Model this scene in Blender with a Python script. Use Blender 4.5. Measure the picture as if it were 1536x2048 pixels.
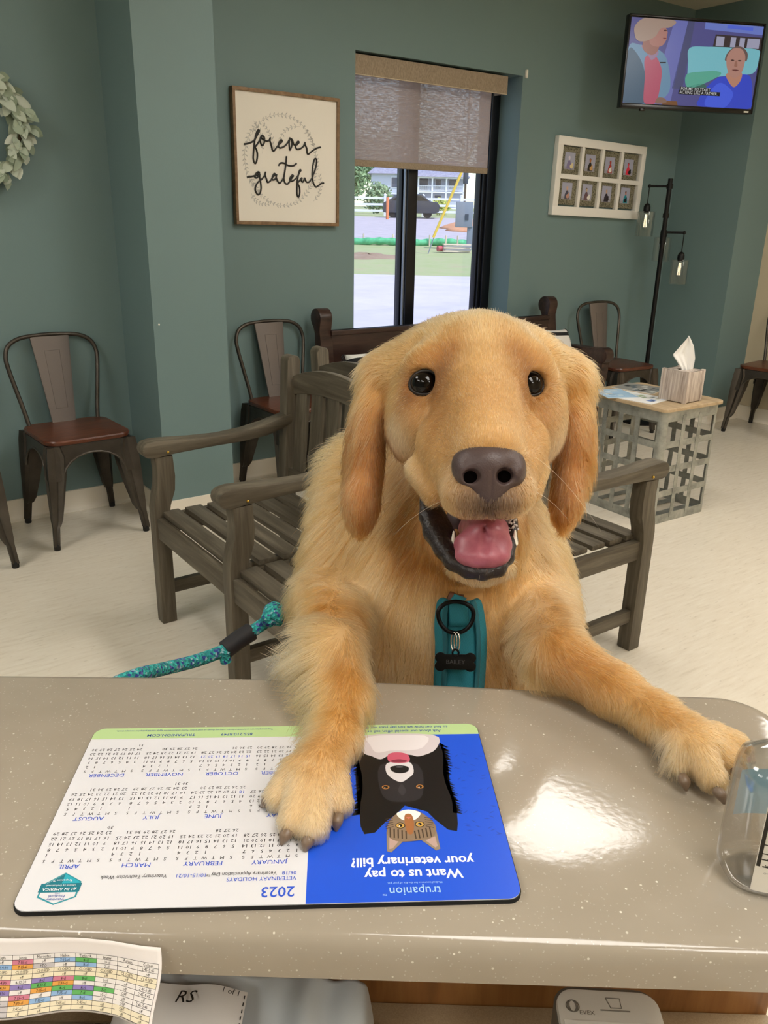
import bpy, bmesh, math, random
import numpy as np
from mathutils import Vector, Matrix, Quaternion

for _o in list(bpy.data.objects):
    bpy.data.objects.remove(_o)
SC = bpy.context.scene
COL = SC.collection
PI = math.pi
RND = random.Random(7)

# ------------------------------------------------------------------ camera
YAW, PITCH, ROLL, EYE = math.radians(35.94), math.radians(19.93), math.radians(1.193), 1.38
FPX = 1632.0
_cy, _sy = math.cos(YAW), math.sin(YAW)
_h = Vector((_sy, _cy, 0)); _r = Vector((_cy, -_sy, 0)); _z = Vector((0, 0, 1))
_fw = math.cos(PITCH) * _h - math.sin(PITCH) * _z
_up = math.sin(PITCH) * _h + math.cos(PITCH) * _z
_rt = math.cos(ROLL) * _r + math.sin(ROLL) * _up
_up2 = -math.sin(ROLL) * _r + math.cos(ROLL) * _up
cam_data = bpy.data.cameras.new('camera')
cam_data.sensor_fit = 'VERTICAL'
cam_data.sensor_height = 36.0
cam_data.lens = FPX / 2048.0 * 36.0
cam_data.clip_start = 0.02
cam_data.clip_end = 400
cam = bpy.data.objects.new('camera', cam_data)
COL.objects.link(cam)
cam.matrix_world = Matrix(((_rt.x, _up2.x, -_fw.x, 0), (_rt.y, _up2.y, -_fw.y, 0), (_rt.z, _up2.z, -_fw.z, EYE), (0, 0, 0, 1)))
SC.camera = cam

# ------------------------------------------------------------------ light and exposure
SC.view_settings.view_transform = 'Standard'
SC.view_settings.look = 'None'
SC.view_settings.gamma = 1.0
SC.view_settings.use_curve_mapping = False
SC.view_settings.exposure = 0.0
try:
    SC.cycles.max_bounces = 10
    SC.cycles.transparent_max_bounces = 12
    SC.cycles.sample_clamp_indirect = 6.0
    SC.cycles.use_denoising = True
except Exception:
    pass
FUR_DENSITY, FUR_SHADER = 1.0, 'hair'
PANEL_STRENGTH = 13.2
SUN_STRENGTH = 4.2
SKY_STRENGTH = 0.3
world = bpy.data.worlds.new('world')
SC.world = world
world.use_nodes = True
_wn = world.node_tree
_bg = _wn.nodes['Background']
_sky = _wn.nodes.new('ShaderNodeTexSky')
_sky.sky_type = 'NISHITA'
_sky.sun_disc = False
_sky.sun_elevation = math.radians(55)
_sky.sun_rotation = math.radians(200)
_wn.links.new(_sky.outputs[0], _bg.inputs[0])
_bg.inputs[1].default_value = SKY_STRENGTH
sun_data = bpy.data.lights.new('sun', 'SUN')
sun_data.energy = SUN_STRENGTH
sun_data.angle = math.radians(1.0)
sun_data.color = (1.0, 0.97, 0.93)
sun = bpy.data.objects.new('sun', sun_data)
COL.objects.link(sun)
sun.rotation_euler = (math.radians(38), 0, math.radians(25))

# ------------------------------------------------------------------ helpers
def lin(c):
    if isinstance(c, str):
        c = [int(c[i:i + 2], 16) / 255 for i in (0, 2, 4)]
    return tuple((x / 12.92 if x <= 0.04045 else ((x + 0.055) / 1.055) ** 2.4) for x in c)

class M:
    """small node-material builder"""
    def __init__(s, name, col='808080', rough=0.5, metal=0.0, spec=None, coat=0.0, trans=0.0, emit=None, es=0.0, ior=None, sheen=0.0):
        m = bpy.data.materials.new(name); m.use_nodes = True
        s.m = m; s.nt = m.node_tree; s.b = s.nt.nodes['Principled BSDF']
        s.b.inputs['Base Color'].default_value = (*lin(col), 1)
        s.b.inputs['Roughness'].default_value = rough
        s.b.inputs['Metallic'].default_value = metal
        if spec is not None: s.b.inputs['Specular IOR Level'].default_value = spec
        if coat: s.b.inputs['Coat Weight'].default_value = coat; s.b.inputs['Coat Roughness'].default_value = 0.08
        if trans: s.b.inputs['Transmission Weight'].default_value = trans
        if ior: s.b.inputs['IOR'].default_value = ior
        if sheen: s.b.inputs['Sheen Weight'].default_value = sheen
        if emit is not None:
            s.b.inputs['Emission Color'].default_value = (*lin(emit), 1); s.b.inputs['Emission Strength'].default_value = es
    def n(s, t, **k):
        x = s.nt.nodes.new('ShaderNode' + t)
        for a, v in k.items():
            if hasattr(x, a): setattr(x, a, v)
        return x
    def l(s, a, b): s.nt.links.new(a, b)
    def coord(s, kind='Object', scale=(1, 1, 1), rot=(0, 0, 0)):
        tc = s.n('TexCoord'); mp = s.n('Mapping')
        mp.inputs['Scale'].default_value = scale; mp.inputs['Rotation'].default_value = rot
        s.l(tc.outputs[kind], mp.inputs[0]); return mp.outputs[0]
    def noise(s, vec, scale=5, detail=4, rough=0.55, dist=0.0):
        x = s.n('TexNoise'); s.l(vec, x.inputs['Vector'])
        x.inputs['Scale'].default_value = scale; x.inputs['Detail'].default_value = detail
        x.inputs['Roughness'].default_value = rough; x.inputs['Distortion'].default_value = dist
        return x.outputs[0]
    def voro(s, vec, scale, feature='F1'):
        x = s.n('TexVoronoi'); x.feature = feature; s.l(vec, x.inputs['Vector']); x.inputs['Scale'].default_value = scale
        return x
    def ramp(s, fac, stops, interp='LINEAR'):
        r = s.n('ValToRGB'); r.color_ramp.interpolation = interp
        e = r.color_ramp.elements
        while len(e) < len(stops): e.new(0.5)
        for el, (p, c) in zip(e, stops):
            el.position = p; el.color = (*lin(c), 1) if not isinstance(c, (int, float)) else (c, c, c, 1)
        s.l(fac, r.inputs[0]); return r.outputs[0]
    def mix(s, fac, a, b, mode='MIX'):
        x = s.n('MixRGB'); x.blend_type = mode
        for i, v in ((0, fac), (1, a), (2, b)):
            if isinstance(v, (int, float)): x.inputs[i].default_value = v if i == 0 else (v, v, v, 1)
            elif isinstance(v, str): x.inputs[i].default_value = (*lin(v), 1)
            else: s.l(v, x.inputs[i])
        return x.outputs[0]
    def math(s, op, a, b=0.0):
        x = s.n('Math'); x.operation = op
        for i, v in ((0, a), (1, b)):
            if isinstance(v, (int, float)): x.inputs[i].default_value = v
            else: s.l(v, x.inputs[i])
        return x.outputs[0]
    def color(s, c): s.l(c, s.b.inputs['Base Color']); return s
    def rough(s, c): s.l(c, s.b.inputs['Roughness']); return s
    def bump(s, h, strength=0.2, dist=0.01):
        x = s.n('Bump'); x.inputs['Strength'].default_value = strength; x.inputs['Distance'].default_value = dist
        s.l(h, x.inputs['Height']); s.l(x.outputs[0], s.b.inputs['Normal']); return s

MATS = {}
def mat(name, *a, **k):
    if name not in MATS: MATS[name] = M(name, *a, **k).m
    return MATS[name]

def finish(name, bm, m, parent=None, smooth=False, loc=None, rotz=0.0):
    me = bpy.data.meshes.new(name)
    bmesh.ops.recalc_face_normals(bm, faces=bm.faces[:])
    bm.to_mesh(me); bm.free()
    for x in (m if isinstance(m, (list, tuple)) else [m]): me.materials.append(x)
    if smooth:
        me.polygons.foreach_set('use_smooth', [True] * len(me.polygons))
    o = bpy.data.objects.new(name, me); COL.objects.link(o)
    if loc is not None: o.location = loc
    o.rotation_euler.z = rotz
    if parent is not None: o.parent = parent
    if smooth == 'auto':
        try: me.set_sharp_from_angle(angle=math.radians(38))
        except Exception: pass
    return o

class B(object):
    """bmesh collector"""
    def __init__(s): s.bm = bmesh.new()
    def build(s, name, m, parent=None, smooth='auto', loc=None, rotz=0.0):
        return finish(name, s.bm, m, parent, smooth, loc, rotz)
    def _add(s, t, mi=0, mx=None):
        if mx is not None: bmesh.ops.transform(t, matrix=mx, verts=t.verts)
        vm = {}
        for v in t.verts: vm[v] = s.bm.verts.new(v.co)
        for f in t.faces:
            try:
                nf = s.bm.faces.new([vm[v] for v in f.verts]); nf.material_index = mi or f.material_index
            except ValueError: pass
        t.free(); return s
    def box(s, lo, hi, bev=0.0, mi=0, mx=None, seg=2):
        t = bmesh.new()
        bmesh.ops.create_cube(t, size=1)
        for v in t.verts:
            v.co = Vector([lo[i] if v.co[i] < 0 else hi[i] for i in range(3)])
        if bev > 0:
            bmesh.ops.bevel(t, geom=t.edges[:], offset=bev, segments=seg, profile=0.6, affect='EDGES')
        return s._add(t, mi, mx)
    def bar(s, a, b, w, h, up=(0, 0, 1), bev=0.0, mi=0):
        """rectangular bar from a to b, w across, h along up"""
        a, b = Vector(a), Vector(b); d = b - a; L = d.length; d.normalize()
        u = Vector(up); u = (u - d * u.dot(d)).normalized(); r = d.cross(u)
        mx = Matrix(((r.x, d.x, u.x, a.x), (r.y, d.y, u.y, a.y), (r.z, d.z, u.z, a.z), (0, 0, 0, 1)))
        return s.box((-w / 2, 0, -h / 2), (w / 2, L, h / 2), bev, mi, mx)
    def tube(s, pts, r, n=10, closed=False, caps=True, mi=0, flat=None, up=None):
        """round tube through pts; r scalar or list; flat=(sx,sy) scales the section"""
        P = [Vector(p) for p in pts]; N = len(P)
        rr = r if isinstance(r, (list, tuple)) else [r] * N
        T = []
        for i in range(N):
            if closed: d = P[(i + 1) % N] - P[i - 1]
            else: d = P[min(i + 1, N - 1)] - P[max(i - 1, 0)]
            T.append(d.normalized() if d.length > 1e-9 else Vector((0, 0, 1)))
        u = Vector(up) if up else (Vector((0, 0, 1)) if abs(T[0].z) < 0.9 else Vector((1, 0, 0)))
        u = (u - T[0] * u.dot(T[0])).normalized()
        rings = []; fx, fy = flat or (1, 1)
        for i in range(N):
            if i and not up:
                ax = T[i - 1].cross(T[i])
                if ax.length > 1e-7: u = Quaternion(ax.normalized(), T[i - 1].angle(T[i])) @ u
            elif up:
                u = Vector(up)
            u = (u - T[i] * u.dot(T[i])).normalized(); w = T[i].cross(u)
            rings.append([s.bm.verts.new(P[i] + (w * math.cos(2 * PI * k / n) * fx + u * math.sin(2 * PI * k / n) * fy) * rr[i]) for k in range(n)])
        R = range(N) if closed else range(N - 1)
        for i in R:
            A, Bq = rings[i], rings[(i + 1) % N]
            for k in range(n):
                f = s.bm.faces.new((A[k], A[(k + 1) % n], Bq[(k + 1) % n], Bq[k])); f.material_index = mi
        if caps and not closed:
            for ring in (rings[0], rings[-1]):
                f = s.bm.faces.new(ring); f.material_index = mi
        return s
    def loft(s, rings, mi=0, closed=True, caps=True):
        R = [[s.bm.verts.new(Vector(p)) for p in ring] for ring in rings]; n = len(R[0])
        for A, Bq in zip(R, R[1:]):
            for k in range(n if closed else n - 1):
                f = s.bm.faces.new((A[k], A[(k + 1) % n], Bq[(k + 1) % n], Bq[k])); f.material_index = mi
        if caps and closed:
            for ring in (R[0], R[-1]):
                f = s.bm.faces.new(ring); f.material_index = mi
        return s
    def lathe(s, prof, c=(0, 0, 0), n=20, mi=0, caps=True):
        return s.loft([[(c[0] + r * math.cos(2 * PI * k / n), c[1] + r * math.sin(2 * PI * k / n), c[2] + z) for k in range(n)] for r, z in prof], mi, caps=caps)
    def prism(s, poly, o, u, v, depth, mi=0, bev=0.0):
        """polygon poly[(a,b)] at o + a*u + b*v, extruded by vector depth"""
        o, u, v, d = Vector(o), Vector(u), Vector(v), Vector(depth)
        t = bmesh.new()
        A = [t.verts.new(o + u * a + v * b) for a, b in poly]; Bq = [t.verts.new(o + u * a + v * b + d) for a, b in poly]
        n = len(poly)
        t.faces.new(A); t.faces.new(Bq[::-1])
        for k in range(n): t.faces.new((A[k], Bq[k], Bq[(k + 1) % n], A[(k + 1) % n]))
        if bev > 0:
            bmesh.ops.recalc_face_normals(t, faces=t.faces[:])
            ed = [e for e in t.edges if len(e.link_faces) == 2 and e.calc_face_angle(0) > 0.6]
            bmesh.ops.bevel(t, geom=ed, offset=bev, segments=2, profile=0.6, affect='EDGES')
        return s._add(t, mi)
    def poly(s, pts, mi=0):
        f = s.bm.faces.new([s.bm.verts.new(Vector(p)) for p in pts]); f.material_index = mi; return s
    def grid(s, fn, nu, nv, mi=0):
        V = [[s.bm.verts.new(Vector(fn(i / nu, j / nv))) for j in range(nv + 1)] for i in range(nu + 1)]
        for i in range(nu):
            for j in range(nv):
                f = s.bm.faces.new((V[i][j], V[i + 1][j], V[i + 1][j + 1], V[i][j + 1])); f.material_index = mi
        return s
    def ball(s, c, r, u=16, v=10, mi=0, sc=(1, 1, 1)):
        t = bmesh.new(); bmesh.ops.create_uvsphere(t, u_segments=u, v_segments=v, radius=r)
        for x in t.verts: x.co = Vector((x.co.x * sc[0] + c[0], x.co.y * sc[1] + c[1], x.co.z * sc[2] + c[2]))
        return s._add(t, mi)
    def text(s, txt, size, mx, mi=0, align='CENTER', depth=0.0, bold=0.0, xs=1.0, res=2, shear=0.0):
        cu = bpy.data.curves.new('t', 'FONT'); cu.body = txt; cu.size = size; cu.align_x = align; cu.align_y = 'CENTER'
        cu.resolution_u = res; cu.offset = bold; cu.extrude = depth; cu.shear = shear
        o = bpy.data.objects.new('t', cu); COL.objects.link(o)
        dg = bpy.context.evaluated_depsgraph_get(); me = o.evaluated_get(dg).to_mesh()
        t = bmesh.new(); t.from_mesh(me); o.evaluated_get(dg).to_mesh_clear()
        bpy.data.objects.remove(o); bpy.data.curves.remove(cu)
        if xs != 1.0:
            for v in t.verts: v.co.x *= xs
        return s._add(t, mi, mx)

def catmull(pts, per=8, closed=False):
    P = [Vector(p) for p in pts]; n = len(P); out = []
    for i in range(n if closed else n - 1):
        g = lambda k: P[k % n] if closed else P[max(0, min(n - 1, k))]
        a, b, c, d = g(i - 1), g(i), g(i + 1), g(i + 2)
        for j in range(per):
            t = j / per
            out.append(0.5 * ((2 * b) + (c - a) * t + (2 * a - 5 * b + 4 * c - d) * t * t + (3 * b - a - 3 * c + d) * t ** 3))
    if not closed: out.append(P[-1])
    return out

def tag(o, label=None, cat=None, group=None, kind=None):
    if label: o['label'] = label
    if cat: o['category'] = cat
    if group: o['group'] = group
    if kind: o['kind'] = kind
    return o

def thing(name, label, cat, loc=(0, 0, 0), rotz=0.0, group=None):
    o = bpy.data.objects.new(name, None); COL.objects.link(o)
    o.empty_display_size = 0.1
    o.location = loc; o.rotation_euler = (0, 0, rotz)
    return tag(o, label, cat, group)

def dup(root, loc, rotz, label=None, group=None):
    r = root.copy(); COL.objects.link(r); r.location = loc; r.rotation_euler = (0, 0, rotz)
    if label: r['label'] = label
    if group: r['group'] = group
    for ch in list(root.children):
        c = ch.copy(); COL.objects.link(c); c.parent = r
        for g in list(ch.children):
            d = g.copy(); COL.objects.link(d); d.parent = c
    return r

def struct(o): o['kind'] = 'structure'; return o
def CW(a, b, z=0.0):   # camera-heading frame: a to the right, b ahead
    return Vector((a * _cy + b * _sy, -a * _sy + b * _cy, z))
# ------------------------------------------------------------------ room materials
def make_wall_paint(name, c, bump=0.12):
    w = M(name, c, 0.55, spec=0.35)
    v = w.coord('Object')
    w.color(w.mix(w.ramp(w.noise(v, 1.3, 3), [(0.3, 0.0), (0.7, 1.0)]), c, tuple_shift(c, 0.985)))
    w.bump(w.noise(v, 180, 2, 0.5), bump, 0.002)
    return w.m
def tuple_shift(c, k):
    return ''.join('%02x' % max(0, min(255, int(int(c[i:i + 2], 16) * k))) for i in (0, 2, 4))
WALL = make_wall_paint('teal_wall_paint', '738a8a')
BEIGE = make_wall_paint('beige_wall_paint', 'cfc0a4')
_f = M('vinyl_floor', 'd8cebb', 0.22, spec=0.45)
_v = _f.coord('Object', (1, 1, 1), (0, 0, math.radians(32)))
_st = _f.coord('Object', (9, 70, 1), (0, 0, math.radians(32)))
_n1 = _f.ramp(_f.noise(_st, 1.0, 4, 0.6), [(0.28, 'd8cdba'), (0.42, 'e2d8c6'), (0.6, 'e6ddcc'), (0.8, 'ebe4d5')])
_sp = _f.ramp(_f.noise(_f.coord('Object', (26, 110, 1), (0, 0, math.radians(32))), 1.0, 2, 0.5), [(0.66, 0.0), (0.72, 1.0)])
_f.color(_f.mix(_f.math('MULTIPLY', _sp, 0.3), _n1, 'a3937a'))
_f.bump(_f.noise(_v, 60, 2), 0.03, 0.002)
FLOOR = _f.m
COVE = mat('cream_cove_base', 'ece3d2', 0.3)
CEIL = make_wall_paint('ceiling_paint', 'd8d0b8')
BLACKAL = mat('black_aluminium', '14161c', 0.35, metal=0.3)
GREYAL = mat('grey_gasket', '8d949c', 0.4, metal=0.5)

YB, XR, ZC = 3.92, 5.34, 2.72
WX0, WX1, WZ0, WZ1, WD = 2.602, 3.787, 0.62, 2.172, 0.21
b = B()
T = 0.26
b.box((-4, YB, 0), (WX0, YB + T, ZC)); b.box((WX1, YB, 0), (XR + T, YB + T, ZC))
b.box((WX0, YB, 0), (WX1, YB + T, WZ0)); b.box((WX0, YB, WZ1), (WX1, YB + T, ZC))
bmesh.ops.remove_doubles(b.bm, verts=b.bm.verts[:], dist=1e-5)
struct(b.build('wall_back', WALL, smooth=False))
b = B(); b.box((1.29, 3.515, 0), (1.635, YB, ZC)); struct(b.build('wall_pilaster', WALL, smooth=False))
b = B(); b.box((XR, 3.5, 0), (XR + T, YB, ZC)); struct(b.build('wall_right', WALL, smooth=False))
b = B(); b.box((XR, 3.37, 0), (5.712, 3.5, ZC)); struct(b.build('wall_return', WALL, smooth=False))
b = B(); b.box((5.712, -3.2, 0), (5.712 + T, 3.37 + T, ZC)); struct(b.build('wall_beige', BEIGE, smooth=False))
b = B(); b.box((-4, -3.2 - T, 0), (5.712 + T, -3.2, ZC)); struct(b.build('wall_front', BEIGE, smooth=False))
b = B(); b.box((-4 - T, -3.2 - T, 0), (-4, YB + T, ZC)); struct(b.build('wall_left', WALL, smooth=False))
b = B(); b.box((-4 - T, -3.2 - T, -0.1), (5.712 + T, YB + T, 0)); struct(b.build('floor', FLOOR, smooth=False))
b = B(); b.box((-4 - T, -3.2 - T, ZC), (5.712 + T, YB + T, ZC + 0.12)); struct(b.build('ceiling', CEIL, smooth=False))

def cove(name, pts):
    b = B(); prof = [(0, 0.102), (0.006, 0.1), (0.006, 0.03), (0.009, 0.016), (0.017, 0.007), (0.028, 0.0015), (0.028, 0), (0, 0)]
    P = [Vector((x, y, 0)) for x, y in pts]; rings = []
    for i, p in enumerate(P):
        d0 = (P[i] - P[i - 1]).normalized() if i else (P[1] - P[0]).normalized()
        d1 = (P[i + 1] - P[i]).normalized() if i < len(P) - 1 else d0
        n0 = Vector((d0.y, -d0.x, 0)); n1 = Vector((d1.y, -d1.x, 0)); m = (n0 + n1).normalized(); k = 1 / max(0.3, m.dot(n0))
        rings.append([p + m * a * k + Vector((0, 0, z)) for a, z in prof])
    b.loft(rings); return struct(b.build(name, COVE))
cove('baseboard_back', [(-3.99, YB), (1.29, YB), (1.29, 3.515), (1.635, 3.515), (1.635, YB), (XR, YB), (XR, 3.37), (5.712, 3.37), (5.712, -3.19)])

# window: black frame set deep in the reveal, mullion, two panes
yw = YB + WD
b = B()
b.box((WX0, yw - 0.02, WZ0), (WX0 + 0.012, yw + 0.05, WZ1)); b.box((WX1 - 0.066, yw - 0.03, WZ0), (WX1, yw + 0.05, WZ1), 0.004)
b.box((WX1 - 0.088, yw - 0.012, WZ0), (WX1 - 0.066, yw + 0.05, WZ1), 0.003); b.box((WX1 - 0.100, yw + 0.004, WZ0), (WX1 - 0.088, yw + 0.05, WZ1), 0.002)
b.box((WX0, yw - 0.02, WZ0), (WX1, yw + 0.05, WZ0 + 0.07), 0.004); b.box((WX0, yw - 0.02, WZ1 - 0.07), (WX1, yw + 0.05, WZ1), 0.004)
MXC = 3.115
b.box((MXC - 0.028, yw - 0.045, WZ0), (MXC + 0.042, yw - 0.0, WZ1), 0.004); b.box((MXC - 0.042, yw, WZ0), (MXC + 0.046, yw + 0.05, WZ1), 0.004)
w1 = struct(b.build('window_1', BLACKAL))
b = B(); b.box((MXC - 0.038, yw - 0.03, WZ0 + 0.02), (MXC - 0.0285, yw - 0.012, WZ1 - 0.02), 0.002); b.build('gasket', GREYAL, w1)
GLASS = M('window_glass', 'ffffff', 0.0, trans=1.0, ior=1.45)
_tr = GLASS.n('BsdfTransparent'); _mx = GLASS.n('MixShader'); _gl = GLASS.n('BsdfGlossy'); _gl.inputs['Roughness'].default_value = 0.02
_mx.inputs[0].default_value = 0.05
GLASS.l(_tr.outputs[0], _mx.inputs[1]); GLASS.l(_gl.outputs[0], _mx.inputs[2]); GLASS.l(_mx.outputs[0], GLASS.nt.nodes['Material Output'].inputs[0])
for x0, x1 in ((WX0 + 0.012, MXC - 0.05), (MXC + 0.05, WX1 - 0.09)):
    b = B(); b.box((x0, yw + 0.018, WZ0 + 0.06), (x1, yw + 0.024, WZ1 - 0.06)); b.build('pane', GLASS.m, w1, smooth=False)

# roller blind in the reveal
bl = thing('roller_blind', 'beige woven roller blind half lowered over the window', 'blind', ((WX0 + WX1) / 2, YB + 0.08, WZ1))
_c = M('blind_fabric', 'a39284', 0.9)
_va = _c.coord('Object', (30, 30, 500)); _vb = _c.coord('Object', (420, 420, 60))
_k = _c.mix(0.5, _c.noise(_va, 1, 3), _c.noise(_vb, 1, 3))
_cc = _c.ramp(_k, [(0.32, 'b5a59b'), (0.5, 'cfbfb4'), (0.68, 'e6dcd4')])
_c.color(_cc)
_td = _c.n('BsdfTranslucent'); _c.l(_cc, _td.inputs[0]); _ms = _c.n('MixShader'); _ms.inputs[0].default_value = 0.62
_tt = _c.n('BsdfTransparent'); _ms2 = _c.n('MixShader')
_c.l(_c.ramp(_k, [(0.44, 0.04), (0.62, 0.42)]), _ms2.inputs[0])
_c.l(_c.b.outputs[0], _ms.inputs[1]); _c.l(_td.outputs[0], _ms.inputs[2])
_c.l(_ms.outputs[0], _ms2.inputs[1]); _c.l(_tt.outputs[0], _ms2.inputs[2])
_c.l(_ms2.outputs[0], _c.nt.nodes['Material Output'].inputs[0])
VAL = M('valance_fabric', '9a8a74', 0.9); _v = VAL.coord('Object', (300, 300, 90)); VAL.color(VAL.ramp(VAL.noise(_v, 1, 3), [(0.3, '8a7a66'), (0.7, 'ab9a84')]))
x0, x1 = WX0 - bl.location.x + 0.003, 3.683 - bl.location.x
b = B(); b.box((x0, -0.065, -0.105), (x1, -0.057, -0.012), 0.002); b.box((x0, -0.057, -0.02), (x1, 0.06, -0.012)); b.box((x1 - 0.006, -0.057, -0.105), (x1, 0.04, -0.012)); b.build('valance', VAL.m, bl)
b = B(); b.box((x0, -0.0655, -0.108), (x1, -0.056, -0.104), 0.001); b.build('valance_edge', mat('pale_trim', 'c9b89c', 0.6), bl)
b = B(); b.tube([(x0 + 0.01, 0.0, -0.06), (x1 - 0.06, 0.0, -0.06)], 0.022, 14); b.build('roller', VAL.m, bl)
zb = -0.535
b = B(); b.box((x0 + 0.004, 0.021, zb), (x1 - 0.045, 0.0225, -0.06)); b.build('fabric', _c.m, bl, smooth=False)
b = B(); b.box((x0 + 0.004, 0.016, zb - 0.004), (x1 - 0.045, 0.028, zb + 0.03), 0.004); b.build('hem_bar', VAL.m, bl)
b = B(); b.box((3.799, YB - 0.016, 2.16), (3.813, YB, 2.205), 0.004); tag(b.build('cord_clip', mat('white_plastic', 'ece8dc', 0.4)), 'small white plastic clip at the upper right corner of the window', 'clip')

# ceiling light panels
DIFF = M('lit_diffuser', 'ffffff', 0.5, emit='fbf7f0', es=PANEL_STRENGTH).m
FRM = mat('white_fixture_metal', 'e8e6e0', 0.4)
panel0 = None
PANELS = [(2.25, 1.85), (2.25, -0.6), (-0.95, 2.3), (0.2, -0.6), (4.3, 1.2), (-2.4, 1.2), (-1.9, -0.6), (4.3, -1.2), (0.2, -2.3)]
for i, (x, y) in enumerate(PANELS):
    if panel0 is None:
        panel0 = thing('ceiling_light', 'flat white lit ceiling light panel with thin metal frame', 'ceiling light', (x, y, ZC), 0, 'ceiling light panels')
        b = B(); b.box((-0.3, -0.6, -0.012), (0.3, 0.6, 0.0), 0.002); b.build('frame', FRM, panel0)
        b = B(); b.box((-0.275, -0.575, -0.0135), (0.275, 0.575, -0.0115)); b.build('diffuser', DIFF, panel0, smooth=False)
    else:
        dup(panel0, (x, y, ZC), 0)
b = B(); b.lathe([(0.004, 0), (0.004, 0.002), (0.002, 0.003), (0.0005, 0.0032)], n=10)
o = b.build('wall_nail', mat('white_plastic')); o.location = (1.315, 3.515, 0.916); o.rotation_euler = (PI / 2, 0, 0)
tag(o, 'small bright nail head in the teal pilaster', 'nail')
# ------------------------------------------------------------------ outside, seen through the window
OA = math.radians(38.5); _od = Vector((math.sin(OA), math.cos(OA), 0)); _ow = Vector((math.cos(OA), -math.sin(OA), 0))
def OW(s, w, z=0.0): return _od * s + _ow * w + Vector((0, 0, z))
PROF = [(4.6, -0.15), (20, 0.08), (20.4, 0.11), (25, 0.29), (29, 0.45), (31, 0.51), (42, 0.93), (54, 1.34), (57, 1.46), (110, 2.3), (180, 3.2)]
def gz(s):
    for (a, za), (c, zc) in zip(PROF, PROF[1:]):
        if s <= c: return za + (zc - za) * max(0, (s - a)) / (c - a)
    return PROF[-1][1]
def ground_strip(name, s0, s1, m, lift=0.0, w0=-45, w1=45):
    b = B(); n = max(2, int((s1 - s0) / 1.5)); 
    b.grid(lambda u, v: OW(s0 + (s1 - s0) * u, w0 + (w1 - w0) * v, gz(s0 + (s1 - s0) * u) + lift), n, 6); o = b.build(name, m, smooth=True); return struct(o)
_a = M('pale_asphalt', 'b9b6c4', 0.9); _v = _a.coord('Object'); _a.color(_a.mix(_a.noise(_v, 0.8, 6, 0.7), 'a29fae', 'cfcbd8')); ASPH = _a.m
_a = M('lawn_grass', '8a9a6a', 1.0); _v = _a.coord('Object'); _a.color(_a.ramp(_a.noise(_v, 1.4, 6, 0.75), [(0.3, 'a0957c'), (0.45, '9aa27c'), (0.7, '8f9f6e')])); LAWN = _a.m
_a = M('gravel_yard', 'a9a4b4', 1.0); _v = _a.coord('Object'); _a.color(_a.mix(_a.noise(_v, 2.5, 6, 0.7), '8f8a98', 'c0bac4')); GRAV = _a.m
_a = M('red_clay', 'c08a68', 1.0); _v = _a.coord('Object'); _a.color(_a.mix(_a.noise(_v, 1.5, 5, 0.7), 'a8704e', 'd4a486')); CLAY = _a.m
_a = M('bare_dirt', '8a7464', 1.0); _v = _a.coord('Object'); _a.color(_a.mix(_a.noise(_v, 1.5, 5, 0.7), '6e5a4c', 'a89484')); DIRT = _a.m
ground_strip('ground_asphalt', 2.0, 20, ASPH); ground_strip('ground_lawn', 20, 31, LAWN); ground_strip('ground_gravel', 31, 54, GRAV); ground_strip('ground_verge', 54, 180, LAWN, 0, -80, 80)
b = B(); b.box((-0.11, 0, 0), (0.11, 90, 0.06), 0.01)
def mound(name, label, cat, s, w, rs, rw, hgt, m, seed):
    R = random.Random(seed); b = B(); n = 26; rings = []
    for k in range(6):
        f_ = 1 - k / 5; ring = []
        for q in range(n):
            a = 2 * PI * q / n; wob = 1 + 0.18 * math.sin(3 * a + seed) + 0.08 * math.sin(7 * a)
            p = OW(s + rs * f_ * wob * math.sin(a), w + rw * f_ * wob * math.cos(a)); p.z = gz(s + rs * f_ * wob * math.sin(a)) - 0.04 + hgt * (1 - f_ ** 2) * (1 + 0.2 * math.sin(5 * a + k)); ring.append(p)
        rings.append(ring)
    b.loft(rings); return tag(b.build(name, m, smooth=True), label, cat)
mound('clay_mound', 'orange clay bank beyond the green sock outside', 'dirt mound', 40.5, 2.1, 2.4, 1.75, 0.40, CLAY, 1)
mound('dirt_patch', 'bare brown dirt patch in the lawn left of the window mullion', 'dirt patch', 24.6, -1.7, 1.3, 1.15, 0.12, DIRT, 2)
_a = M('green_sock', '3fa070', 0.7); _a.color(_a.ramp(_a.noise(_a.coord('Object', (1, 1, 1)), 6, 3), [(0.3, '2f8a5e'), (0.7, '58b88a')]))
b = B(); pts = [OW(29.4 + 0.7 * math.sin(w_ * 0.9) * 0.5, w_, gz(29.4) + 0.10 + 0.02 * math.sin(w_ * 3)) for w_ in np.linspace(-2.55, 1.55, 50)]
b.tube(pts, [0.12 + 0.015 * math.sin(k * 1.3) for k in range(50)], 10); tag(b.build('erosion_sock', _a.m, smooth=True), 'long green erosion control sock lying across the lawn outside', 'erosion sock')
STK = mat('pale_stake_wood', 'cdbfae', 0.8)
for k, w_ in enumerate((-2.2, -1.2, 0.05, 0.6, 1.0)):
    p = OW(29.25, w_, gz(29.25) - 0.1); b = B(); b.box((-0.02, -0.02, 0), (0.02, 0.02, 0.45)); o = b.build('wooden_stake', STK, None); o.location = p
    tag(o, 'pale wooden stake at the green erosion sock, ' + ('nearest its left end', 'second from its left end', 'just right of the window mullion', 'second from its right end', 'nearest its right end')[k], 'stake', 'stakes along the green erosion sock')
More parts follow.
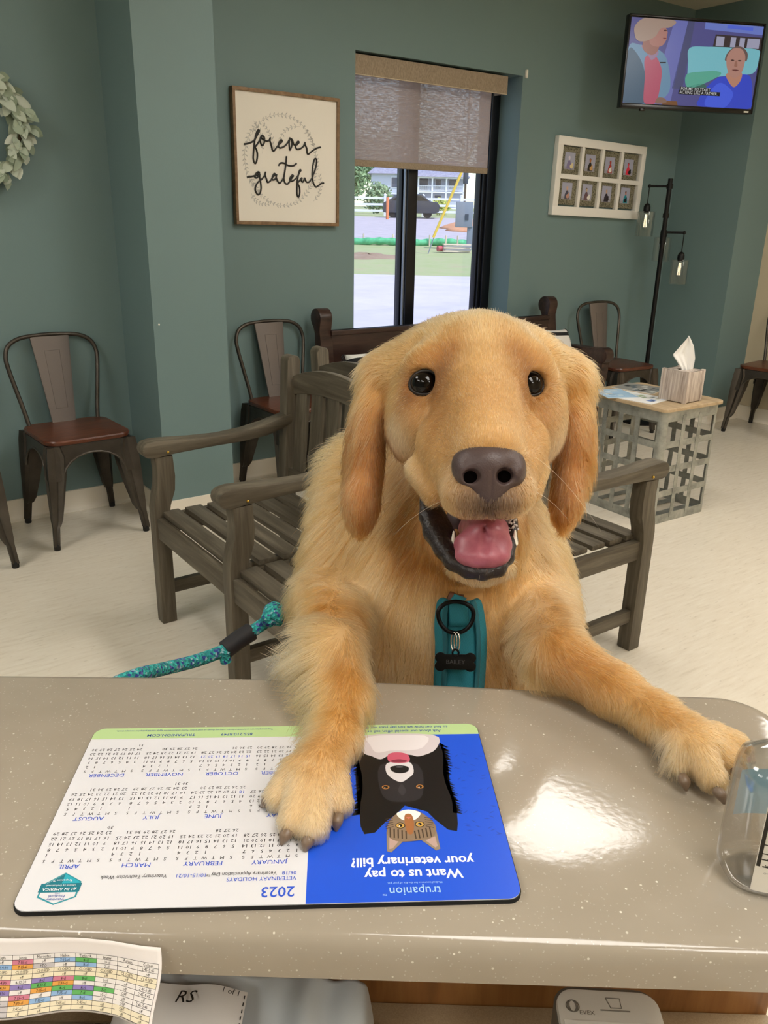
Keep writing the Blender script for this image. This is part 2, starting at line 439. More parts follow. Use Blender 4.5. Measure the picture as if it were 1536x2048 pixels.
# white rail fence, one section per bay
FEN = mat('white_vinyl', 'dfe2ee', 0.6)
def fence_bay(w0, w1, first):
    t = thing('rail_fence', 'white two-rail fence bay outside, leftmost of the row in the window', 'fence', OW(55, w0, gz(55)), -OA, 'white rail fence bays outside the window')
    b = B(); b.box((-0.07, -0.07, -0.1), (0.07, 0.07, 1.25)); b.lathe([(0.10, 1.25), (0.10, 1.28), (0.0, 1.36)], n=4); b.build('post', FEN, t)
    for z in (0.25, 0.62, 1.0):
        b = B(); b.box((0.075, -0.025, z), (w1 - w0 - 0.075, 0.025, z + 0.13)); b.build('rail', FEN, t)
    return t
f0 = fence_bay(-5.2, -2.8, True)
for k in range(1, 5): dup(f0, OW(55, -5.2 + 2.4 * k, gz(55)), -OA, 'white two-rail fence bay outside, ' + ('behind the orange marker post', 'behind the dark parked car', 'in front of the yellow green bush', 'behind the grey utility box')[k - 1])
# house
SID = M('pale_siding', 'b9bfd6', 0.8); _w = SID.n('TexWave'); _w.wave_type = 'BANDS'; _w.bands_direction = 'Z'; _w.inputs['Scale'].default_value = 3.2
SID.l(SID.coord('Object'), _w.inputs[0]); SID.color(SID.ramp(_w.outputs[0], [(0.0, '9fa5bd'), (0.25, 'bcc2d8'), (1.0, 'c4cadf')]))
ROOF = M('grey_shingles', '8d8ea3', 0.9); ROOF.color(ROOF.ramp(ROOF.noise(ROOF.coord('Object'), 3, 5), [(0.3, '7c7d92'), (0.7, '9a9bb0')]))
WHT = mat('white_trim', 'e2e5f2', 0.6); DKG = mat('dark_window_glass', '4a5068', 0.2)
hz = gz(130) - 0.1; t = thing('house', 'two-storey pale grey house with a white porch beyond the fence', 'house', OW(130, -1.92, hz), -OA); t.scale = (0.8, 0.8, 0.8)
b = B(); b.box((-8.5, 0, 0), (-2.6, 9, 6.0)); b.box((-2.6, 2.6, 0), (9, 9, 6.0)); b.build('walls', SID.m, t)
b = B(); b.loft([[(-9.2, -0.7, 6.0), (-1.9, -0.7, 6.0), (-1.9, 9.7, 6.0), (-9.2, 9.7, 6.0)], [(-7, 2.6, 8.0), (-5.2, 2.6, 8.0), (-5.2, 7, 8.0), (-7, 7, 8.0)]]); b.loft([[(-2.6, -0.6, 5.6), (9.7, -0.6, 5.6), (9.7, 9.7, 5.6), (-2.6, 9.7, 5.6)], [(-2.6, 4.2, 8.6), (7, 4.2, 8.6), (7, 6, 8.6), (-2.6, 6, 8.6)]]); b.build('roof', ROOF.m, t)
b = B(); b.box((-2.6, 0, 2.9), (9, 2.6, 3.1)); b.box((-2.6, 0, 0.0), (9, 2.6, 0.35)); b.box((-2.7, -0.2, 5.35), (9.1, 0.1, 5.62)); b.build('porch_floor', WHT, t)
for x in (-2.4, 0.2, 2.8, 5.4, 8.6):
    b = B(); b.box((x - 0.14, 0, 0.35), (x + 0.14, 0.28, 5.4)); b.build('porch_post', WHT, t)
b = B()
for z in (3.1, 0.35):
    b.box((-2.4, 0.08, z + 0.95), (8.7, 0.16, z + 1.05)); b.box((-2.4, 0.08, z + 0.12), (8.7, 0.16, z + 0.2))
    for k in range(90): b.box((-2.35 + k * 0.123, 0.10, z + 0.15), (-2.30 + k * 0.123, 0.14, z + 1.0))
b.build('railing', WHT, t, smooth=False)
for x, y, z, w_, h_ in ((-4.2, 0, 3.7, 1.1, 1.7), (-4.2, 0, 0.8, 1.1, 1.7), (-0.9, 2.6, 3.6, 1.0, 2.0), (1.2, 2.6, 3.2, 1.6, 2.2), (3.9, 2.6, 3.6, 1.0, 1.7), (6.6, 2.6, 3.6, 1.3, 1.7), (0.2, 2.6, 0.6, 1.4, 2.0), (3.9, 2.6, 0.9, 1.2, 1.6)):
    b = B(); b.box((x - w_ / 2 - 0.1, y - 0.06, z - 0.1), (x + w_ / 2 + 0.1, y, z + h_ + 0.1)); wd = b.build('window', WHT, t)
    b = B(); b.box((x - w_ / 2, y - 0.09, z), (x + w_ / 2, y - 0.05, z + h_)); b.build('pane', DKG, wd, smooth=False)
# trees and bushes
def foliage_mat(name, c0, c1):
    m = M(name, c0, 0.9); g = m.n('NewGeometry'); m.color(m.mix(g.outputs['Random Per Island'], c0, c1)); return m.m
LFA, LFB, LFC = foliage_mat('tree_leaves', '4c6a4a', '86a47c'), foliage_mat('bush_leaves', '5f7a5e', '9ab08c'), foliage_mat('yellow_leaves', '8a9a4a', 'c0c470')
BARK = mat('tree_bark', '5a4c42', 0.9)
def plant(name, label, cat, s, w, rad, hgt, z0, nl, ls, m, seed, trunk=0.0, group=None):
    R = random.Random(seed); t = thing(name, label, cat, OW(s, w, gz(s) - 0.05), -OA, group); b = B(); V = b.bm
    for k in range(nl):
        while True:
            p = Vector((R.uniform(-1, 1), R.uniform(-1, 1), R.uniform(-1, 1)))
            if p.length < 1: break
        p = p * (0.72 + 0.28 * R.random()) if p.length > 0.3 else p
        q = Vector((p.x * rad, p.y * rad, z0 + hgt / 2 + p.z * hgt / 2)); d = Vector((R.uniform(-1, 1), R.uniform(-1, 1), R.uniform(-1, 1))).normalized(); e = d.orthogonal().normalized()
        q0 = [q - d * ls, q + e * ls * 0.5, q + d * ls, q - e * ls * 0.5]; V.faces.new([V.verts.new(x) for x in q0])
    b.build('foliage', m, t, smooth=False)
    if trunk:
        b = B(); b.tube([(0, 0, 0), (0.1, 0, z0 + hgt * 0.3), (0.0, 0.1, z0 + hgt * 0.7)], [trunk, trunk * 0.7, trunk * 0.3], 8); b.build('trunk', BARK, t)
plant('tree', 'tall green tree at the left of the view outside the window', 'tree', 66, -6.1, 1.5, 5.0, 0.4, 1500, 0.22, LFA, 1, 0.25)
plant('tree', 'dense green tree standing behind the left corner of the house', 'tree', 150, -13.5, 5.5, 11, 2, 2200, 0.42, LFA, 2, 0.3)
plant('tree', 'hazy green tree behind the roof of the house outside', 'tree', 160, -7.5, 6.0, 12, 2, 2200, 0.42, LFA, 5, 0.3)
plant('bush', 'rounded grey green bush in front of the house corner', 'bush', 60, -3.55, 1.1, 2.2, 0.0, 1100, 0.14, LFB, 3)
plant('bush', 'yellow green bush behind the white fence', 'bush', 60, 0.75, 0.75, 1.2, 0.0, 600, 0.13, LFC, 4)
# car behind the mullion
CB = mat('dark_car_paint', '2c3242', 0.25, coat=0.6); CGL = mat('car_glass', '141820', 0.1); TY = mat('tyre', '14141a', 0.8)
t = thing('car', 'dark car parked on the gravel behind the window mullion', 'car', OW(53, -1.1, gz(53)), -OA); t.scale = (0.8, 0.8, 0.8)
def csec(y):
    z = [(0, 0.35), (0.25, 0.3), (3.9, 0.3), (4.2, 0.4), (4.25, 0.8), (4.1, 1.0), (3.5, 1.08), (2.9, 1.5), (1.2, 1.55), (0.4, 1.1), (0.02, 0.95)]
    return [(x - 2.1, y, q * 1.12) for x, q in z]
b = B(); b.loft([[(x, y, z * 0.96 + 0.03) for x, y, z in csec(-0.85)], csec(-0.78), csec(0.78), [(x, y, z * 0.96 + 0.03) for x, y, z in csec(0.85)]]); b.build('car_body', CB, t)
b = B(); b.prism([(-1.45, 1.22), (-0.85, 1.62), (0.7, 1.57), (1.3, 1.22)], (0, -0.86, 0), (1, 0, 0), (0, 0, 1), (0, 0.05, 0)); b.build('side_window', CGL, t)
for x in (-1.35, 1.25):
    for y in (-0.8, 0.66):
        b = B(); b.lathe([(0.34, 0), (0.34, 0.14)], n=20); bmesh.ops.rotate(b.bm, verts=b.bm.verts, matrix=Matrix.Rotation(-PI / 2, 3, 'X')); bmesh.ops.translate(b.bm, verts=b.bm.verts, vec=(x, y, 0.34)); b.build('wheel', TY, t)
# utility pedestal, guy wire with yellow guard, marker post, tool pile
UG = mat('utility_grey', '7c8494', 0.6)
t = thing('utility_box', 'grey utility box on a post at the right of the window view', 'utility box', OW(28.0, 1.13, gz(28.0)), -OA)
b = B(); b.box((-0.27, -0.2, 0.68), (0.27, 0.2, 1.45), 0.02); b.build('cabinet', UG, t)
b = B(); b.box((0.12, -0.15, -0.2), (0.46, 0.15, 0.72), 0.015); b.build('post', UG, t)
b = B(); b.box((0.02, -0.22, 0.9), (0.13, -0.198, 1.08)); b.build('latch_plate', mat('latch_dark', '3c4250', 0.5), t)
t = thing('guy_wire', 'slanting utility guy wire with a long yellow guard outside', 'guy wire', OW(26, -0.05, gz(26)), -OA)
b = B(); b.tube([(0, 0, -0.2), (0.30, 0, 0.72)], 0.018, 6); b.build('cable', UG, t)
b = B(); b.tube([(0.2, 0, 0.47), (1.62, 0, 3.9)], 0.04, 8); b.build('guard', mat('yellow_guard', 'd9b84a', 0.5), t)
t = thing('utility_pole', 'thin dark utility pole rising behind the grey utility box', 'pole', OW(57.5, 2.3, gz(57.5)), -OA)
b = B(); b.tube([(0, 0, -0.2), (0, 0, 7.5)], 0.07, 8); b.build('post', BARK, t)
b = B(); b.lathe([(0.16, 2.0), (0.17, 2.05), (0.17, 2.7), (0.06, 2.8)], n=12); b.build('transformer', mat('latch_dark'), t)
b = B(); b.box((-0.06, -0.06, 0), (0.06, 0.06, 1.25)); o = b.build('marker_post', mat('orange_post', 'c9764e', 0.6), None, loc=OW(50, -2.4, gz(50) - 0.05)); tag(o, 'orange marker post standing by the white fence', 'marker post')
R = random.Random(3); t = thing('tool_pile', 'pile of grey boards and a red roll on the lawn outside', 'debris', OW(26.5, 0.62, gz(26.5)), -OA)
for k in range(5):
    b = B(); a = R.uniform(-0.3, 0.3); b.bar((-0.15, a * 0.4, 0.05 + 0.05 * k), (0.7, -a + 0.1 * k, 0.04 + 0.05 * k), 0.12, 0.04); b.build('board', mat('pile_grey', '8d8c92', 0.8) if k % 2 else STK, t)
b = B(); b.tube([(-0.32, 0, 0.12), (-0.1, 0.1, 0.12)], 0.09, 10); b.build('red_roll', mat('pile_red', 'a84a56', 0.7), t)
# ------------------------------------------------------------------ furniture materials
def wood(name, stops, rough=0.5, scale=(2, 26, 26), bump=0.15, spec=None, axis='Object'):
    w = M(name, stops[0][1], rough, spec=spec)
    v = w.coord(axis, scale)
    n = w.noise(v, 1.6, 5, 0.62, 0.4)
    w.color(w.ramp(n, stops)); w.bump(n, bump, 0.002)
    return w.m
GREYX = wood('weathered_wood_x', [(0.25, '3c3427'), (0.5, '585042'), (0.75, '746b5b')], 0.55, (2, 30, 30))
GREYY = wood('weathered_wood_y', [(0.25, '3c3427'), (0.5, '585042'), (0.75, '746b5b')], 0.55, (30, 2, 30))
GREYZ = wood('weathered_wood_z', [(0.25, '3c3427'), (0.5, '585042'), (0.75, '746b5b')], 0.55, (30, 30, 2))
SEATW = wood('walnut_seat_wood', [(0.25, '3a1a0d'), (0.5, '5a2d18'), (0.8, '7a4428')], 0.3, (3, 30, 30), 0.05)
PEW = wood('dark_bench_wood', [(0.25, '1f120f'), (0.5, '36231d'), (0.8, '4c352c')], 0.35, (3, 26, 26), 0.05)
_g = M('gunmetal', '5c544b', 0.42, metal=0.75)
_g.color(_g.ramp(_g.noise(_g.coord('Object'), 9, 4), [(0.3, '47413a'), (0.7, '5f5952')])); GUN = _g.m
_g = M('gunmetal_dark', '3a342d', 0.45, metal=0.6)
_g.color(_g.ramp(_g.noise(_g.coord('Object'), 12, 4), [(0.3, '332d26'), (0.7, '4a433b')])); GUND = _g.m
SPLAT = M('bronze_splat', '746c67', 0.42, metal=0.4).m
BRASS = mat('brass_screw', 'd0a848', 0.3, metal=1.0)
FOOTR = mat('black_rubber', '15130f', 0.7)

# ------------------------------------------------------------------ metal cafe chairs
def make_chair(loc, rz, label):
    t = thing('metal_chair', label, 'chair', loc, rz, 'metal cafe chairs with wooden seats')
    def rr(z, hx, hy, r, cy=0.0, n=7):
        P = []
        for cx, sy, a0 in ((1, 1, 0), (-1, 1, 90), (-1, -1, 180), (1, -1, 270)):
            for k in range(n):
                a = math.radians(a0 + 90 * k / (n - 1)); P.append((cx * (hx - r) + r * math.cos(a), cy + sy * (hy - r) + r * math.sin(a), z))
        return P
    b = B(); b.loft([rr(0.447, 0.178, 0.178, 0.06), rr(0.449, 0.184, 0.184, 0.062), rr(0.462, 0.187, 0.187, 0.064), rr(0.468, 0.184, 0.184, 0.062), rr(0.470, 0.17, 0.17, 0.055)])
    b.build('seat', SEATW, t)
    b = B(); b.loft([rr(0.446, 0.176, 0.176, 0.05), rr(0.438, 0.178, 0.178, 0.05)])
    arch = [(0.135 * math.cos(math.radians(a)), 0.30 + 0.105 * math.sin(math.radians(a))) for a in range(0, 181, 15)]
    for k in range(4):
        ca, sa = math.cos(k * PI / 2), math.sin(k * PI / 2)
        P = [(-0.172, 0.442), (0.172, 0.442), (0.180, 0.385), (0.182, 0.30)] + arch + [(-0.182, 0.30), (-0.180, 0.385)]
        rings = []
        for dy in (0.0, 0.004):
            ring = []
            for x, z in P:
                off = 0.176 + (0.442 - z) * 0.10 + dy
                ring.append((x * ca + off * sa, x * sa - off * ca, z))
            rings.append(ring)
        b.loft(rings)
        lip = [((x * 1.02) * ca + (0.176 + (0.442 - z) * 0.10 + 0.004) * sa, (x * 1.02) * sa - (0.176 + (0.442 - z) * 0.10 + 0.004) * ca, z) for x, z in arch]
        b.tube(lip, 0.0045, 6)
    b.build('apron', GUN, t)
    for sx in (-1, 1):
        for sy in (-1, 1):
            b = B(); rings = []
            for z, o, s in ((0.445, 0.172, 0.030), (0.40, 0.172, 0.040), (0.32, 0.178, 0.038), (0.22, 0.186, 0.030), (0.13, 0.194, 0.022), (0.105, 0.197, 0.0165), (0.10, 0.199, 0.0135), (0.02, 0.207, 0.0125)):
                oy = o if sy < 0 else o + 0.012
                cx, cy = sx * (o - s * 0.55), sy * (oy - s * 0.55)
                sh = [(-1, -1), (-0.2, -0.75), (0.6, -1), (1.05, -0.6), (0.72, 0.0), (1.05, 0.45), (1.15, 1.15), (0.45, 1.05), (0, 0.72), (-0.6, 1.05), (-1, 0.6), (-0.75, -0.2)]
                rings.append([(cx + sx * s * u, cy + sy * s * v, z) for u, v in sh])
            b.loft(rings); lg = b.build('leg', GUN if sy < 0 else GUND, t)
            b = B(); fy = 0.207 if sy < 0 else 0.219
            b.lathe([(0.013, 0.0), (0.0145, 0.003), (0.0145, 0.022), (0.0125, 0.026)], (sx * 0.200, sy * (fy - 0.007), 0.0), 10); b.build('foot_cap', FOOTR, lg)
    def hoop(x, z):
        return (x, 0.158 + (z - 0.46) * 0.20, z)
    H = [hoop(-0.152, 0.445), hoop(-0.162, 0.52), hoop(-0.180, 0.62), hoop(-0.197, 0.72), hoop(-0.199, 0.77), hoop(-0.180, 0.815), hoop(-0.13, 0.842), hoop(-0.06, 0.85), hoop(0, 0.852)]
    H = H + [(-x, y, z) for x, y, z in H[-2::-1]]
    b = B(); b.tube(catmull(H, 5), 0.0095, 10); b.build('back_hoop', GUN, t)
    b = B()
    def sp(x, z, d): return (x, 0.156 + (z - 0.46) * 0.20 + d - 0.006 * (1 - (x / 0.09) ** 2) * 0 , z)
    rows = [(0.446, 0.052), (0.48, 0.053), (0.50, 0.055), (0.60, 0.063), (0.70, 0.072), (0.80, 0.081), (0.845, 0.085)]
    rings = []
    for z, w in rows:
        rings.append([sp(-w, z, 0.006), sp(-w, z, -0.003), sp(-w + 0.008, z, -0.006), sp(w - 0.008, z, -0.006), sp(w, z, -0.003), sp(w, z, 0.006)])
    b.loft(rings)
    e = [(-0.033, 0.785), (0.033, 0.785), (0.026, 0.53), (-0.026, 0.53)]
    b.tube([sp(x, z, -0.0065) for x, z in catmull2(e)], 0.0016, 5, closed=True)
    b.build('back_splat', SPLAT, t)
    return t
def catmull2(e):
    out = []
    for i in range(len(e)):
        a, c = e[i], e[(i + 1) % len(e)]
        for k in range(6): out.append((a[0] + (c[0] - a[0]) * k / 6, a[1] + (c[1] - a[1]) * k / 6))
    return out
chair0 = make_chair((0.955, 3.655, 0), math.radians(3), 'metal cafe chair with brown wooden seat standing left of the teal pilaster')
dup(chair0, (2.055, 3.655, 0), math.radians(2), 'metal cafe chair half hidden behind the grey wooden bench by the framed word sign')
dup(chair0, (4.56, 3.61, 0), math.radians(-4), 'metal cafe chair in the far corner in front of the floor lamp')
dup(chair0, (5.45, 2.98, 0), math.radians(-84), 'metal cafe chair against the beige wall, partly cut off by the picture edge')
dup(chair0, (0.375, 3.55, 0), math.radians(0), 'metal cafe chair of which only one dark leg shows at the left edge')

# ------------------------------------------------------------------ grey two-seat wooden benches
SEC = 0.585
def make_bench(loc, rz, label):
    t = thing('wooden_bench', label, 'bench', loc, rz, 'weathered grey two-seat benches')
    L = [-SEC, 0.0, SEC]
    prof = [(-0.275, 0.0), (-0.222, 0.0), (-0.222, 0.30), (-0.222, 0.40), (-0.214, 0.44), (-0.196, 0.49), (-0.192, 0.54), (-0.196, 0.605), (-0.196, 0.612), (-0.258, 0.612), (-0.258, 0.605), (-0.254, 0.56), (-0.257, 0.515), (-0.268, 0.47), (-0.275, 0.43)]
    arm = [(-0.300, 0.640), (-0.297, 0.625), (-0.285, 0.614), (-0.265, 0.610), (-0.18, 0.617), (-0.06, 0.622), (0.06, 0.624), (0.16, 0.633), (0.225, 0.652), (0.262, 0.668), (0.262, 0.704), (0.225, 0.694), (0.16, 0.678), (0.08, 0.664), (-0.02, 0.657), (-0.12, 0.660), (-0.20, 0.666), (-0.255, 0.669), (-0.282, 0.665), (-0.296, 0.655)]
    for i, x in enumerate(L):
        b = B(); b.prism(prof, (x - 0.026, 0, 0), (0, 1, 0), (0, 0, 1), (0.052, 0, 0), bev=0.004); lg = b.build('front_leg', GREYZ, t)
        b = B(); b.prism(arm, (x - 0.032, 0, 0), (0, 1, 0), (0, 0, 1), (0.064, 0, 0), bev=0.008); ar = b.build('armrest', GREYY, t)
        b = B(); b.ball((x - 0.0335, -0.215, 0.627), 0.0045, 8, 6); b.ball((x + 0.0335, -0.215, 0.627), 0.0045, 8, 6); b.build('brass_peg', BRASS, ar)
        post = [(0.226, 0.0), (0.272, 0.0), (0.272, 0.42), (0.300, 0.89), (0.292, 0.905), (0.272, 0.909), (0.254, 0.903), (0.248, 0.89), (0.226, 0.42)]
        b = B(); b.prism(post, (x - 0.028, 0, 0), (0, 1, 0), (0, 0, 1), (0.056, 0, 0), bev=0.005); b.build('back_post', GREYZ, t)
        b = B(); b.box((x - 0.013, -0.222, 0.335), (x + 0.013, 0.226, 0.400), 0.003); b.build('side_rail', GREYY, t)
        b = B(); b.box((x - 0.013, -0.222, 0.105), (x + 0.013, 0.226, 0.15), 0.003); b.build('stretcher', GREYY, t)
    for s in (-1, 1):
        x0, x1 = (L[0], L[1]) if s < 0 else (L[1], L[2])
        b = B()
        if s > 0:
            P = [(x0 + 0.026, 0.325), (x1 - 0.026, 0.325), (x1 - 0.026, 0.392), (x1 - 0.06, 0.394), (x1 - 0.12, 0.398), (x0 + 0.05, 0.400), (x0 + 0.026, 0.398)]
        else:
            P = [(x0 + 0.026, 0.325), (x1 - 0.026, 0.325), (x1 - 0.026, 0.400), (x0 + 0.026, 0.400)]
        b.prism(P, (0, -0.268, 0), (1, 0, 0), (0, 0, 1), (0, 0.024, 0), bev=0.003); b.build('front_rail', GREYX, t)
        b = B(); b.box((x0 + 0.028, 0.234, 0.335), (x1 - 0.028, 0.258, 0.40), 0.003); b.build('rear_rail', GREYX, t)
        ys = np.linspace(-0.215, 0.195, 6)
        for y in ys:
            b = B(); b.box((x0 + 0.015, y - 0.030, 0.401), (x1 - 0.015, y + 0.030, 0.419), 0.004); b.build('seat_slat', GREYX, t)
        n = 12; top = []; bot = []
        for k in range(n + 1):
            u = k / n; x = x0 + 0.026 + (x1 - x0 - 0.052) * u; c = 1 - (2 * u - 1) ** 2
            top.append((x, 0.838 + 0.048 * c)); bot.append((x, 0.770 + 0.030 * c))
        b = B(); b.prism(top + bot[::-1], (0, 0.268, 0), (1, 0, 0), (0, 0, 1), (0, 0.024, 0), bev=0.004); b.build('top_rail', GREYX, t)
        b = B(); b.box((x0 + 0.028, 0.242, 0.45), (x1 - 0.028, 0.266, 0.50), 0.003); b.build('lower_back_rail', GREYX, t)
        for k in range(5):
            u = (k + 0.5) / 5; x = x0 + 0.03 + (x1 - x0 - 0.06) * u; c = 1 - (2 * u - 1) ** 2
            b = B(); b.bar((x, 0.252, 0.47), (x, 0.279, 0.785 + 0.03 * c), 0.072, 0.014, (0, 1, 0), 0.003); b.build('back_slat', GREYZ, t)
    return t
bench0 = make_bench((1.165, 1.99, 0), -PI / 2, 'grey wooden two-seat bench facing left, with the teal leash in front of it')
dup(bench0, (1.905, 2.107, 0), PI / 2, 'grey wooden two-seat bench facing right, mostly hidden behind the dog')

# ------------------------------------------------------------------ dark scroll-arm bench under the window
t = thing('scroll_bench', 'dark brown wooden bench with scrolled arms standing under the window', 'bench', (3.18, 3.55, 0))
HX = 0.86
def scroll(cy, cz, r, a0, a1, n=14): return [(cy + r * math.cos(math.radians(a0 + (a1 - a0) * k / n)), cz + r * math.sin(math.radians(a0 + (a1 - a0) * k / n))) for k in range(n + 1)]
endp = [(0.30, 0.0), (0.24, 0.0), (0.20, 0.43), (0.185, 0.60), (0.20, 0.72), (0.215, 0.80)] + scroll(0.255, 0.862, 0.052, 190, -60) + [(0.265, 0.78), (0.262, 0.70), (0.27, 0.45)]
for s in (-1, 1):
    b = B(); b.prism(endp, (s * HX - 0.0375, 0, 0), (0, 1, 0), (0, 0, 1), (0.075, 0, 0), bev=0.005); b.build('back_post', PEW, t)
    armp = [(0.20, 0.58), (0.20, 0.625), (0.05, 0.635), (-0.10, 0.637), (-0.20, 0.642)] + scroll(-0.245, 0.602, 0.048, 70, 300) + [(-0.215, 0.56), (-0.10, 0.585), (0.05, 0.585)]
    b = B(); b.prism(armp, (s * HX - 0.035, 0, 0), (0, 1, 0), (0, 0, 1), (0.07, 0, 0), bev=0.005); b.build('armrest', PEW, t)
    legp = [(-0.25, 0.0), (-0.20, 0.0), (-0.195, 0.40), (-0.205, 0.50), (-0.21, 0.575), (-0.265, 0.575), (-0.262, 0.50), (-0.25, 0.40)]
    b = B(); b.prism(legp, (s * HX - 0.0325, 0, 0), (0, 1, 0), (0, 0, 1), (0.065, 0, 0), bev=0.005); b.build('front_leg', PEW, t)
    b = B(); b.box((s * HX - 0.02, -0.2, 0.36), (s * HX + 0.02, 0.215, 0.42), 0.003); b.build('side_rail', PEW, t)
b = B(); b.box((-HX + 0.03, -0.25, 0.42), (HX - 0.03, 0.215, 0.45), 0.006); b.build('seat', PEW, t)
b = B(); b.box((-HX + 0.03, -0.235, 0.35), (HX - 0.03, -0.205, 0.42), 0.004); b.build('front_rail', PEW, t)
b = B(); b.box((-HX + 0.03, 0.205, 0.60), (HX - 0.03, 0.235, 0.80), 0.006); b.box((-HX + 0.03, 0.198, 0.772), (HX - 0.03, 0.242, 0.80), 0.006); b.build('top_rail', PEW, t)
b = B(); b.box((-HX + 0.03, 0.21, 0.47), (HX - 0.03, 0.232, 0.53), 0.004); b.build('lower_back_rail', PEW, t)
for k in range(15):
    x = -0.74 + k * 1.48 / 14
    b = B(); b.box((x - 0.02, 0.213, 0.52), (x + 0.02, 0.228, 0.61), 0.002); b.build('back_slat', PEW, t)

# pillows on the scroll bench
WHC = M('white_pillow_cloth', 'e6e3dd', 0.9); BKC = M('black_pillow_cloth', '1c1c1e', 0.9)
def pillow(name, label, loc, rot, size, stripes):
    t = thing(name, label, 'pillow', loc); t.rotation_euler = rot
    def f(u, v):
        x, y = 2 * u - 1, 2 * v - 1; k = ((1 - x ** 4) * (1 - y ** 4)) ** 0.5; pin = 1 - 0.06 * (1 - abs(y) ** 2) * abs(x) ** 3
        return x * size * pin, y * size * (1 - 0.06 * (1 - x * x) * abs(y) ** 3), k
    b = B()
    for sg in (1, -1):
        nv = 24
        V = [[b.bm.verts.new((f(i / 24, j / nv)[0], sg * 0.06 * f(i / 24, j / nv)[2], f(i / 24, j / nv)[1])) for j in range(nv + 1)] for i in range(25)]
        for i in range(24):
            for j in range(nv):
                fc = b.bm.faces.new((V[i][j], V[i + 1][j], V[i + 1][j + 1], V[i][j + 1]))
                fc.material_index = 1 if any(a <= j / nv < c for a, c in stripes) else 0
    bmesh.ops.remove_doubles(b.bm, verts=b.bm.verts[:], dist=1e-5)
    b.build('cover', [WHC.m, BKC.m], t, smooth=True)
    b = B()
    for sx in (-1, 1):
        for k in range(26):
            z = -size + 2 * size * k / 25
            b.tube([(sx * size * 0.99, 0, z), (sx * (size + 0.012), 0.004 * (k % 3 - 1), z - 0.004), (sx * (size + 0.022), 0.006 * ((k * 7) % 3 - 1), z - 0.013)], 0.003, 5)
    b.build('fringe', BKC.m, t)
    return t
pillow('throw_pillow', 'white throw pillow with black fringe at the right end of the dark bench', (3.82, 3.50, 0.60), (math.radians(-20), math.radians(4), math.radians(10)), 0.155, ((0.80, 0.90),))
pillow('throw_pillow', 'black and white throw pillow at the left end of the dark bench', (2.48, 3.56, 0.578), (math.radians(-24), math.radians(-3), math.radians(-8)), 0.13, ((0.1, 0.25), (0.4, 0.55), (0.72, 0.84)))

# ------------------------------------------------------------------ galvanised basket table
_g = M('galvanised_metal', '8a8d88', 0.48, metal=0.65)
_gn = _g.noise(_g.coord('Object'), 14, 5, 0.65)
_g.color(_g.ramp(_gn, [(0.3, '888a84'), (0.5, 'a6a8a1'), (0.7, 'bcbdb6')])); GALV = _g.m
TOPW = wood('pale_table_wood', [(0.25, 'a08a6c'), (0.5, 'b8a07e'), (0.8, 'cab594')], 0.5, (26, 2.5, 26), 0.08)
t = thing('basket_table', 'square galvanised metal strip basket table with pale wooden top', 'side table', (3.42, 2.475, 0), math.radians(-2))
W2, D2, HT = 0.21, 0.25, 0.557
def rpath(z, hx=W2, hy=D2, r=0.035, n=6):
    P = []
    for cx, sy, a0 in ((1, 1, 0), (-1, 1, 90), (-1, -1, 180), (1, -1, 270)):
        for k in range(n):
            a = math.radians(a0 + 90 * k / (n - 1)); P.append((cx * (hx - r) + r * math.cos(a), sy * (hy - r) + r * math.sin(a), z))
    return P
for z0, z1 in ((0.0, 0.045), (0.137, 0.168), (0.257, 0.288), (0.379, 0.410), (0.506, 0.555)):
    b = B(); b.loft([rpath(z0), rpath(z1), rpath(z1, W2 - 0.0025, D2 - 0.0025, 0.033), rpath(z0, W2 - 0.0025, D2 - 0.0025, 0.033), rpath(z0)], caps=False)
    bmesh.ops.remove_doubles(b.bm, verts=b.bm.verts[:], dist=1e-5); b.build('band', GALV, t)
for s in (-1, 1):
    for x in ((-0.075, 0.045) if s < 0 else (-0.09, -0.012, 0.066)):
        b = B(); b.box((x, s * (D2 + 0.0005), 0.02), (x + 0.026, s * (D2 + 0.0025), 0.53)) if s > 0 else b.box((x, -D2 - 0.0025, 0.02), (x + 0.026, -D2 - 0.0005, 0.53)); b.build('strip', GALV, t)
    for y in (-0.115, -0.015, 0.085):
        b = B(); (b.box((W2 + 0.0005, y, 0.02), (W2 + 0.0025, y + 0.026, 0.53)) if s > 0 else b.box((-W2 - 0.0025, y, 0.02), (-W2 - 0.0005, y + 0.026, 0.53))); b.build('strip', GALV, t)
for sx in (-1, 1):
    for sy in (-1, 1):
        pts = [(sx * (W2 - 0.036), sy * (D2 - 0.001))] + [(sx * (W2 - 0.035 + 0.034 * math.sin(math.radians(a))), sy * (D2 - 0.035 + 0.034 * math.cos(math.radians(a)))) for a in range(0, 91, 18)]
        q = [(x * 0.988, y * 0.99) for x, y in pts]
        b = B(); b.loft([[(x, y, z) for x, y in pts + q[::-1]] for z in (0.01, 0.548)]); b.build('corner_strip', GALV, t)
for k in range(4):
    y = -0.16 + 0.107 * k
    b = B(); b.box((-W2, y - 0.02, 0.003), (W2, y + 0.02, 0.006)); b.build('base_strip', GALV, t)
b = B()
for x0, x1 in ((-0.222, -0.004), (-0.0035, 0.222)):
    pass
P = rpath(0, 0.222, 0.262, 0.03)
b.loft([[(x, y, 0.557) for x, y, _ in P], [(x, y, 0.570) for x, y, _ in P], [(x * 0.99, y * 0.99, 0.573) for x, y, _ in P]])
b.build('table_top', TOPW, t)

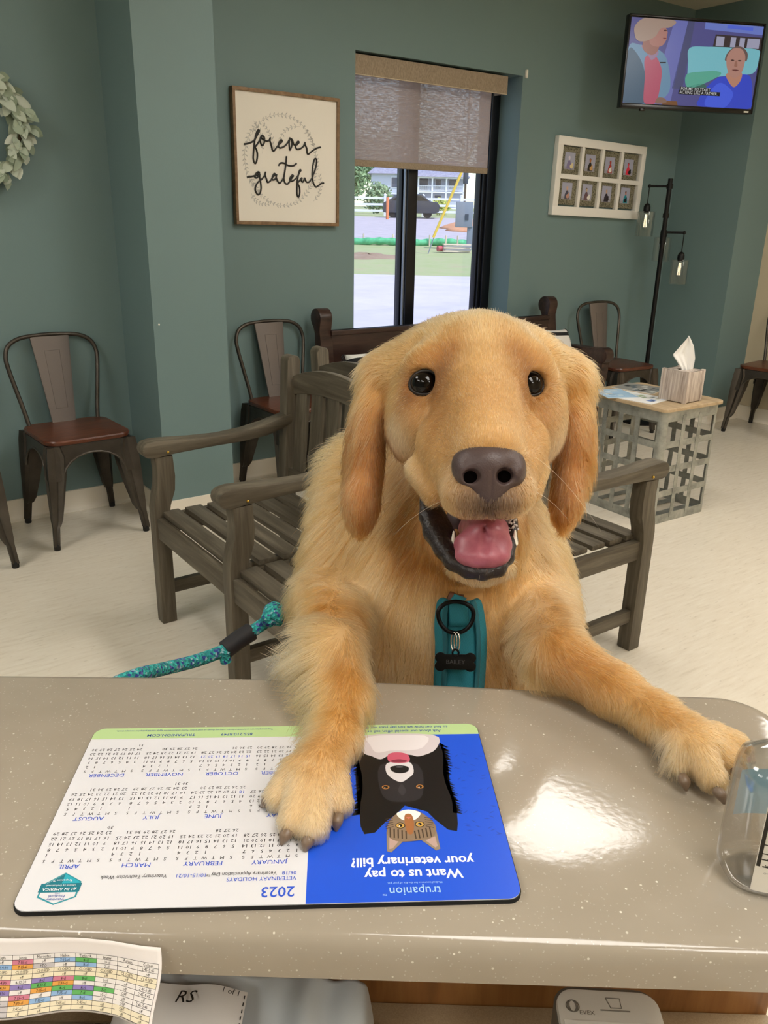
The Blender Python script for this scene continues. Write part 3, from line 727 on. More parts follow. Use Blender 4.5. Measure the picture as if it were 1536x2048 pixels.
# tissue box cover + tissue
WASH = wood('whitewashed_wood', [(0.22, '7f6f65'), (0.42, 'b0a094'), (0.6, 'd2c6ba'), (0.85, 'e4dcd2')], 0.6, (60, 60, 3), 0.15)
t = thing('tissue_box', 'whitewashed wooden tissue box cover standing on the basket table', 'tissue box', (3.437, 2.328, 0.573), math.radians(3))
h, H = 0.072, 0.152
for nm, lo, hi in (('front_panel', (-h + 0.012, -h + 0.002, 0.004), (h - 0.012, -h + 0.012, H - 0.004)), ('rear_panel', (-h + 0.012, h - 0.012, 0.004), (h - 0.012, h - 0.002, H - 0.004)), ('side_panel', (-h + 0.002, -h + 0.012, 0.004), (-h + 0.012, h - 0.012, H - 0.004)), ('side_panel', (h - 0.012, -h + 0.012, 0.004), (h - 0.002, h - 0.012, H - 0.004))):
    b = B(); b.box(lo, hi, 0.001); b.build(nm, WASH, t)
for sx in (-1, 1):
    for sy in (-1, 1):
        b = B(); x, y = sx * (h - 0.009), sy * (h - 0.009); b.box((x - 0.009, y - 0.009, 0), (x + 0.009, y + 0.009, H), 0.0015); b.build('corner_post', WASH, t)
b = B(); ring = [(0.035 * math.cos(a), 0.022 * math.sin(a)) for a in np.linspace(0, 2 * PI, 25)[:-1]]
q = [(0.9 * (h - 0.004) * (1 if math.cos(a) > 0 else -1) * min(1, abs(math.cos(a)) * 1.42), 0.9 * (h - 0.004) * (1 if math.sin(a) > 0 else -1) * min(1, abs(math.sin(a)) * 1.42)) for a in np.linspace(0, 2 * PI, 25)[:-1]]
b.loft([[(x * 1.11, y * 1.11, H - 0.012) for x, y in q], [(x * 1.11, y * 1.11, H - 0.004) for x, y in q], [(x, y, H - 0.004) for x, y in ring], [(x, y, H - 0.012) for x, y in ring], [(x * 1.11, y * 1.11, H - 0.012) for x, y in q]], caps=False)
b.build('top_panel', WASH, t)
TIS = M('tissue_paper', 'f4f2ee', 0.9).m
b = B()
def _pl(P, v):
    for (v0, x0, z0), (v1, x1, z1) in zip(P, P[1:]):
        if v <= v1: k = (v - v0) / (v1 - v0); return x0 + (x1 - x0) * k, z0 + (z1 - z0) * k
    return P[-1][1:]
def tf(u, v):
    xl, zl = _pl([(0, -0.012, 0), (0.15, -0.022, 0.020), (0.45, -0.066, 0.075), (0.5, -0.064, 0.082), (1, 0.0, 0.165)], v); xr, zr = _pl([(0, 0.045, 0), (0.35, 0.046, 0.06), (0.7, 0.030, 0.118), (0.9, 0.010, 0.152), (1, 0.001, 0.1655)], v)
    a = u * 2 - 1
    return (xl + (xr - xl) * u, (0.016 * math.sin(a * 3.0 + v * 1.5) + 0.006 * math.sin(a * 8)) * (1 - v * 0.7), zl + (zr - zl) * u)
b.grid(tf, 22, 24)
o = b.build('tissue', TIS, None, smooth=True); o.location = (3.437, 2.328, 0.573 + H - 0.012); o.rotation_euler.z = math.radians(-36)
_md = o.modifiers.new('thick', 'SOLIDIFY'); _md.thickness = 0.0008
tag(o, 'white tissue pulled up from the whitewashed wooden box', 'tissue')

# magazines
def magazine(label, loc, rz, w, d, cols, group='magazines on the basket table'):
    t = thing('magazine', label, 'magazine', loc, rz, group)
    b = B(); b.box((-w / 2, -d / 2, 0), (w / 2, d / 2, 0.003), 0.0008); b.build('pages', mat('magazine_paper', 'eeeeec', 0.6), t)
    ms = [mat('print_' + c, c, 0.35) for c in cols]; b = B(); R = random.Random(len(label)); z = 0.0031
    b.box((-w / 2, -d / 2, z - 0.0001), (w / 2, d / 2, z))
    for k in range(14):
        x, y = R.uniform(-w / 2, w / 2 - 0.06), R.uniform(-d / 2, d / 2 - 0.03); ww, dd = R.uniform(0.02, 0.06), R.uniform(0.008, 0.03)
        b.poly([(x, y, z + 0.0001 * (1 + k % 3)), (x + ww, y, z + 0.0001 * (1 + k % 3)), (x + ww, y + dd, z + 0.0001 * (1 + k % 3)), (x, y + dd, z + 0.0001 * (1 + k % 3))], 1 + k % (len(cols) - 1))
    b.build('cover', ms, t, smooth=False)
magazine('open white printed magazine lying nearest the edge of the basket table', (3.30, 2.47, 0.573), math.radians(8), 0.19, 0.26, ['f6f5f2', 'b8d0e4', 'e6e4d8', 'a8be98', 'f0eeea', '7f98d0', 'e0e6ee'])
magazine('pale blue and white magazine lying under the open one on the basket table', (3.27, 2.585, 0.5735), math.radians(-25), 0.16, 0.20, ['a9cbe6', 'f0eee6', '8fb6d8', 'd8e6f0'])
magazine('dark printed magazine at the back of the basket table', (3.50, 2.61, 0.573), math.radians(12), 0.19, 0.22, ['8c8c88', '3c3c3c', 'c6c6c0', '5a6a72'])

# ------------------------------------------------------------------ floor lamp
LB = mat('black_lamp_metal', '0d0d0e', 0.45, metal=0.4)
SHG = M('clear_shade_glass', 'ffffff', 0.02, trans=1.0, ior=1.45)
_a = SHG.n('BsdfTransparent'); _bq = SHG.n('BsdfGlossy'); _bq.inputs[1].default_value = 0.05; _m2 = SHG.n('MixShader')
_a.inputs[0].default_value = (0.97, 0.97, 0.965, 1); _fr = SHG.n('LayerWeight'); _fr.inputs[0].default_value = 0.25
SHG.l(SHG.math('ADD', SHG.math('MULTIPLY', _fr.outputs[1], 0.35), 0.03), _m2.inputs[0]); SHG.l(_a.outputs[0], _m2.inputs[1]); SHG.l(_bq.outputs[0], _m2.inputs[2]); SHG.l(_m2.outputs[0], SHG.nt.nodes['Material Output'].inputs[0])
BULB = SHG.m
FIL = M('bulb_filament', 'fff2cc', 0.3, emit='fff2d0', es=1.1).m
lx, ly = 4.95, 3.66
t = thing('floor_lamp', 'black floor lamp in the corner with three clear glass shades', 'floor lamp', (lx, ly, 0))
b = B(); b.lathe([(0.135, 0.0), (0.135, 0.012), (0.125, 0.02), (0.03, 0.026), (0.018, 0.04)], n=28); b.build('base', LB, t)
b = B(); b.tube([(0, 0, 0.02), (0, 0, 1.652)], 0.0155, 12); b.tube([(0, 0, 1.24), (0, 0, 1.30)], 0.021, 12); b.build('pole', LB, t)
for ax, ay, az, sz in ((-0.079, 0.101, 1.604, 0.145), (0.077, -0.107, 1.314, 0.16), (0.098, 0.072, 1.42, 0.125)):
    b = B(); b.tube([(0, 0, az), (ax, ay, az)], 0.0075, 8); b.ball((ax, ay, az), 0.012, 10, 8); b.lathe([(0.021, -0.015), (0.021, 0.015)], (0, 0, az), 12); b.build('arm', LB, t)
    b = B(); b.tube([(ax, ay, az), (ax, ay, az - sz + 0.035)], 0.0035, 6); b.build('cord', LB, t)
    zs = az - sz
    b = B(); b.lathe([(0.006, 0.038), (0.017, 0.03), (0.023, 0.015), (0.024, -0.012), (0.019, -0.014)], (ax, ay, zs), 16); b.lathe([(0.018, -0.014), (0.018, -0.024)], (ax, ay, zs), 16); so = b.build('socket', LB, t)
    b = B(); b.lathe([(0.020, -0.012), (0.056, -0.014), (0.058, -0.018), (0.058, -0.175), (0.0565, -0.175), (0.0565, -0.019), (0.020, -0.014)], (ax, ay, zs), 28, caps=False); b.build('shade', SHG.m, t)
    b = B(); b.lathe([(0.012, -0.022), (0.015, -0.035), (0.024, -0.07), (0.027, -0.095), (0.022, -0.118), (0.009, -0.132), (0.002, -0.134)], (ax, ay, zs), 16); bu = b.build('bulb', BULB, t)
    b = B()
    for k in range(5):
        a = k * 2 * PI / 5; b.tube([(ax + 0.006 * math.cos(a), ay + 0.006 * math.sin(a), zs - 0.035), (ax + 0.010 * math.cos(a), ay + 0.010 * math.sin(a), zs - 0.115)], 0.0016, 5)
    b.build('filament', FIL, bu)

# ------------------------------------------------------------------ television in the corner
TVB = mat('tv_black', '0b0b0d', 0.25)
ta = math.atan2(-0.354, 0.806)
t = thing('television', 'black wall-mounted television showing two people, high in the corner', 'television', (4.70, 3.42, 2.265), ta)
w, hh = 0.445, 0.246
b = B(); b.box((-w, 0.0, -hh), (w, 0.045, hh), 0.004); b.box((-0.25, 0.04, -0.16), (0.25, 0.075, 0.16), 0.01); b.build('housing', TVB, t)
b = B()
for lo, hi in (((-w, -0.004, -hh), (w, 0.004, -hh + 0.022)), ((-w, -0.004, hh - 0.010), (w, 0.004, hh)), ((-w, -0.004, -hh), (-w + 0.012, 0.004, hh)), ((w - 0.012, -0.004, -hh), (w, 0.004, hh))): b.box(lo, hi, 0.001)
b.build('bezel', TVB, t)
b = B(); b.box((w - 0.062, -0.0055, -hh + 0.006), (w - 0.03, -0.003, -hh + 0.015)); b.build('badge', mat('white_plastic'), t)
b = B(); b.box((-0.31, 0.0, -hh - 0.012), (-0.28, 0.02, -hh + 0.002), 0.002); b.build('sensor', TVB, t)
b = B(); b.bar((0.0, 0.07, 0.0), (0.13, 0.33, 0.0), 0.05, 0.08, bev=0.004); b.box((-0.1, 0.068, -0.1), (0.1, 0.078, 0.1), 0.002); b.build('mount', TVB, t)
SC_ES = 0.72
def scr(c):
    n = 'screen_' + c
    if n not in MATS:
        m = M(n, '050505', 0.25, spec=0.4, emit=c, es=SC_ES); MATS[n] = m.m
    return MATS[n]
sw, sh = 0.433, 0.224
def SP(u, v, k): return (-sw + 2 * sw * u, -0.0005 - 0.00025 * k, sh - 2 * sh * v + 0.005)   # u,v from top left
cols = []; b = B()
def shape(c, pts, k, smooth=True):
    if c not in cols: cols.append(c)
    pp = pts
    if smooth: pp = [(p.x, p.y) for p in catmull([(x, y, 0) for x, y in pts], 5, True)]
    pp = [(min(1, max(0, x)), min(1, max(0, y))) for x, y in pp]
    b.poly([SP(x, y, k) for x, y in pp], cols.index(c))
shape('56558f', [(0, 0), (1, 0), (1, 1), (0, 1)], 0, False)
shape('6f74b8', [(0.32, 0), (0.42, 0), (0.36, 1), (0.2, 1)], 1, False)
shape('4d5078', [(0.42, 0), (0.47, 0), (0.44, 0.8), (0.36, 0.8)], 1, False)
shape('7182d0', [(0.55, 0), (1, 0), (1, 0.10), (0.55, 0.08)], 1, False)
shape('5a6fe0', [(0.72, 0.01), (0.92, 0.02), (0.92, 0.06), (0.72, 0.05)], 2, False)
shape('3d3335', [(0.64, 0.13), (1, 0.13), (1, 0.29), (0.63, 0.28)], 2, False)
for x0, x1 in ((0.65, 0.71), (0.76, 0.80), (0.83, 0.87), (0.89, 0.985)): shape('a8a8c0', [(x0, 0.15), (x1, 0.15), (x1, 0.265), (x0, 0.265)], 3, False)
shape('7ec4d0', [(0.455, 0.31), (0.6, 0.28), (0.8, 0.27), (0.99, 0.28), (1.0, 0.40), (0.97, 0.56), (0.8, 0.60), (0.62, 0.66), (0.5, 0.76), (0.47, 0.7), (0.46, 0.5)], 4)
shape('5fb09a', [(0.46, 0.62), (0.56, 0.58), (0.68, 0.56), (0.72, 0.60), (0.6, 0.72), (0.5, 0.78), (0.46, 0.74)], 5)
shape('3f6b62', [(0.47, 0.78), (0.58, 0.72), (0.62, 0.76), (0.52, 0.82)], 5)
shape('3a4fd0', [(0.58, 0.9), (0.63, 0.75), (0.70, 0.64), (0.76, 0.62), (0.92, 0.58), (0.97, 0.66), (0.99, 0.85), (0.97, 1.0), (0.6, 1.0)], 6)
shape('4c66ea', [(0.63, 0.98), (0.66, 0.80), (0.72, 0.70), (0.79, 0.74), (0.84, 0.84), (0.78, 1.0)], 7)
shape('c08a74', [(0.76, 0.60), (0.80, 0.56), (0.88, 0.56), (0.88, 0.66), (0.84, 0.74), (0.80, 0.70)], 7)
shape('6f5a56', [(0.735, 0.42), (0.75, 0.33), (0.80, 0.26), (0.86, 0.26), (0.905, 0.33), (0.905, 0.42), (0.88, 0.40), (0.8, 0.3), (0.76, 0.42)], 8)
shape('b98a7c', [(0.75, 0.46), (0.752, 0.36), (0.79, 0.28), (0.85, 0.28), (0.887, 0.35), (0.892, 0.46), (0.875, 0.57), (0.83, 0.63), (0.78, 0.58)], 9)
for x in (0.795, 0.85): shape('4a3230', [(x - 0.015, 0.42), (x, 0.412), (x + 0.015, 0.42), (x, 0.428)], 10)
shape('6a3a38', [(0.80, 0.535), (0.83, 0.528), (0.855, 0.535), (0.83, 0.548)], 10)
shape('a07060', [(0.818, 0.43), (0.83, 0.43), (0.838, 0.49), (0.815, 0.49)], 10)
shape('6d93b0', [(0.0, 0.36), (0.08, 0.31), (0.2, 0.34), (0.28, 0.42), (0.33, 0.62), (0.345, 0.82), (0.30, 0.93), (0.24, 0.98), (0.0, 0.99)], 4)
shape('3f5c74', [(0.0, 0.40), (0.06, 0.40), (0.14, 0.62), (0.17, 0.98), (0.0, 0.99)], 5)
shape('b9566e', [(0.13, 0.46), (0.2, 0.42), (0.26, 0.56), (0.27, 0.72), (0.25, 0.98), (0.16, 0.98), (0.15, 0.72)], 6)
shape('9c7f9c', [(0.09, 0.32), (0.14, 0.40), (0.18, 0.48), (0.22, 0.42), (0.22, 0.36), (0.15, 0.33)], 7)
shape('9c6a60', [(0.10, 0.30), (0.13, 0.22), (0.22, 0.24), (0.22, 0.36), (0.18, 0.42), (0.12, 0.38)], 8)
shape('b07a70', [(0.16, 0.08), (0.24, 0.08), (0.275, 0.14), (0.27, 0.20), (0.275, 0.225), (0.25, 0.30), (0.2, 0.32), (0.15, 0.27)], 9)
shape('a88f80', [(0.04, 0.22), (0.03, 0.10), (0.10, 0.0), (0.25, -0.01), (0.33, 0.02), (0.29, 0.09), (0.22, 0.11), (0.19, 0.2), (0.13, 0.26), (0.07, 0.27)], 10)
shape('5a3432', [(0.245, 0.125), (0.262, 0.12), (0.268, 0.132), (0.25, 0.138)], 11); shape('7a3438', [(0.245, 0.215), (0.272, 0.213), (0.262, 0.228)], 11)
shape('8a6a5c', [(0.26, 0.92), (0.31, 0.92), (0.33, 0.97), (0.25, 0.99)], 8)
shape('7a5030', [(0.3, 0.95), (0.41, 0.95), (0.42, 1.0), (0.3, 1.0)], 5, False)
shape('14141c', [(0.245, 0.495), (0.29, 0.49), (0.29, 0.505), (0.245, 0.51)], 8, False)
shape('17181e', [(0.42, 0.772), (0.655, 0.772), (0.655, 0.815), (0.42, 0.815)], 12, False); shape('17181e', [(0.413, 0.813), (0.735, 0.813), (0.735, 0.862), (0.413, 0.862)], 12, False)
cols.append('d8d8d8')
for s_, u0, v0 in (('FOR ME TO START', 0.427, 0.795), ('ACTING LIKE A FATHER.', 0.420, 0.838)):
    p = SP(u0, v0, 14); b.text(s_, 0.0235, Matrix.Translation(p) @ Matrix.Rotation(PI / 2, 4, 'X'), cols.index('d8d8d8'), 'LEFT', bold=0.0001)
bmesh.ops.triangulate(b.bm, faces=[f for f in b.bm.faces if len(f.verts) > 4])
b.build('screen', [scr(c) for c in cols], t, smooth=False)

# ------------------------------------------------------------------ framed word sign
FRW = wood('sign_frame_wood', [(0.25, '6b5236'), (0.5, '86694a'), (0.8, 'a0835f')], 0.55, (20, 20, 20), 0.1)
t = thing('framed_sign', 'square white sign reading forever grateful in a thin brown wood frame', 'wall sign', (2.185, YB - 0.002, 1.632))
t.rotation_euler.y = math.radians(0.4)
A, Bh = 0.298, 0.306
b = B()
for lo, hi in (((-A, -0.035, Bh - 0.016), (A, 0, Bh)), ((-A, -0.035, -Bh), (A, 0, -Bh + 0.016)), ((-A, -0.035, -Bh + 0.016), (-A + 0.014, 0, Bh - 0.016)), ((A - 0.014, -0.035, -Bh + 0.016), (A, 0, Bh - 0.016))): b.box(lo, hi, 0.0015)
b.build('frame', FRW, t)
b = B(); b.box((-A + 0.01, -0.024, -Bh + 0.01), (A - 0.01, -0.008, Bh - 0.01)); b.build('board', mat('cream_sign_board', 'efe9dc', 0.6), t)
FV = [[(-242, 59), (-214, 65), (-187, 79), (-169, 104), (-158, 122), (-164, 126), (-174, 111), (-183, 82), (-188, 52), (-192, 23), (-194, -2), (-189, -20), (-182, -23), (-175, -9), (-171, 17), (-176, 39), (-182, 49), (-170, 64), (-156, 83), (-149, 98), (-145, 104)], [(-145, 104), (-154, 87), (-150, 65), (-140, 60), (-131, 78), (-132, 96), (-142, 103), (-147, 93), (-134, 85), (-117, 80), (-103, 87), (-98, 98)], [(-98, 98), (-102, 87), (-96, 69), (-91, 51), (-87, 40), (-77, 42), (-63, 58), (-47, 73)], [(-47, 73), (-33, 85), (-39, 91), (-51, 79), (-55, 62), (-43, 55), (-18, 66), (1, 86), (12, 105)], [(12, 105), (6, 82), (8, 56), (11, 49), (22, 72), (20, 94), (15, 101), (25, 94), (31, 76)], [(31, 76), (45, 73), (62, 86), (57, 91), (45, 77), (45, 59), (59, 55), (85, 68), (98, 90)], [(98, 90), (97, 80), (107, 62), (109, 41), (117, 36), (137, 51), (166, 67), (189, 73)]]
GR = [[(-231, -88), (-202, -83), (-180, -77), (-163, -65), (-171, -62), (-184, -73), (-187, -87), (-175, -87), (-162, -69), (-162, -86), (-157, -111), (-156, -138), (-163, -160), (-175, -165), (-185, -153), (-187, -135), (-175, -112), (-154, -96), (-135, -77), (-128, -59)], [(-128, -59), (-131, -73), (-123, -95), (-118, -107), (-102, -98), (-88, -79), (-72, -69)], [(-72, -69), (-81, -65), (-92, -81), (-91, -94), (-74, -88), (-67, -67), (-70, -82), (-61, -100), (-50, -107), (-35, -92), (-23, -72)], [(-10, 19), (-13, -12), (-20, -50), (-26, -80), (-22, -103), (-8, -110), (6, -98), (21, -78)], [(-56, -27), (-45, -15), (-24, -14), (-1, -23), (27, -23), (47, -11)], [(21, -78), (28, -70), (21, -67), (9, -81), (10, -94), (25, -93), (49, -75), (66, -50)], [(66, -50), (72, -42), (66, -41), (58, -62), (51, -92), (48, -131), (49, -158), (57, -169), (64, -150), (63, -123), (54, -104), (66, -88), (78, -76)], [(78, -76), (75, -91), (84, -96), (94, -77), (98, -87), (106, -96), (120, -94), (135, -78)], [(135, -78), (158, -30), (165, 5), (160, 18), (151, 11), (141, -23), (138, -66), (145, -97), (159, -116), (174, -111), (191, -99), (208, -96)]]
b = B()
for st in FV + GR: b.tube(catmull([(x / 1000, -0.0265, z / 1000) for x, z in st], 5), 0.0042, 8)
b.build('lettering', mat('black_ink', '17150f', 0.5), t)
INK = mat('pale_grey_ink', 'c0bdb5', 0.7); b = B(); R = random.Random(4)
def twig(c, a0, a1, rx, rz, n, ln):
    pts = [(c[0] + rx * math.cos(a0 + (a1 - a0) * k / n), -0.0245, c[1] + rz * math.sin(a0 + (a1 - a0) * k / n)) for k in range(n + 1)]
    b.tube(pts, 0.0007, 4)
    for k in range(1, n):
        p = Vector(pts[k]); d = (Vector(pts[k + 1]) - p).normalized()
        for s in (-1, 1):
            ang = s * math.radians(R.uniform(32, 60)); q = Vector((d.x * math.cos(ang) - d.z * math.sin(ang), 0, d.x * math.sin(ang) + d.z * math.cos(ang)))
            L = ln * R.uniform(0.7, 1.2); m = Vector((-q.z, 0, q.x)) * 0.0032
            b.poly([p, p + q * L * 0.5 + m, p + q * L, p + q * L * 0.5 - m])
D_ = math.radians
twig((-30, 5), 0, 0, 0, 0, 1, 0) if False else None
for c, a0, a1, rx, rz, n, ln in (((-0.03, 0.0), D_(150), D_(20), 0.195, 0.205, 20, 0.017), ((-0.035, -0.005), D_(200), D_(330), 0.19, 0.208, 22, 0.018), ((-0.04, 0.0), D_(130), D_(232), 0.20, 0.20, 18, 0.02), ((-0.03, 0.0), D_(-42), D_(48), 0.195, 0.195, 18, 0.02), ((0.06, 0.06), D_(85), D_(190), 0.11, 0.10, 9, 0.015), ((-0.27, 0.05), D_(-10), D_(50), 0.13, 0.15, 8, 0.017), ((-0.20, 0.03), D_(0), D_(60), 0.12, 0.15, 8, 0.017), ((0.10, -0.10), D_(-60), D_(30), 0.09, 0.10, 9, 0.017), ((-0.13, -0.15), D_(190), D_(290), 0.08, 0.06, 8, 0.016)):
    twig(c, a0, a1, rx, rz, n, ln)
b.build('leaf_wreath_print', INK, t, smooth=False)

# ------------------------------------------------------------------ white window-style frame with eight photos
PW = mat('white_frame_paint', 'efece4', 0.4)
t = thing('photo_frame', 'white window style frame holding eight small photos in two rows', 'picture frame', (4.522, YB - 0.001, 1.632))
t.rotation_euler.y = math.radians(1.2)
FA, FB = 0.43, 0.232
b = B()
b.box((-FA, -0.035, FB - 0.05), (FA, 0, FB), 0.003); b.box((-FA, -0.035, -FB), (FA, 0, -FB + 0.055), 0.003)
b.box((-FA + 0.0003, -0.0347, -FB + 0.05), (-FA + 0.048, 0, FB - 0.045), 0.001); b.box((FA - 0.042, -0.0347, -FB + 0.05), (FA - 0.0003, 0, FB - 0.045), 0.001)
iw = (2 * FA - 0.09) / 4
for k in (1, 2, 3):
    x = -FA + 0.048 + iw * k; b.box((x - 0.013, -0.031, -FB + 0.05), (x + 0.013, -0.004, FB - 0.045), 0.003)
b.box((-FA + 0.04, -0.0318, -0.013), (FA - 0.04, -0.0045, 0.015), 0.003)
b.build('frame', PW, t)
_mm = M('damask_mat', '6d6a55', 0.8); _vv = _mm.voro(_mm.coord('Object', (1, 1, 1)), 60)
_mm.color(_mm.ramp(_vv.outputs[0], [(0.2, '4d4a38'), (0.45, '8b8670'), (0.7, '625e4a')])); 
FIG = [('d8d0dc', '8078a0', 'e0d0a0'), ('b07040', '1a1a1a', 'd0a060'), ('b04030', 'b03020', 'f0eee8'), ('e0485a', 'e03048', '15151a'), ('d0a890', '484858', 'c09080'), ('c8b090', '6a5058', 'e8e4dc'), ('c0a088', '2a2432', '201820'), ('c08070', '2090a0', '101018')]
for i in range(8):
    r_, c_ = divmod(i, 4); x = -FA + 0.048 + iw * (c_ + 0.5); z = (0.095 if r_ == 0 else -0.083)
    b = B(); b.box((x - iw / 2 + 0.008, -0.012, z - 0.083), (x + iw / 2 - 0.008, -0.006, z + 0.083)); mt = b.build('photo_mat', _mm.m, t, smooth=False)
    b = B(); y = -0.0125; w_, h_ = 0.047, 0.050; cx, cz = x - 0.004, z
    def P2(pts, k, mi): b.poly([(cx + px * w_, y - 0.0002 * k, cz + pz * h_) for px, pz in pts], mi)
    P2([(-1, -1), (1, -1), (1, 1), (-1, 1)], 0, 0); P2([(-1, -1), (1, -1), (1, -0.55), (-1, -0.7)], 1, 1)
    ell = lambda ex, ez, rx, rz: [(ex + rx * math.cos(a), ez + rz * math.sin(a)) for a in np.linspace(0, 2 * PI, 17)[:-1]]
    sft = ((i * 37) % 5 - 2) * 0.06
    P2([(-0.45 + sft, -0.95), (0.5 + sft, -0.95), (0.38 + sft, -0.3), (0.15 + sft, 0.08), (-0.15 + sft, 0.05), (-0.4 + sft, -0.4)], 2, 3)
    P2(ell(0.0 + sft, 0.28, 0.16, 0.22), 3, 2); P2(ell(-0.02 + sft, 0.40, 0.19, 0.17), 2, 5 if i % 2 else 2)
    P2(ell(0.28 - sft, -0.62, 0.32, 0.26), 4, 4); P2(ell(0.40 - sft, -0.36, 0.15, 0.16), 5, 4)
    hd, bd, pt = FIG[i]
    b.build('photo', [mat('photo_backdrop', 'a9abc0', 0.4), mat('photo_floor', '9c9aa6', 0.4), mat('ph_' + hd, hd, 0.4), mat('ph_' + bd, bd, 0.4), mat('ph_' + pt, pt, 0.4), mat('ph_hair', '4a3226', 0.4)], mt, smooth=False)

# ------------------------------------------------------------------ leaf wreath on the wall
t = thing('leaf_wreath', 'round wreath of pale green leaves on the wall at the left edge', 'wreath', (0.72, YB, 1.69))
b = B(); b.tube([(0.20 * math.cos(a), -0.03, 0.20 * math.sin(a)) for a in np.linspace(0, 2 * PI, 41)[:-1]], 0.012, 8, closed=True); b.build('ring', mat('twig_brown', '5a4a34', 0.8), t)
_lf = M('sage_leaf', '8fa08a', 0.75); _li = _lf.n('ObjectInfo'); _ge = _lf.n('NewGeometry')
_lf.color(_lf.ramp(_ge.outputs['Random Per Island'], [(0.0, '7d8c74'), (0.45, 'a3b09a'), (0.8, 'c0c9b8'), (1.0, 'd2d8ca')])); 
b = B(); R = random.Random(11)
def leaf(p, d, nrm, L, w):
    d = d.normalized(); s = d.cross(nrm).normalized(); nrm = s.cross(d).normalized()
    rows = [(0.0, 0.12, 0), (0.18, 0.55, 0.03), (0.42, 0.98, 0.07), (0.68, 0.9, 0.05), (0.88, 0.5, -0.02), (1.0, 0.05, -0.07)]
    V = []
    for u, ww, up in rows:
        c = p + d * L * u + nrm * L * up; V.append([b.bm.verts.new(c - s * w * ww + nrm * w * 0.28 * ww), b.bm.verts.new(c), b.bm.verts.new(c + s * w * ww + nrm * w * 0.28 * ww)])
    for A_, C_ in zip(V, V[1:]):
        for k in (0, 1): b.bm.faces.new((A_[k], A_[k + 1], C_[k + 1], C_[k]))
for k in range(430):
    a = R.uniform(0, 2 * PI); rad = R.choice((-1, 1)); p = Vector(((0.20 + R.uniform(-0.035, 0.04)) * math.cos(a), -R.uniform(0.02, 0.075), (0.20 + R.uniform(-0.035, 0.04)) * math.sin(a)))
    out = Vector((math.cos(a), 0, math.sin(a))); tan = Vector((math.sin(a), 0, -math.cos(a)))
    d = tan * R.uniform(0.3, 1.0) + out * R.uniform(-0.7, 0.9) + Vector((0, -R.uniform(0.0, 0.55), 0))
    leaf(p, d, Vector((R.uniform(-0.5, 0.5), -1, R.uniform(-0.5, 0.5))), R.uniform(0.048, 0.07), R.uniform(0.015, 0.021))
b.build('leaf_foliage', _lf.m, t, smooth=True)
# ------------------------------------------------------------------ reception counter
CA = math.radians(-36.6)
def CT(a, b, z=0.0):
    return Vector((a * math.cos(CA) - b * math.sin(CA), a * math.sin(CA) + b * math.cos(CA), z))
ZT = 1.02
_c = M('speckled_solid_surface', '9c9284', 0.10, spec=0.5)
_v = _c.coord('Object')
def specks(scale, th, seed, cut_=0.62):
    v = _c.n('TexVoronoi'); v.inputs['Scale'].default_value = scale
    mp = _c.n('Mapping'); mp.inputs['Location'].default_value = (seed, seed * 2.3, seed * 0.7); _c.l(_v, mp.inputs[0]); _c.l(mp.outputs[0], v.inputs['Vector'])
    wn = _c.n('TexWhiteNoise'); _c.l(v.outputs['Color'], wn.inputs['Vector'])
    on = _c.math('GREATER_THAN', wn.outputs['Value'], cut_)
    return _c.math('MULTIPLY', _c.math('LESS_THAN', v.outputs['Distance'], th), on)
_s1 = specks(150, 0.11, 1.0, 0.6); _s2 = specks(420, 0.19, 5.0, 0.5); _s3 = specks(80, 0.06, 9.0, 0.7)
_base = _c.mix(_c.noise(_v, 25, 3), '968c7d', 'a2988a')
_base = _c.mix(_c.math('MULTIPLY', _s2, 0.32), _base, 'cfc8ba')
_base = _c.mix(_c.math('MULTIPLY', _s1, 0.65), _base, 'ddd7c8')
_base = _c.mix(_c.math('MULTIPLY', _s3, 0.8), _base, 'e6e1d4')
_c.color(_base); _c.bump(_c.noise(_v, 210, 2, 0.5), 0.032, 0.002)
STONE = _c.m
OAK = wood('oak_panel', [(0.25, '5e3a1c'), (0.5, '82552a'), (0.75, '9a6c3c')], 0.4, (26, 26, 2.2), 0.05)
DESK = M('tan_laminate', 'a58f70', 0.35); DESK.color(DESK.ramp(DESK.noise(DESK.coord('Object'), 900, 2), [(0.3, '9c876a'), (0.7, 'ad987a')])); 
ct = thing('reception_counter', 'tan grey speckled reception counter the dog leans on', 'counter', CT(-0.2, 0.46, 0), CA)
def L2(a, b): return (a + 0.2, b - 0.46)
def outline(r0, inset=0.0):
    """worktop outline in counter coordinates, right end with rounded corners"""
    n0, f0, x0, x1 = 0.328 + inset, 0.580 - inset, -1.2 + inset, 0.304 - inset
    P = [(x0, n0), (x1 - 0.04, n0)]
    P += [(x1 - 0.04 + 0.04 * math.sin(a), n0 + 0.04 - 0.04 * math.cos(a)) for a in np.linspace(0.2, PI / 2, 7)]
    P += [(x1 - 0.036 + 0.036 * math.cos(a), f0 - 0.036 + 0.036 * math.sin(a)) for a in np.linspace(0, PI / 2, 9)]
    P += [(x1 - 0.12, f0 + 0.001), (0.0, f0 + 0.009), (-0.15, f0 + 0.009), (-0.4, f0 + 0.001), (x0, f0 - 0.03)]
    return [L2(a, b) for a, b in P]
b = B()
rings = []
for z, ins in ((ZT - 0.030, 0.002), (ZT - 0.028, 0.0), (ZT - 0.0105, 0.0), (ZT - 0.006, 0.0012), (ZT - 0.003, 0.0032), (ZT - 0.001, 0.006), (ZT, 0.0105)):
    rings.append([(x, y, z) for x, y in outline(0, ins)])
b.loft(rings); b.build('worktop', STONE, ct)
b = B(); b.box((-0.98, -0.007, 0.0), (0.49, 0.010, ZT - 0.030), 0.001); b.build('panel', OAK, ct)
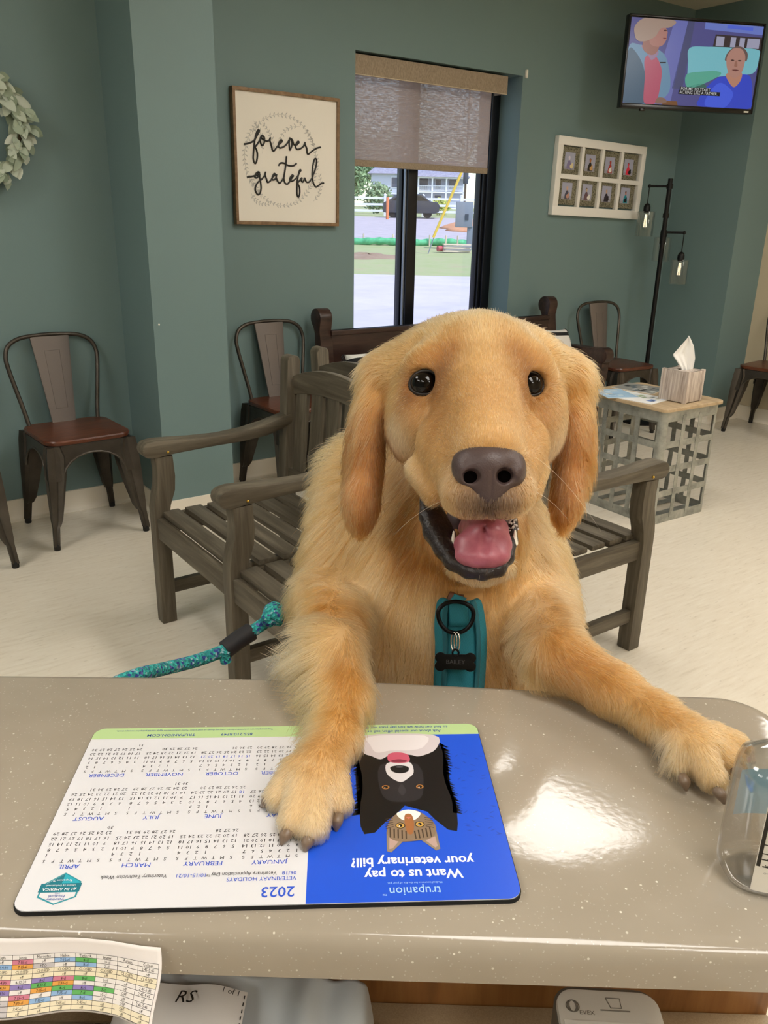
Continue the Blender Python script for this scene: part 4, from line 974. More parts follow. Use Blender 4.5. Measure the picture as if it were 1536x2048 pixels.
b = B(); b.box((-0.98, 0.0105, 0.0), (0.49, 0.085, ZT - 0.030), 0.002); b.build('front_panel', OAK, ct)
b = B(); b.box((-0.98, -0.40, 0.79), (0.49, -0.0075, 0.82), 0.004); b.build('lower_desk', DESK.m, ct)
b = B(); b.box((-0.98, -0.03, 0.8205), (0.49, -0.0078, 0.823), 0.0008); b.build('desk_trim', DESK.m, ct)
for x in (-0.96, 0.472):
    b = B(); b.box((x - 0.015, -0.40, 0.0), (x + 0.015, -0.0075, 0.79), 0.002); b.build('end_panel', OAK, ct)

# ------------------------------------------------------------------ calendar mat
mt = thing('calendar_mat', 'white and blue calendar desk mat lying upside down on the counter', 'desk mat', (0.2022, 0.3855, ZT), math.radians(-32.58 + 180))
def rrect(x0, y0, x1, y1, r=(8, 8, 8, 8), n=7):
    P = []
    for (cx, cy, a0), rr_ in zip(((x1, y1, 0), (x0, y1, 90), (x0, y0, 180), (x1, y0, 270)), r):
        sx = 1 if cx == x1 else -1; sy = 1 if cy == y1 else -1
        for k in range(n if rr_ > 0 else 1):
            a = math.radians(a0 + 90 * k / max(1, n - 1)); P.append((cx - sx * rr_ + rr_ * math.cos(a), cy - sy * rr_ + rr_ * math.sin(a)) if rr_ > 0 else (cx, cy))
    return P
def MP(pts, z): return [(x / 1000, y / 1000, z) for x, y in pts]
b = B(); o_ = rrect(-140.5, -84, 140.5, 84)
b.loft([MP(o_, 0), MP(o_, 0.0026)]); b.build('rubber_base', mat('black_mat_rubber', '101010', 0.9), mt)
BLUE, GREEN, WHITE_ = mat('mat_blue', '1f55d8', 0.38), mat('mat_green', 'b4d094', 0.4), mat('mat_white', 'd9d9de', 0.38)
b = B(); o_ = rrect(-140, -83.5, 140, 83.5)
b.loft([MP(o_, 0.0026), MP(o_, 0.0032)], 0)
b.poly(MP(rrect(-140, -70.5, -19, 83.5, (0, 8, 0, 0)), 0.00325), 1)
b.poly(MP(rrect(-140, -83.5, 140, -70.5, (0, 0, 8, 8)), 0.00325), 2)
bmesh.ops.triangulate(b.bm, faces=[f for f in b.bm.faces if len(f.verts) > 4])
sheet = b.build('printed_sheet', [WHITE_, BLUE, GREEN], mt, smooth=False)
NAVY, INKB, INKK, LBL = mat('print_navy', '2f4f9e', 0.5), mat('print_blue', '2a54cc', 0.5), mat('print_black', '26262a', 0.5), mat('print_pale_blue', 'a9d2f4', 0.5)
TXW = mat('print_white', 'f2f5fa', 0.5)
def TX(x, y, z=0.0034): return Matrix.Translation((x / 1000, y / 1000, z))
import calendar as _cal
_cal.setfirstweekday(6)
b = B()
for m_ in range(12):
    cx = 3.3 + 38.4 * (m_ % 4); y0 = (51.8, 12.0, -29.8)[m_ // 4]; sp = (4.85, 4.95, 5.1)[m_ // 4]
    b.text(_cal.month_name[m_ + 1].upper(), 0.0046, TX(cx, y0), 1, xs=1.05)
    for k, d in enumerate('SMTWTFS'): b.text(d, 0.0034, TX(cx - 15.6 + 5.2 * k, y0 - 4.3), 0)
    for r_, wk in enumerate(_cal.monthcalendar(2023, m_ + 1)):
        for k, d in enumerate(wk):
            if d:
                hot = (m_ == 5 and d == 18) or (m_ == 9 and 15 <= d <= 21)
                b.text(str(d), 0.0037, TX(cx - 15.6 + 5.2 * k, y0 - 4.3 - sp * 0.93 * (r_ + 1)), 1 if hot else 0, res=1, xs=1.05)
b.text('2023', 0.0105, TX(-12.7, 74.2), 1, 'LEFT', bold=0.0001, xs=0.92)
b.text('VETERINARY HOLIDAYS', 0.0040, TX(-13, 64.6), 1, 'LEFT', xs=0.92)
b.text('06/18', 0.0040, TX(-13, 60.6), 1, 'LEFT', xs=0.92); b.text('Veterinary Appreciation Day\u2122', 0.0040, TX(-1.6, 60.6), 0, 'LEFT', xs=0.80)
b.text('10/15-10/21', 0.0040, TX(38.1, 60.9), 1, 'LEFT', xs=0.92); b.text('Veterinary Technician Week', 0.0040, TX(60.8, 60.9), 0, 'LEFT', xs=0.80)
b.text('855.210.8749', 0.0042, TX(36.9, -74.2), 2, bold=0.00002); b.text('TRUPANION.COM', 0.0042, TX(84, -74.2), 2, bold=0.00002)
b.text('Trupanion plans are underwritten by the company shown on your policy. Terms and conditions apply, see full policy for coverage details.', 0.0024, TX(68, -79.8), 2, xs=0.85, res=1)
b.text('Ask about our special offer, call or go online', 0.0043, TX(-112.4, -75.0), 2, 'LEFT', bold=0.00002, xs=0.9); b.text('to find out how we can pay your vet directly', 0.0043, TX(-118.0, -80.0), 2, 'LEFT', bold=0.00002, xs=0.9)
b.text('Want us to pay', 0.0098, TX(-80.5, 63.6), 3, bold=0.00022, xs=0.92); b.text('your veterinary bill?', 0.0098, TX(-80.5, 53.8), 3, bold=0.00022, xs=0.92)
b.text('trupanion', 0.0088, TX(-80.2, 76.2), 4, xs=0.86); b.text('\u2122', 0.003, TX(-63.0, 78.2), 4)
b.text('Medical insurance for the life of your pet.', 0.0021, TX(-80.5, 70.4), 4, xs=0.9, res=1)
b.build('printed_text', [INKK, INKB, NAVY, TXW, LBL], mt, smooth=False)
# printed picture of a black and white dog with a tabby cat
cols = []; b = B()
def pic(c, pts, k, smooth=True):
    if c not in cols: cols.append(c)
    pp = [(p.x, p.y) for p in catmull([(x, y, 0) for x, y in pts], 4, True)] if smooth else pts
    b.poly(MP(pp, 0.00330 + 0.00003 * k), cols.index(c))
def ell(cx, cy, rx, ry, n=18): return [(cx + rx * math.cos(2 * PI * k / n), cy + ry * math.sin(2 * PI * k / n)) for k in range(n)]
R = random.Random(5)
for k in range(36):
    x, y, a = R.uniform(-137, -117), R.uniform(-48, 34), R.uniform(-0.7, 0.9); d = (2.2 * math.cos(a), 2.2 * math.sin(a)); nrm = (-0.45 * math.sin(a), 0.45 * math.cos(a))
    pic('2747b8', [(x - d[0], y - d[1]), (x + nrm[0], y + nrm[1]), (x + d[0], y + d[1]), (x - nrm[0], y - nrm[1])], 0, False)
sil = [(-106.2, -69.5), (-109.7, -56.8), (-112.9, -34.6), (-111.5, -15.6), (-113, 6.7), (-111.7, 23.2), (-110.3, 29.8), (-104.9, 28.3), (-97.6, 18.8), (-93.6, 11.8), (-79.7, 5.7), (-73.3, 14.0), (-67.3, 19.3), (-59.4, 29.6), (-52.9, 30.7), (-50.8, 24.1), (-50.5, 12.0), (-49, -0.8), (-48.5, -24.9), (-52.0, -51.2), (-54, -69.5)]
pic('121113', sil, 1, False)
for k in range(70):   # ragged coat edge
    u = k / 69; y = -60 + 72 * u; x = -111.5 - 1.2 * math.sin(u * 9); L = R.uniform(2.0, 4.6)
    pic('121113', [(x + 2, y - 1.3), (x - L, y + R.uniform(1.5, 4.0)), (x + 2, y + 1.3)], 1, False)
    x = -50.0 + 1.2 * math.sin(u * 8); pic('121113', [(x - 2, y - 1.3), (x + L, y + R.uniform(1.5, 4.0)), (x - 2, y + 1.3)], 1, False)
pic('cfc6ca', [(-106.1, -70), (-106.6, -53.4), (-94.1, -45.1), (-86.8, -47.0), (-73.2, -46.5), (-66.5, -42.4), (-60.4, -45.9), (-54.2, -51.2), (-54.7, -70)], 2)
pic('e2dcdf', [(-100, -69), (-98, -56), (-88, -52), (-74, -52), (-64, -50), (-60, -58), (-60, -69)], 3)
pic('2a282c', [(-92, -36), (-66, -36), (-66, -4), (-79, 2), (-92, -4)], 2)
pic('d9d4d8', [(-70.4, -37.3), (-79, -40), (-87.1, -37.7), (-88.2, -27.2), (-83.7, -21.0), (-78.6, -17.5), (-72.6, -22.0), (-69.5, -28.4)], 4)
pic('c85a72', [(-72.0, -47.5), (-78.4, -49.9), (-85.7, -47.1), (-86.2, -39.4), (-79, -37.8), (-72.0, -39.8)], 5)
pic('8a3448', [(-73.5, -40.5), (-79, -42), (-84.5, -40.5), (-83, -38.6), (-75, -38.6)], 6)
pic('19181a', [(-72.7, -33.4), (-79, -35.2), (-85.0, -33.2), (-84.2, -28.4), (-79, -26.6), (-74.0, -28.6)], 6)
pic('6a686c', ell(-79, -33.4, 2.6, 0.8), 7)
for x in (-68.3, -91.1): pic('b0793c', ell(x, -12.6, 2.5, 2.0), 4); pic('0b0a0a', ell(x, -12.6, 1.5, 1.4), 5); pic('e8e4e0', ell(x + 0.6, -11.9, 0.5, 0.4), 6)
pic('3a383c', [(-79, -16), (-81.5, -9), (-79, -4), (-76.5, -9)], 3)
face = [(-69.2, 19.3), (-77.3, 11.3), (-86.9, 10.9), (-95.6, 20.1), (-97.5, 28.1), (-93.9, 35.1), (-82.8, 37.7), (-71.9, 37.4), (-67.0, 31.2)]
pic('8f8070', [(-66.6, 29), (-66.0, 45.6), (-68.5, 46.8), (-77.4, 36.5)], 7, False); pic('b89c92', [(-68, 34), (-67.4, 44), (-69.5, 43.5), (-74, 37)], 8, False)
pic('8f8070', [(-87.3, 36.9), (-95.6, 46.0), (-98.2, 44.5), (-97.5, 29.4)], 7, False); pic('b89c92', [(-90, 37.4), (-95.4, 43.6), (-96.8, 42), (-96.2, 34)], 8, False)
pic('8a7560', face, 9); pic('efeae6', [(-74, 13.0), (-81.5, 9.8), (-89, 13.0), (-86, 18.5), (-81.2, 20), (-76.5, 18.5)], 10)
pic('a0683e', [(-79.2, 14.5), (-83.2, 14.5), (-84.2, 22), (-82.8, 31), (-79.6, 31), (-78.4, 22)], 11); pic('c4705c', [(-79.4, 16.6), (-83.0, 16.6), (-81.2, 18.8)], 12, False)
for x, y in ((-75.5, 24.2), (-87.7, 23.4)): pic('2a211c', ell(x, y, 3.1, 2.6), 11); pic('c9a050', ell(x, y, 2.5, 2.1), 12); pic('100d0b', ell(x, y, 1.2, 1.3), 13); pic('f0ece8', ell(x + 0.6, y + 0.6, 0.45, 0.4), 14)
for s in (-1, 1):
    for k in range(5):
        x = -81.3 + s * (2.2 + 2.4 * k); pic('4a3c30', [(x, 29 - k * 0.7), (x + s * 0.9, 29 - k * 0.7), (x + s * 1.2, 36 - k * 0.4), (x + s * 0.4, 36 - k * 0.4)], 11, False)
        pic('4a3c30', [(-81.3 + s * 10, 17 + 1.9 * k), (-81.3 + s * 15, 18 + 2.1 * k), (-81.3 + s * 15, 18.6 + 2.1 * k), (-81.3 + s * 10, 17.6 + 1.9 * k)], 11, False)
bmesh.ops.triangulate(b.bm, faces=[f for f in b.bm.faces if len(f.verts) > 4])
b.build('printed_picture', [mat('pic_' + c, c, 0.45) for c in cols], mt, smooth=False)
# badge in the corner of the mat
b = B(); hexa = [(118.6, 56.6), (107.9, 63.4), (107.6, 74.7), (118.4, 80), (129.0, 74.4), (128.9, 65.4)]
sc_ = lambda k: [(118.4 + (x - 118.4) * k, 68.6 + (y - 68.6) * k) for x, y in hexa]
b.poly(MP(sc_(1.0), 0.00332), 0); b.poly(MP(sc_(0.91), 0.00335), 1)
b.poly(MP([(118.4, 57.6), (127.8, 65.8), (128.2, 71.2), (118.4, 71.2)], 0.00338), 2); b.poly(MP([(118.4, 57.6), (108.6, 63.8), (108.5, 71.2), (118.4, 71.2)], 0.00338), 3)
b.poly(MP([(107.2, 64.6), (129.6, 64.6), (129.6, 71.0), (107.2, 71.0)], 0.0034), 2)
b.text('#1 IN AMERICA', 0.0027, TX(118.4, 69.0, 0.0036), 4, bold=0.00003); b.text('Chosen by Professionals', 0.0017, TX(118.4, 66.3, 0.0036), 4, res=1); b.text('Trupanion\u2122', 0.0021, TX(118.4, 62.6, 0.0036), 4, res=1)
b.text('Veterinary', 0.0022, TX(118.4, 76.2, 0.0036), 5, bold=0.00004, res=1); b.text('Products', 0.0025, TX(118.4, 74.0, 0.0036), 5, bold=0.00002, res=1); b.text('2022', 0.0015, TX(118.4, 72.1, 0.0036), 5, res=1)
b.build('printed_badge', [mat('badge_edge', '2f8f9c', 0.4), WHITE_, mat('badge_teal_dark', '1c7484', 0.4), mat('badge_teal', '2aa4b8', 0.4), TXW, NAVY], mt, smooth=False)

# ------------------------------------------------------------------ clear bottle at the right end of the counter
_k = M('clear_plastic', 'ffffff', 0.03); _a = _k.n('BsdfTransparent'); _bq = _k.n('BsdfGlossy'); _bq.inputs[1].default_value = 0.04; _m2 = _k.n('MixShader')
_a.inputs[0].default_value = (0.96, 0.96, 0.955, 1); _fr = _k.n('LayerWeight'); _fr.inputs[0].default_value = 0.35
_k.l(_k.math('ADD', _k.math('MULTIPLY', _fr.outputs[1], 0.5), 0.03), _m2.inputs[0]); _k.l(_a.outputs[0], _m2.inputs[1]); _k.l(_bq.outputs[0], _m2.inputs[2]); _k.l(_m2.outputs[0], _k.nt.nodes['Material Output'].inputs[0]); CLR = _k.m
bt = thing('sanitizer_bottle', 'clear plastic bottle with a white printed label at the right end of the counter', 'bottle', CT(0.2345, 0.383, ZT), CA + math.radians(-4))
def sup(hx, hy, z, n=40, e=3.2):
    return [(hx * math.copysign(abs(math.cos(a)) ** (2 / e), math.cos(a)), hy * math.copysign(abs(math.sin(a)) ** (2 / e), math.sin(a)), z) for a in np.linspace(0, 2 * PI, n + 1)[:-1]]
out = [(0.030, 0.017, 0.0), (0.034, 0.020, 0.0012), (0.0366, 0.0222, 0.005), (0.037, 0.0225, 0.012), (0.0368, 0.0225, 0.066), (0.0362, 0.022, 0.074), (0.0345, 0.0207, 0.0795), (0.029, 0.0175, 0.0835), (0.021, 0.0145, 0.0862), (0.0135, 0.0125, 0.088), (0.0125, 0.0125, 0.091), (0.0125, 0.0125, 0.100)]
b = B()
b.loft([sup(hx, hy, z, e=3.2 if z < 0.08 else 2.3) for hx, hy, z in out] + [sup(hx - 0.0009, hy - 0.0009, max(z, 0.0022) if z < 0.099 else z, e=3.2 if z < 0.08 else 2.3) for hx, hy, z in out[::-1]], caps=True)
b.build('bottle_body', CLR, bt, smooth=True)
b = B(); b.lathe([(0.0145, 0.092), (0.0155, 0.093), (0.0155, 0.114), (0.0145, 0.116), (0.0, 0.1165)], n=24); b.build('cap', mat('white_plastic'), bt)
def on_face(x, z, off=0.0003):
    u = min(0.999, abs(x) / 0.0369); y = -(0.0225) * (1 - u ** 3.2) ** (1 / 3.2); return (x, y - off, z)
LX0, LX1, LZ0, LZ1 = -0.0262, 0.0300, 0.0065, 0.0725
def lab(x0, z0, x1, z1, off, mi, n=10):
    b.grid(lambda u, v: on_face(x0 + (x1 - x0) * u, z0 + (z1 - z0) * v, off), n, 3, mi)
b = B(); lab(LX0, LZ0, LX1, LZ1, 0.0002, 0, 20)
lab(LX0 + 0.0004, 0.0235, LX1, 0.0712, 0.0003, 1); lab(LX0 + 0.0026, 0.0245, LX1 - 0.0005, 0.0702, 0.0004, 0)
for z in (0.0620, 0.0580, 0.0385, 0.0325, 0.0285): lab(LX0 + 0.002, z, LX1, z + 0.0007, 0.0005, 1)
Lb = b.build('label', [mat('label_paper', 'dcd6ca', 0.5), mat('label_black', '1c1812', 0.5)], bt, smooth=True)
b = B()
lines = [(0.0680, 'Drug Facts', 0.0038, 1), (0.0644, 'Active ingredient', 0.0026, 1), (0.0602, 'Uses \u25cf to help reduce bacteria', 0.0026, 1), (0.0565, 'Warnings', 0.0026, 1), (0.0548, 'For external use only', 0.0022, 0), (0.0522, 'Flammable, keep away from fire', 0.0022, 1), (0.0494, 'When using this product', 0.0022, 1), (0.0470, '\u25cf do not use in or near eyes', 0.0020, 0), (0.0446, 'Stop use and ask a doctor', 0.0022, 1), (0.0423, 'Keep out of reach of children', 0.0022, 1), (0.0365, 'Directions \u25cf wet hands', 0.0024, 1), (0.0343, '\u25cf for children under 6', 0.0020, 0), (0.0307, 'Other information \u25cf', 0.0024, 1), (0.0265, 'Inactive ingredients', 0.0024, 1), (0.0215, 'Questions or comments', 0.0018, 0)]
for z, s_, sz, bd in lines:
    yy = on_face(LX0 + 0.012, z)[1]
    b.text(s_, sz, Matrix.Translation((LX0 + 0.0036, yy - 0.0012, z)) @ Matrix.Rotation(PI / 2, 4, 'X'), 0, 'LEFT', bold=0.00006 if bd else 0, res=1)
R = random.Random(9); x = -0.0055
while x < 0.026:
    w_ = R.choice((0.0004, 0.0004, 0.0008, 0.0012)); b.box((x, on_face(x, 0)[1] - 0.0005, 0.0115), (x + w_, on_face(x, 0)[1] - 0.0003, 0.0185)); x += w_ + R.choice((0.0004, 0.0006, 0.001))
b.text('0', 0.003, Matrix.Translation((-0.0105, on_face(-0.0105, 0)[1] - 0.0005, 0.0115)) @ Matrix.Rotation(PI / 2, 4, 'X'), 0)
b.text('72785', 0.0036, Matrix.Translation((0.003, on_face(0.003, 0)[1] - 0.0005, 0.0095)) @ Matrix.Rotation(PI / 2, 4, 'X'), 0)
b.build('label_print', mat('label_black'), Lb, smooth=False)
b = B(); b.grid(lambda u, v: (-0.027 + 0.05 * u, 0.0212 * (1 - (abs(-0.027 + 0.05 * u) / 0.0369) ** 3.2) ** (1 / 3.2), 0.026 + 0.032 * v), 14, 3); b.build('rear_label', mat('label_pale_blue', '9fc4d8', 0.5), bt, smooth=True)

# ------------------------------------------------------------------ things below the worktop
# taped schedule sheet
PAP = M('schedule_paper', 'e3dcd9', 0.7).m
sp = thing('schedule_sheet', 'small printed colour-coded work schedule hanging from the counter front edge', 'paper', CT(-0.117, 0.3255, 0.982), CA)
SW_, SH_ = 0.100, 0.0360
def sfun(u, v, off=0.0):   # u from left (beyond frame) to right, v from top
    x = -SW_ + SW_ * u + 0.0012 * math.sin(v * 5) * u
    z = 0.036 - SH_ * v * (1 - 0.02 * u) - 0.0035 * max(0, u - 0.75) * 4 * (1 - v) - 0.001 * math.sin(u * 9)
    y = -0.0006 - 0.016 * v ** 1.3 - 0.0025 * math.sin(u * 6.5 + 0.6) * v - 0.005 * max(0, u - 0.8) * 5 * v - off
    return (x, y, z)
b = B(); b.grid(lambda u, v: sfun(u, v), 40, 14); o = b.build('sheet', PAP, sp, smooth=True); _md = o.modifiers.new('thick', 'SOLIDIFY'); _md.thickness = 0.0003
b = B(); CC = {'w': 'e6e0dc', 'p': 'cf7c92', 'o': 'e0a04c', 'b': '8fb2da', 'v': '8f7fbc', 'g': '62b060', 'y': 'e8dcc0', 's': 'c2bcbe', 'k': '2e2a2c'}
keys = list(CC)
rowsS = ['wwwwwwwww', 'vwpwbgwww', 'pboswbwww', 'yyyyyyyyy', 'yyyyyyyyy', 'opwvpgwww', 'bovgowwww', 'wvwogvgww', 'vwpwbgwww', 'psobwbwww', 'ysyyyyyyy', 'ysyyyyyyy']
NCOL, NR = 9, 12; v0, v1 = 0.22, 0.965; cw_ = 0.985 / NCOL
for r_ in range(NR):
    va, vb = v0 + (v1 - v0) * r_ / NR, v0 + (v1 - v0) * (r_ + 1) / NR
    for c_ in range(NCOL):
        mi = keys.index(rowsS[r_][c_]); ua, ub = cw_ * c_, cw_ * (c_ + 1)
        b.grid(lambda u, v: sfun(ua + (ub - ua) * u, va + (vb - va) * v, 0.00035), 2, 1, mi)
    b.grid(lambda u, v: sfun(0.985 * u, va + 0.005 * v - 0.0025, 0.0005), 40, 1, keys.index('k'))
b.grid(lambda u, v: sfun(0.985 * u, v1 + 0.007 * v - 0.0025, 0.0005), 40, 1, keys.index('k'))
for c_ in range(NCOL + 1): b.grid(lambda u, v: sfun(cw_ * c_ + 0.0018 * u - 0.0009, v0 + (v1 - v0) * v, 0.0005), 1, 14, keys.index('k'))
tb = b.build('table_print', [mat('cell_' + c, CC[c], 0.7) for c in keys], sp, smooth=True)
b = B(); CL_ = '8-cl'
cells = ['M|Kayla|Jenna|Mercedes|Hailee|Taylor R.|Jimmy|Ashlee|Colleen', '8-5:15|off|7:15-cl|off|7:15-cl|8-cl|10-cl|x|2:45-5:45', '7:15-cl|7:30-4:30|7:15-6|PTO|off|8-cl|2-cl|x|off', '|'.join(['CLOSED'] * 9), '|'.join(['off'] * 9),
         '7:30-4:30|7:30-4:30|8-12:30|8-cl|8-cl|8-cl|1-cl|off|2:45-5:45', '7:15-cl|7:30-4:30|8-cl|8:30-5|7:30-cl|off|off|off|2:45-5:45', 'off|7:30-4:30|off|7:15-cl|8-cl|8-cl|7-cl|OFF|off', '7:15-cl|OFF|7:15-cl|off|7:15-cl|7-cl|10-cl|off|2:45-5:45',
         '7:30-cl|PTO|7:30-cl|7:15-cl|off|8-cl|OFF|OFF|off', 'off|OFF|7:45-cl|off|7:45-cl|7:45-cl|off|OFF|off', '|'.join(['off'] * 9)]
for r_ in range(NR):
    for c_ in range(NCOL):
        s_ = cells[r_].split('|')[c_]
        u = cw_ * (c_ + 0.5); v = v0 + (v1 - v0) * (r_ + 0.5) / NR; p = Vector(sfun(u, v, 0.0007)); pu = (Vector(sfun(u + 0.01, v, 0.0007)) - p).normalized(); pv = (Vector(sfun(u, v - 0.01, 0.0007)) - p).normalized(); n_ = pu.cross(pv)
        b.text(s_, 0.0022, Matrix(((pu.x, pv.x, n_.x, p.x), (pu.y, pv.y, n_.y, p.y), (pu.z, pv.z, n_.z, p.z), (0, 0, 0, 1))), 0, res=1, xs=0.85)
b.build('cell_text', mat('label_black'), tb, smooth=False)

# grey mailing bag on the lower desk
_g = M('grey_mailer', 'c3c8ca', 0.38); MAIL = _g.m; _g.bump(_g.noise(_g.coord('Object'), 60, 3), 0.08, 0.002)
ml = thing('mailing_bag', 'crumpled grey plastic mailing bag lying under the counter edge', 'mailing bag', CT(-0.13, 0.345, 0.82), CA)
def bagz(x, y, wr=1.0):   # local x -0.06..0.127, y -0.15..0.082
    u, v = (x + 0.06) / 0.187, (y + 0.15) / 0.232
    e = max(0.0, min(1, u * 7, (1 - u) * 28)) ** 0.5 * max(0.0, min(1, v * 6, (1 - v) * 28)) ** 0.5
    w = 0.005 * math.sin(x * 60 + y * 35) * math.sin(y * 40 - x * 20 + 1) + 0.0028 * math.sin(210 * (x + 0.25 * y) + 2 * math.sin(y * 50)) * math.exp(-((x - 0.085) / 0.03) ** 2) + 0.003 * math.sin(abs(x - 0.05 + y * 0.8) * 120) * math.exp(-abs(x - 0.05 + y * 0.8) * 22) * 2 + 0.003 * math.sin(x * 140 + 2 + y * 30) * 0.5
    return 0.003 + e * (0.046 + 0.016 * v + w * wr)
b = B(); b.grid(lambda u, v: (-0.06 + 0.187 * u, -0.15 + 0.232 * v + 0.004 * math.sin(u * 4), bagz(-0.06 + 0.187 * u, -0.15 + 0.232 * v)), 90, 80)
b.grid(lambda u, v: (-0.06 + 0.187 * u, -0.15 + 0.232 * v + 0.004 * math.sin(u * 4), 0.001), 2, 2); b.build('bag', MAIL, ml, smooth=True)
rs = thing('receipt_sheet', 'white paper slip marked RS lying on the grey mailing bag', 'paper', CT(-0.13, 0.345, 0.82), CA)
def rfun(u, v, off=0.0):
    x = -0.05 + 0.091 * u; y = -0.06 + 0.123 * v - 0.006 * u; return (x, y, bagz(x, y, 0.15) + 0.0075 + off + 0.003 * math.sin(u * 5 + 1) ** 2)
b = B(); b.grid(lambda u, v: rfun(u, v), 30, 20); b.build('slip', mat('slip_paper', 'e6e0da', 0.8), rs, smooth=True)
b = B()
for s_, u, v, sz, sh_ in (('RS', 0.566, 0.90, 0.0125, 0.2), ('1 of 1', 0.89, 0.955, 0.0055, 0)):
    p = Vector(rfun(u, v, 0.004)); pu = (Vector(rfun(u + 0.03, v, 0.004)) - p).normalized(); pv = (Vector(rfun(u, v + 0.03, 0.004)) - p); pv = (pv - pu * pv.dot(pu)).normalized(); n_ = pu.cross(pv)
    b.text(s_, sz, Matrix(((pu.x, pv.x, n_.x, p.x), (pu.y, pv.y, n_.y, p.y), (pu.z, pv.z, n_.z, p.z), (0, 0, 0, 1))), 0, shear=sh_)
for k in range(22):
    p = Vector(rfun(0.985, 0.97 - 0.04 * k, 0.0012)); q = Vector(rfun(0.985, 0.95 - 0.04 * k, 0.0012)); b.bar(p, q, 0.0007, 0.0002)
b.build('slip_print', mat('label_black'), rs, smooth=False)
b = B(); b.box((-0.0005, -0.16, 0), (0.0075, 0.082, 0.012), 0.0006); o = b.build('note_pad', [mat('pad_paper', 'e4dfd2', 0.7)], None, loc=CT(-0.001, 0.345, 0.8203), rotz=CA); tag(o, 'white pad beside the grey mailing bag on the lower desk', 'note pad')
b = B(); b.box((-0.0008, -0.05, 0.0003), (0.004, 0.055, 0.0126), 0.0003); b.build('yellow_edge', mat('pad_yellow', 'b9b04a', 0.6), o)
# teal packet at the left
tp = thing('teal_packet', 'teal printed packet under the hanging schedule sheet', 'packet', CT(-0.245, 0.30, 0.8203), CA + math.radians(6))
b = B(); b.box((-0.07, -0.05, 0), (0.035, 0.05, 0.098), 0.003); b.build('packet_body', mat('packet_teal', '2a8c98', 0.4), tp)
b = B(); b.box((0.036, -0.05, 0), (0.050, 0.05, 0.092), 0.003); b.build('packet_side', mat('packet_black', '17171a', 0.5), tp)
b = B(); b.text('ellis', 0.03, Matrix.Translation((-0.02, 0.02, 0.0986)), 0); b.build('packet_print', TXW, tp, smooth=False)
# label scanner
scn = thing('document_scanner', 'small white desktop scanner standing against the wooden panel under the counter', 'scanner', CT(0.1475, 0.368, 0.8203), CA + math.radians(-1.5))
SCW = mat('scanner_white', 'd6d0c4', 0.35); SCD = mat('scanner_grey', '6e675c', 0.4)
b = B(); b.prism(rrect(-0.0335, -0.06, 0.0335, 0.036, (0.012, 0.012, 0.004, 0.004)), (0, 0, 0), (1, 0, 0), (0, 1, 0), (0, 0, 0.080), bev=0.0025); b.build('housing', SCW, scn)
b = B(); b.prism(rrect(-0.0345, -0.058, 0.0345, 0.0405, (0.014, 0.014, 0.004, 0.004)), (0, 0, 0), (1, 0, 0), (0, 1, 0), (0, 0, 0.076), bev=0.001); b.build('rear_cover', SCD, scn)
b = B(); b.box((-0.031, -0.055, 0.0796), (0.031, 0.012, 0.0812), 0.0006); b.build('front_plate', mat('scanner_pale', 'e2ddd2', 0.3), scn)
b = B(); b.lathe([(0.0, 0.0813), (0.0034, 0.0813), (0.0034, 0.0812)], (0.004, 0.0, 0), 18); b.build('sensor_hole', mat('black_ink'), scn)
b = B()
for k in range(3): b.tube([(-0.0235 + (0.0042 - 0.001 * k) * math.cos(a), 0.0225 + 0.0042 * math.sin(a), 0.0802) for a in np.linspace(0, 2 * PI, 21)[:-1]], 0.00035, 5, closed=True)
b.text('EVEX', 0.0042, Matrix.Translation((-0.015, 0.018, 0.0803)), 0)
b.tube([(-0.001, 0.0295, 0.0802), (0.008, 0.0295, 0.0802), (0.008, 0.0225, 0.0802), (0.001, 0.0225, 0.0802), (-0.001, 0.0295, 0.0802)], 0.0003, 5); b.tube([(-0.006, 0.0205, 0.0802), (0.013, 0.0205, 0.0802)], 0.0004, 5)
b.build('printed_marks', SCD, scn)
# braided cable
_c2 = M('braided_cable', '2a2a2a', 0.8); _w = _c2.n('TexWave'); _w.inputs['Scale'].default_value = 160; _w.inputs['Distortion'].default_value = 0.5; _c2.l(_c2.coord('Object', (1, 1, 1), (0, 0, 0.6)), _w.inputs[0]); _c2.color(_c2.ramp(_w.outputs[0], [(0.45, '1c1c1c'), (0.55, 'c8c2b6')], 'CONSTANT'))
b = B(); b.tube(catmull([CT(0.188, 0.40, 0.8243), CT(0.23, 0.418, 0.8243), CT(0.27, 0.422, 0.8243), CT(0.285, 0.40, 0.8243), CT(0.27, 0.34, 0.8243)], 10), 0.004, 10)
tag(b.build('braided_cable', _c2.m), 'black and white braided cable running right from the white scanner', 'cable')

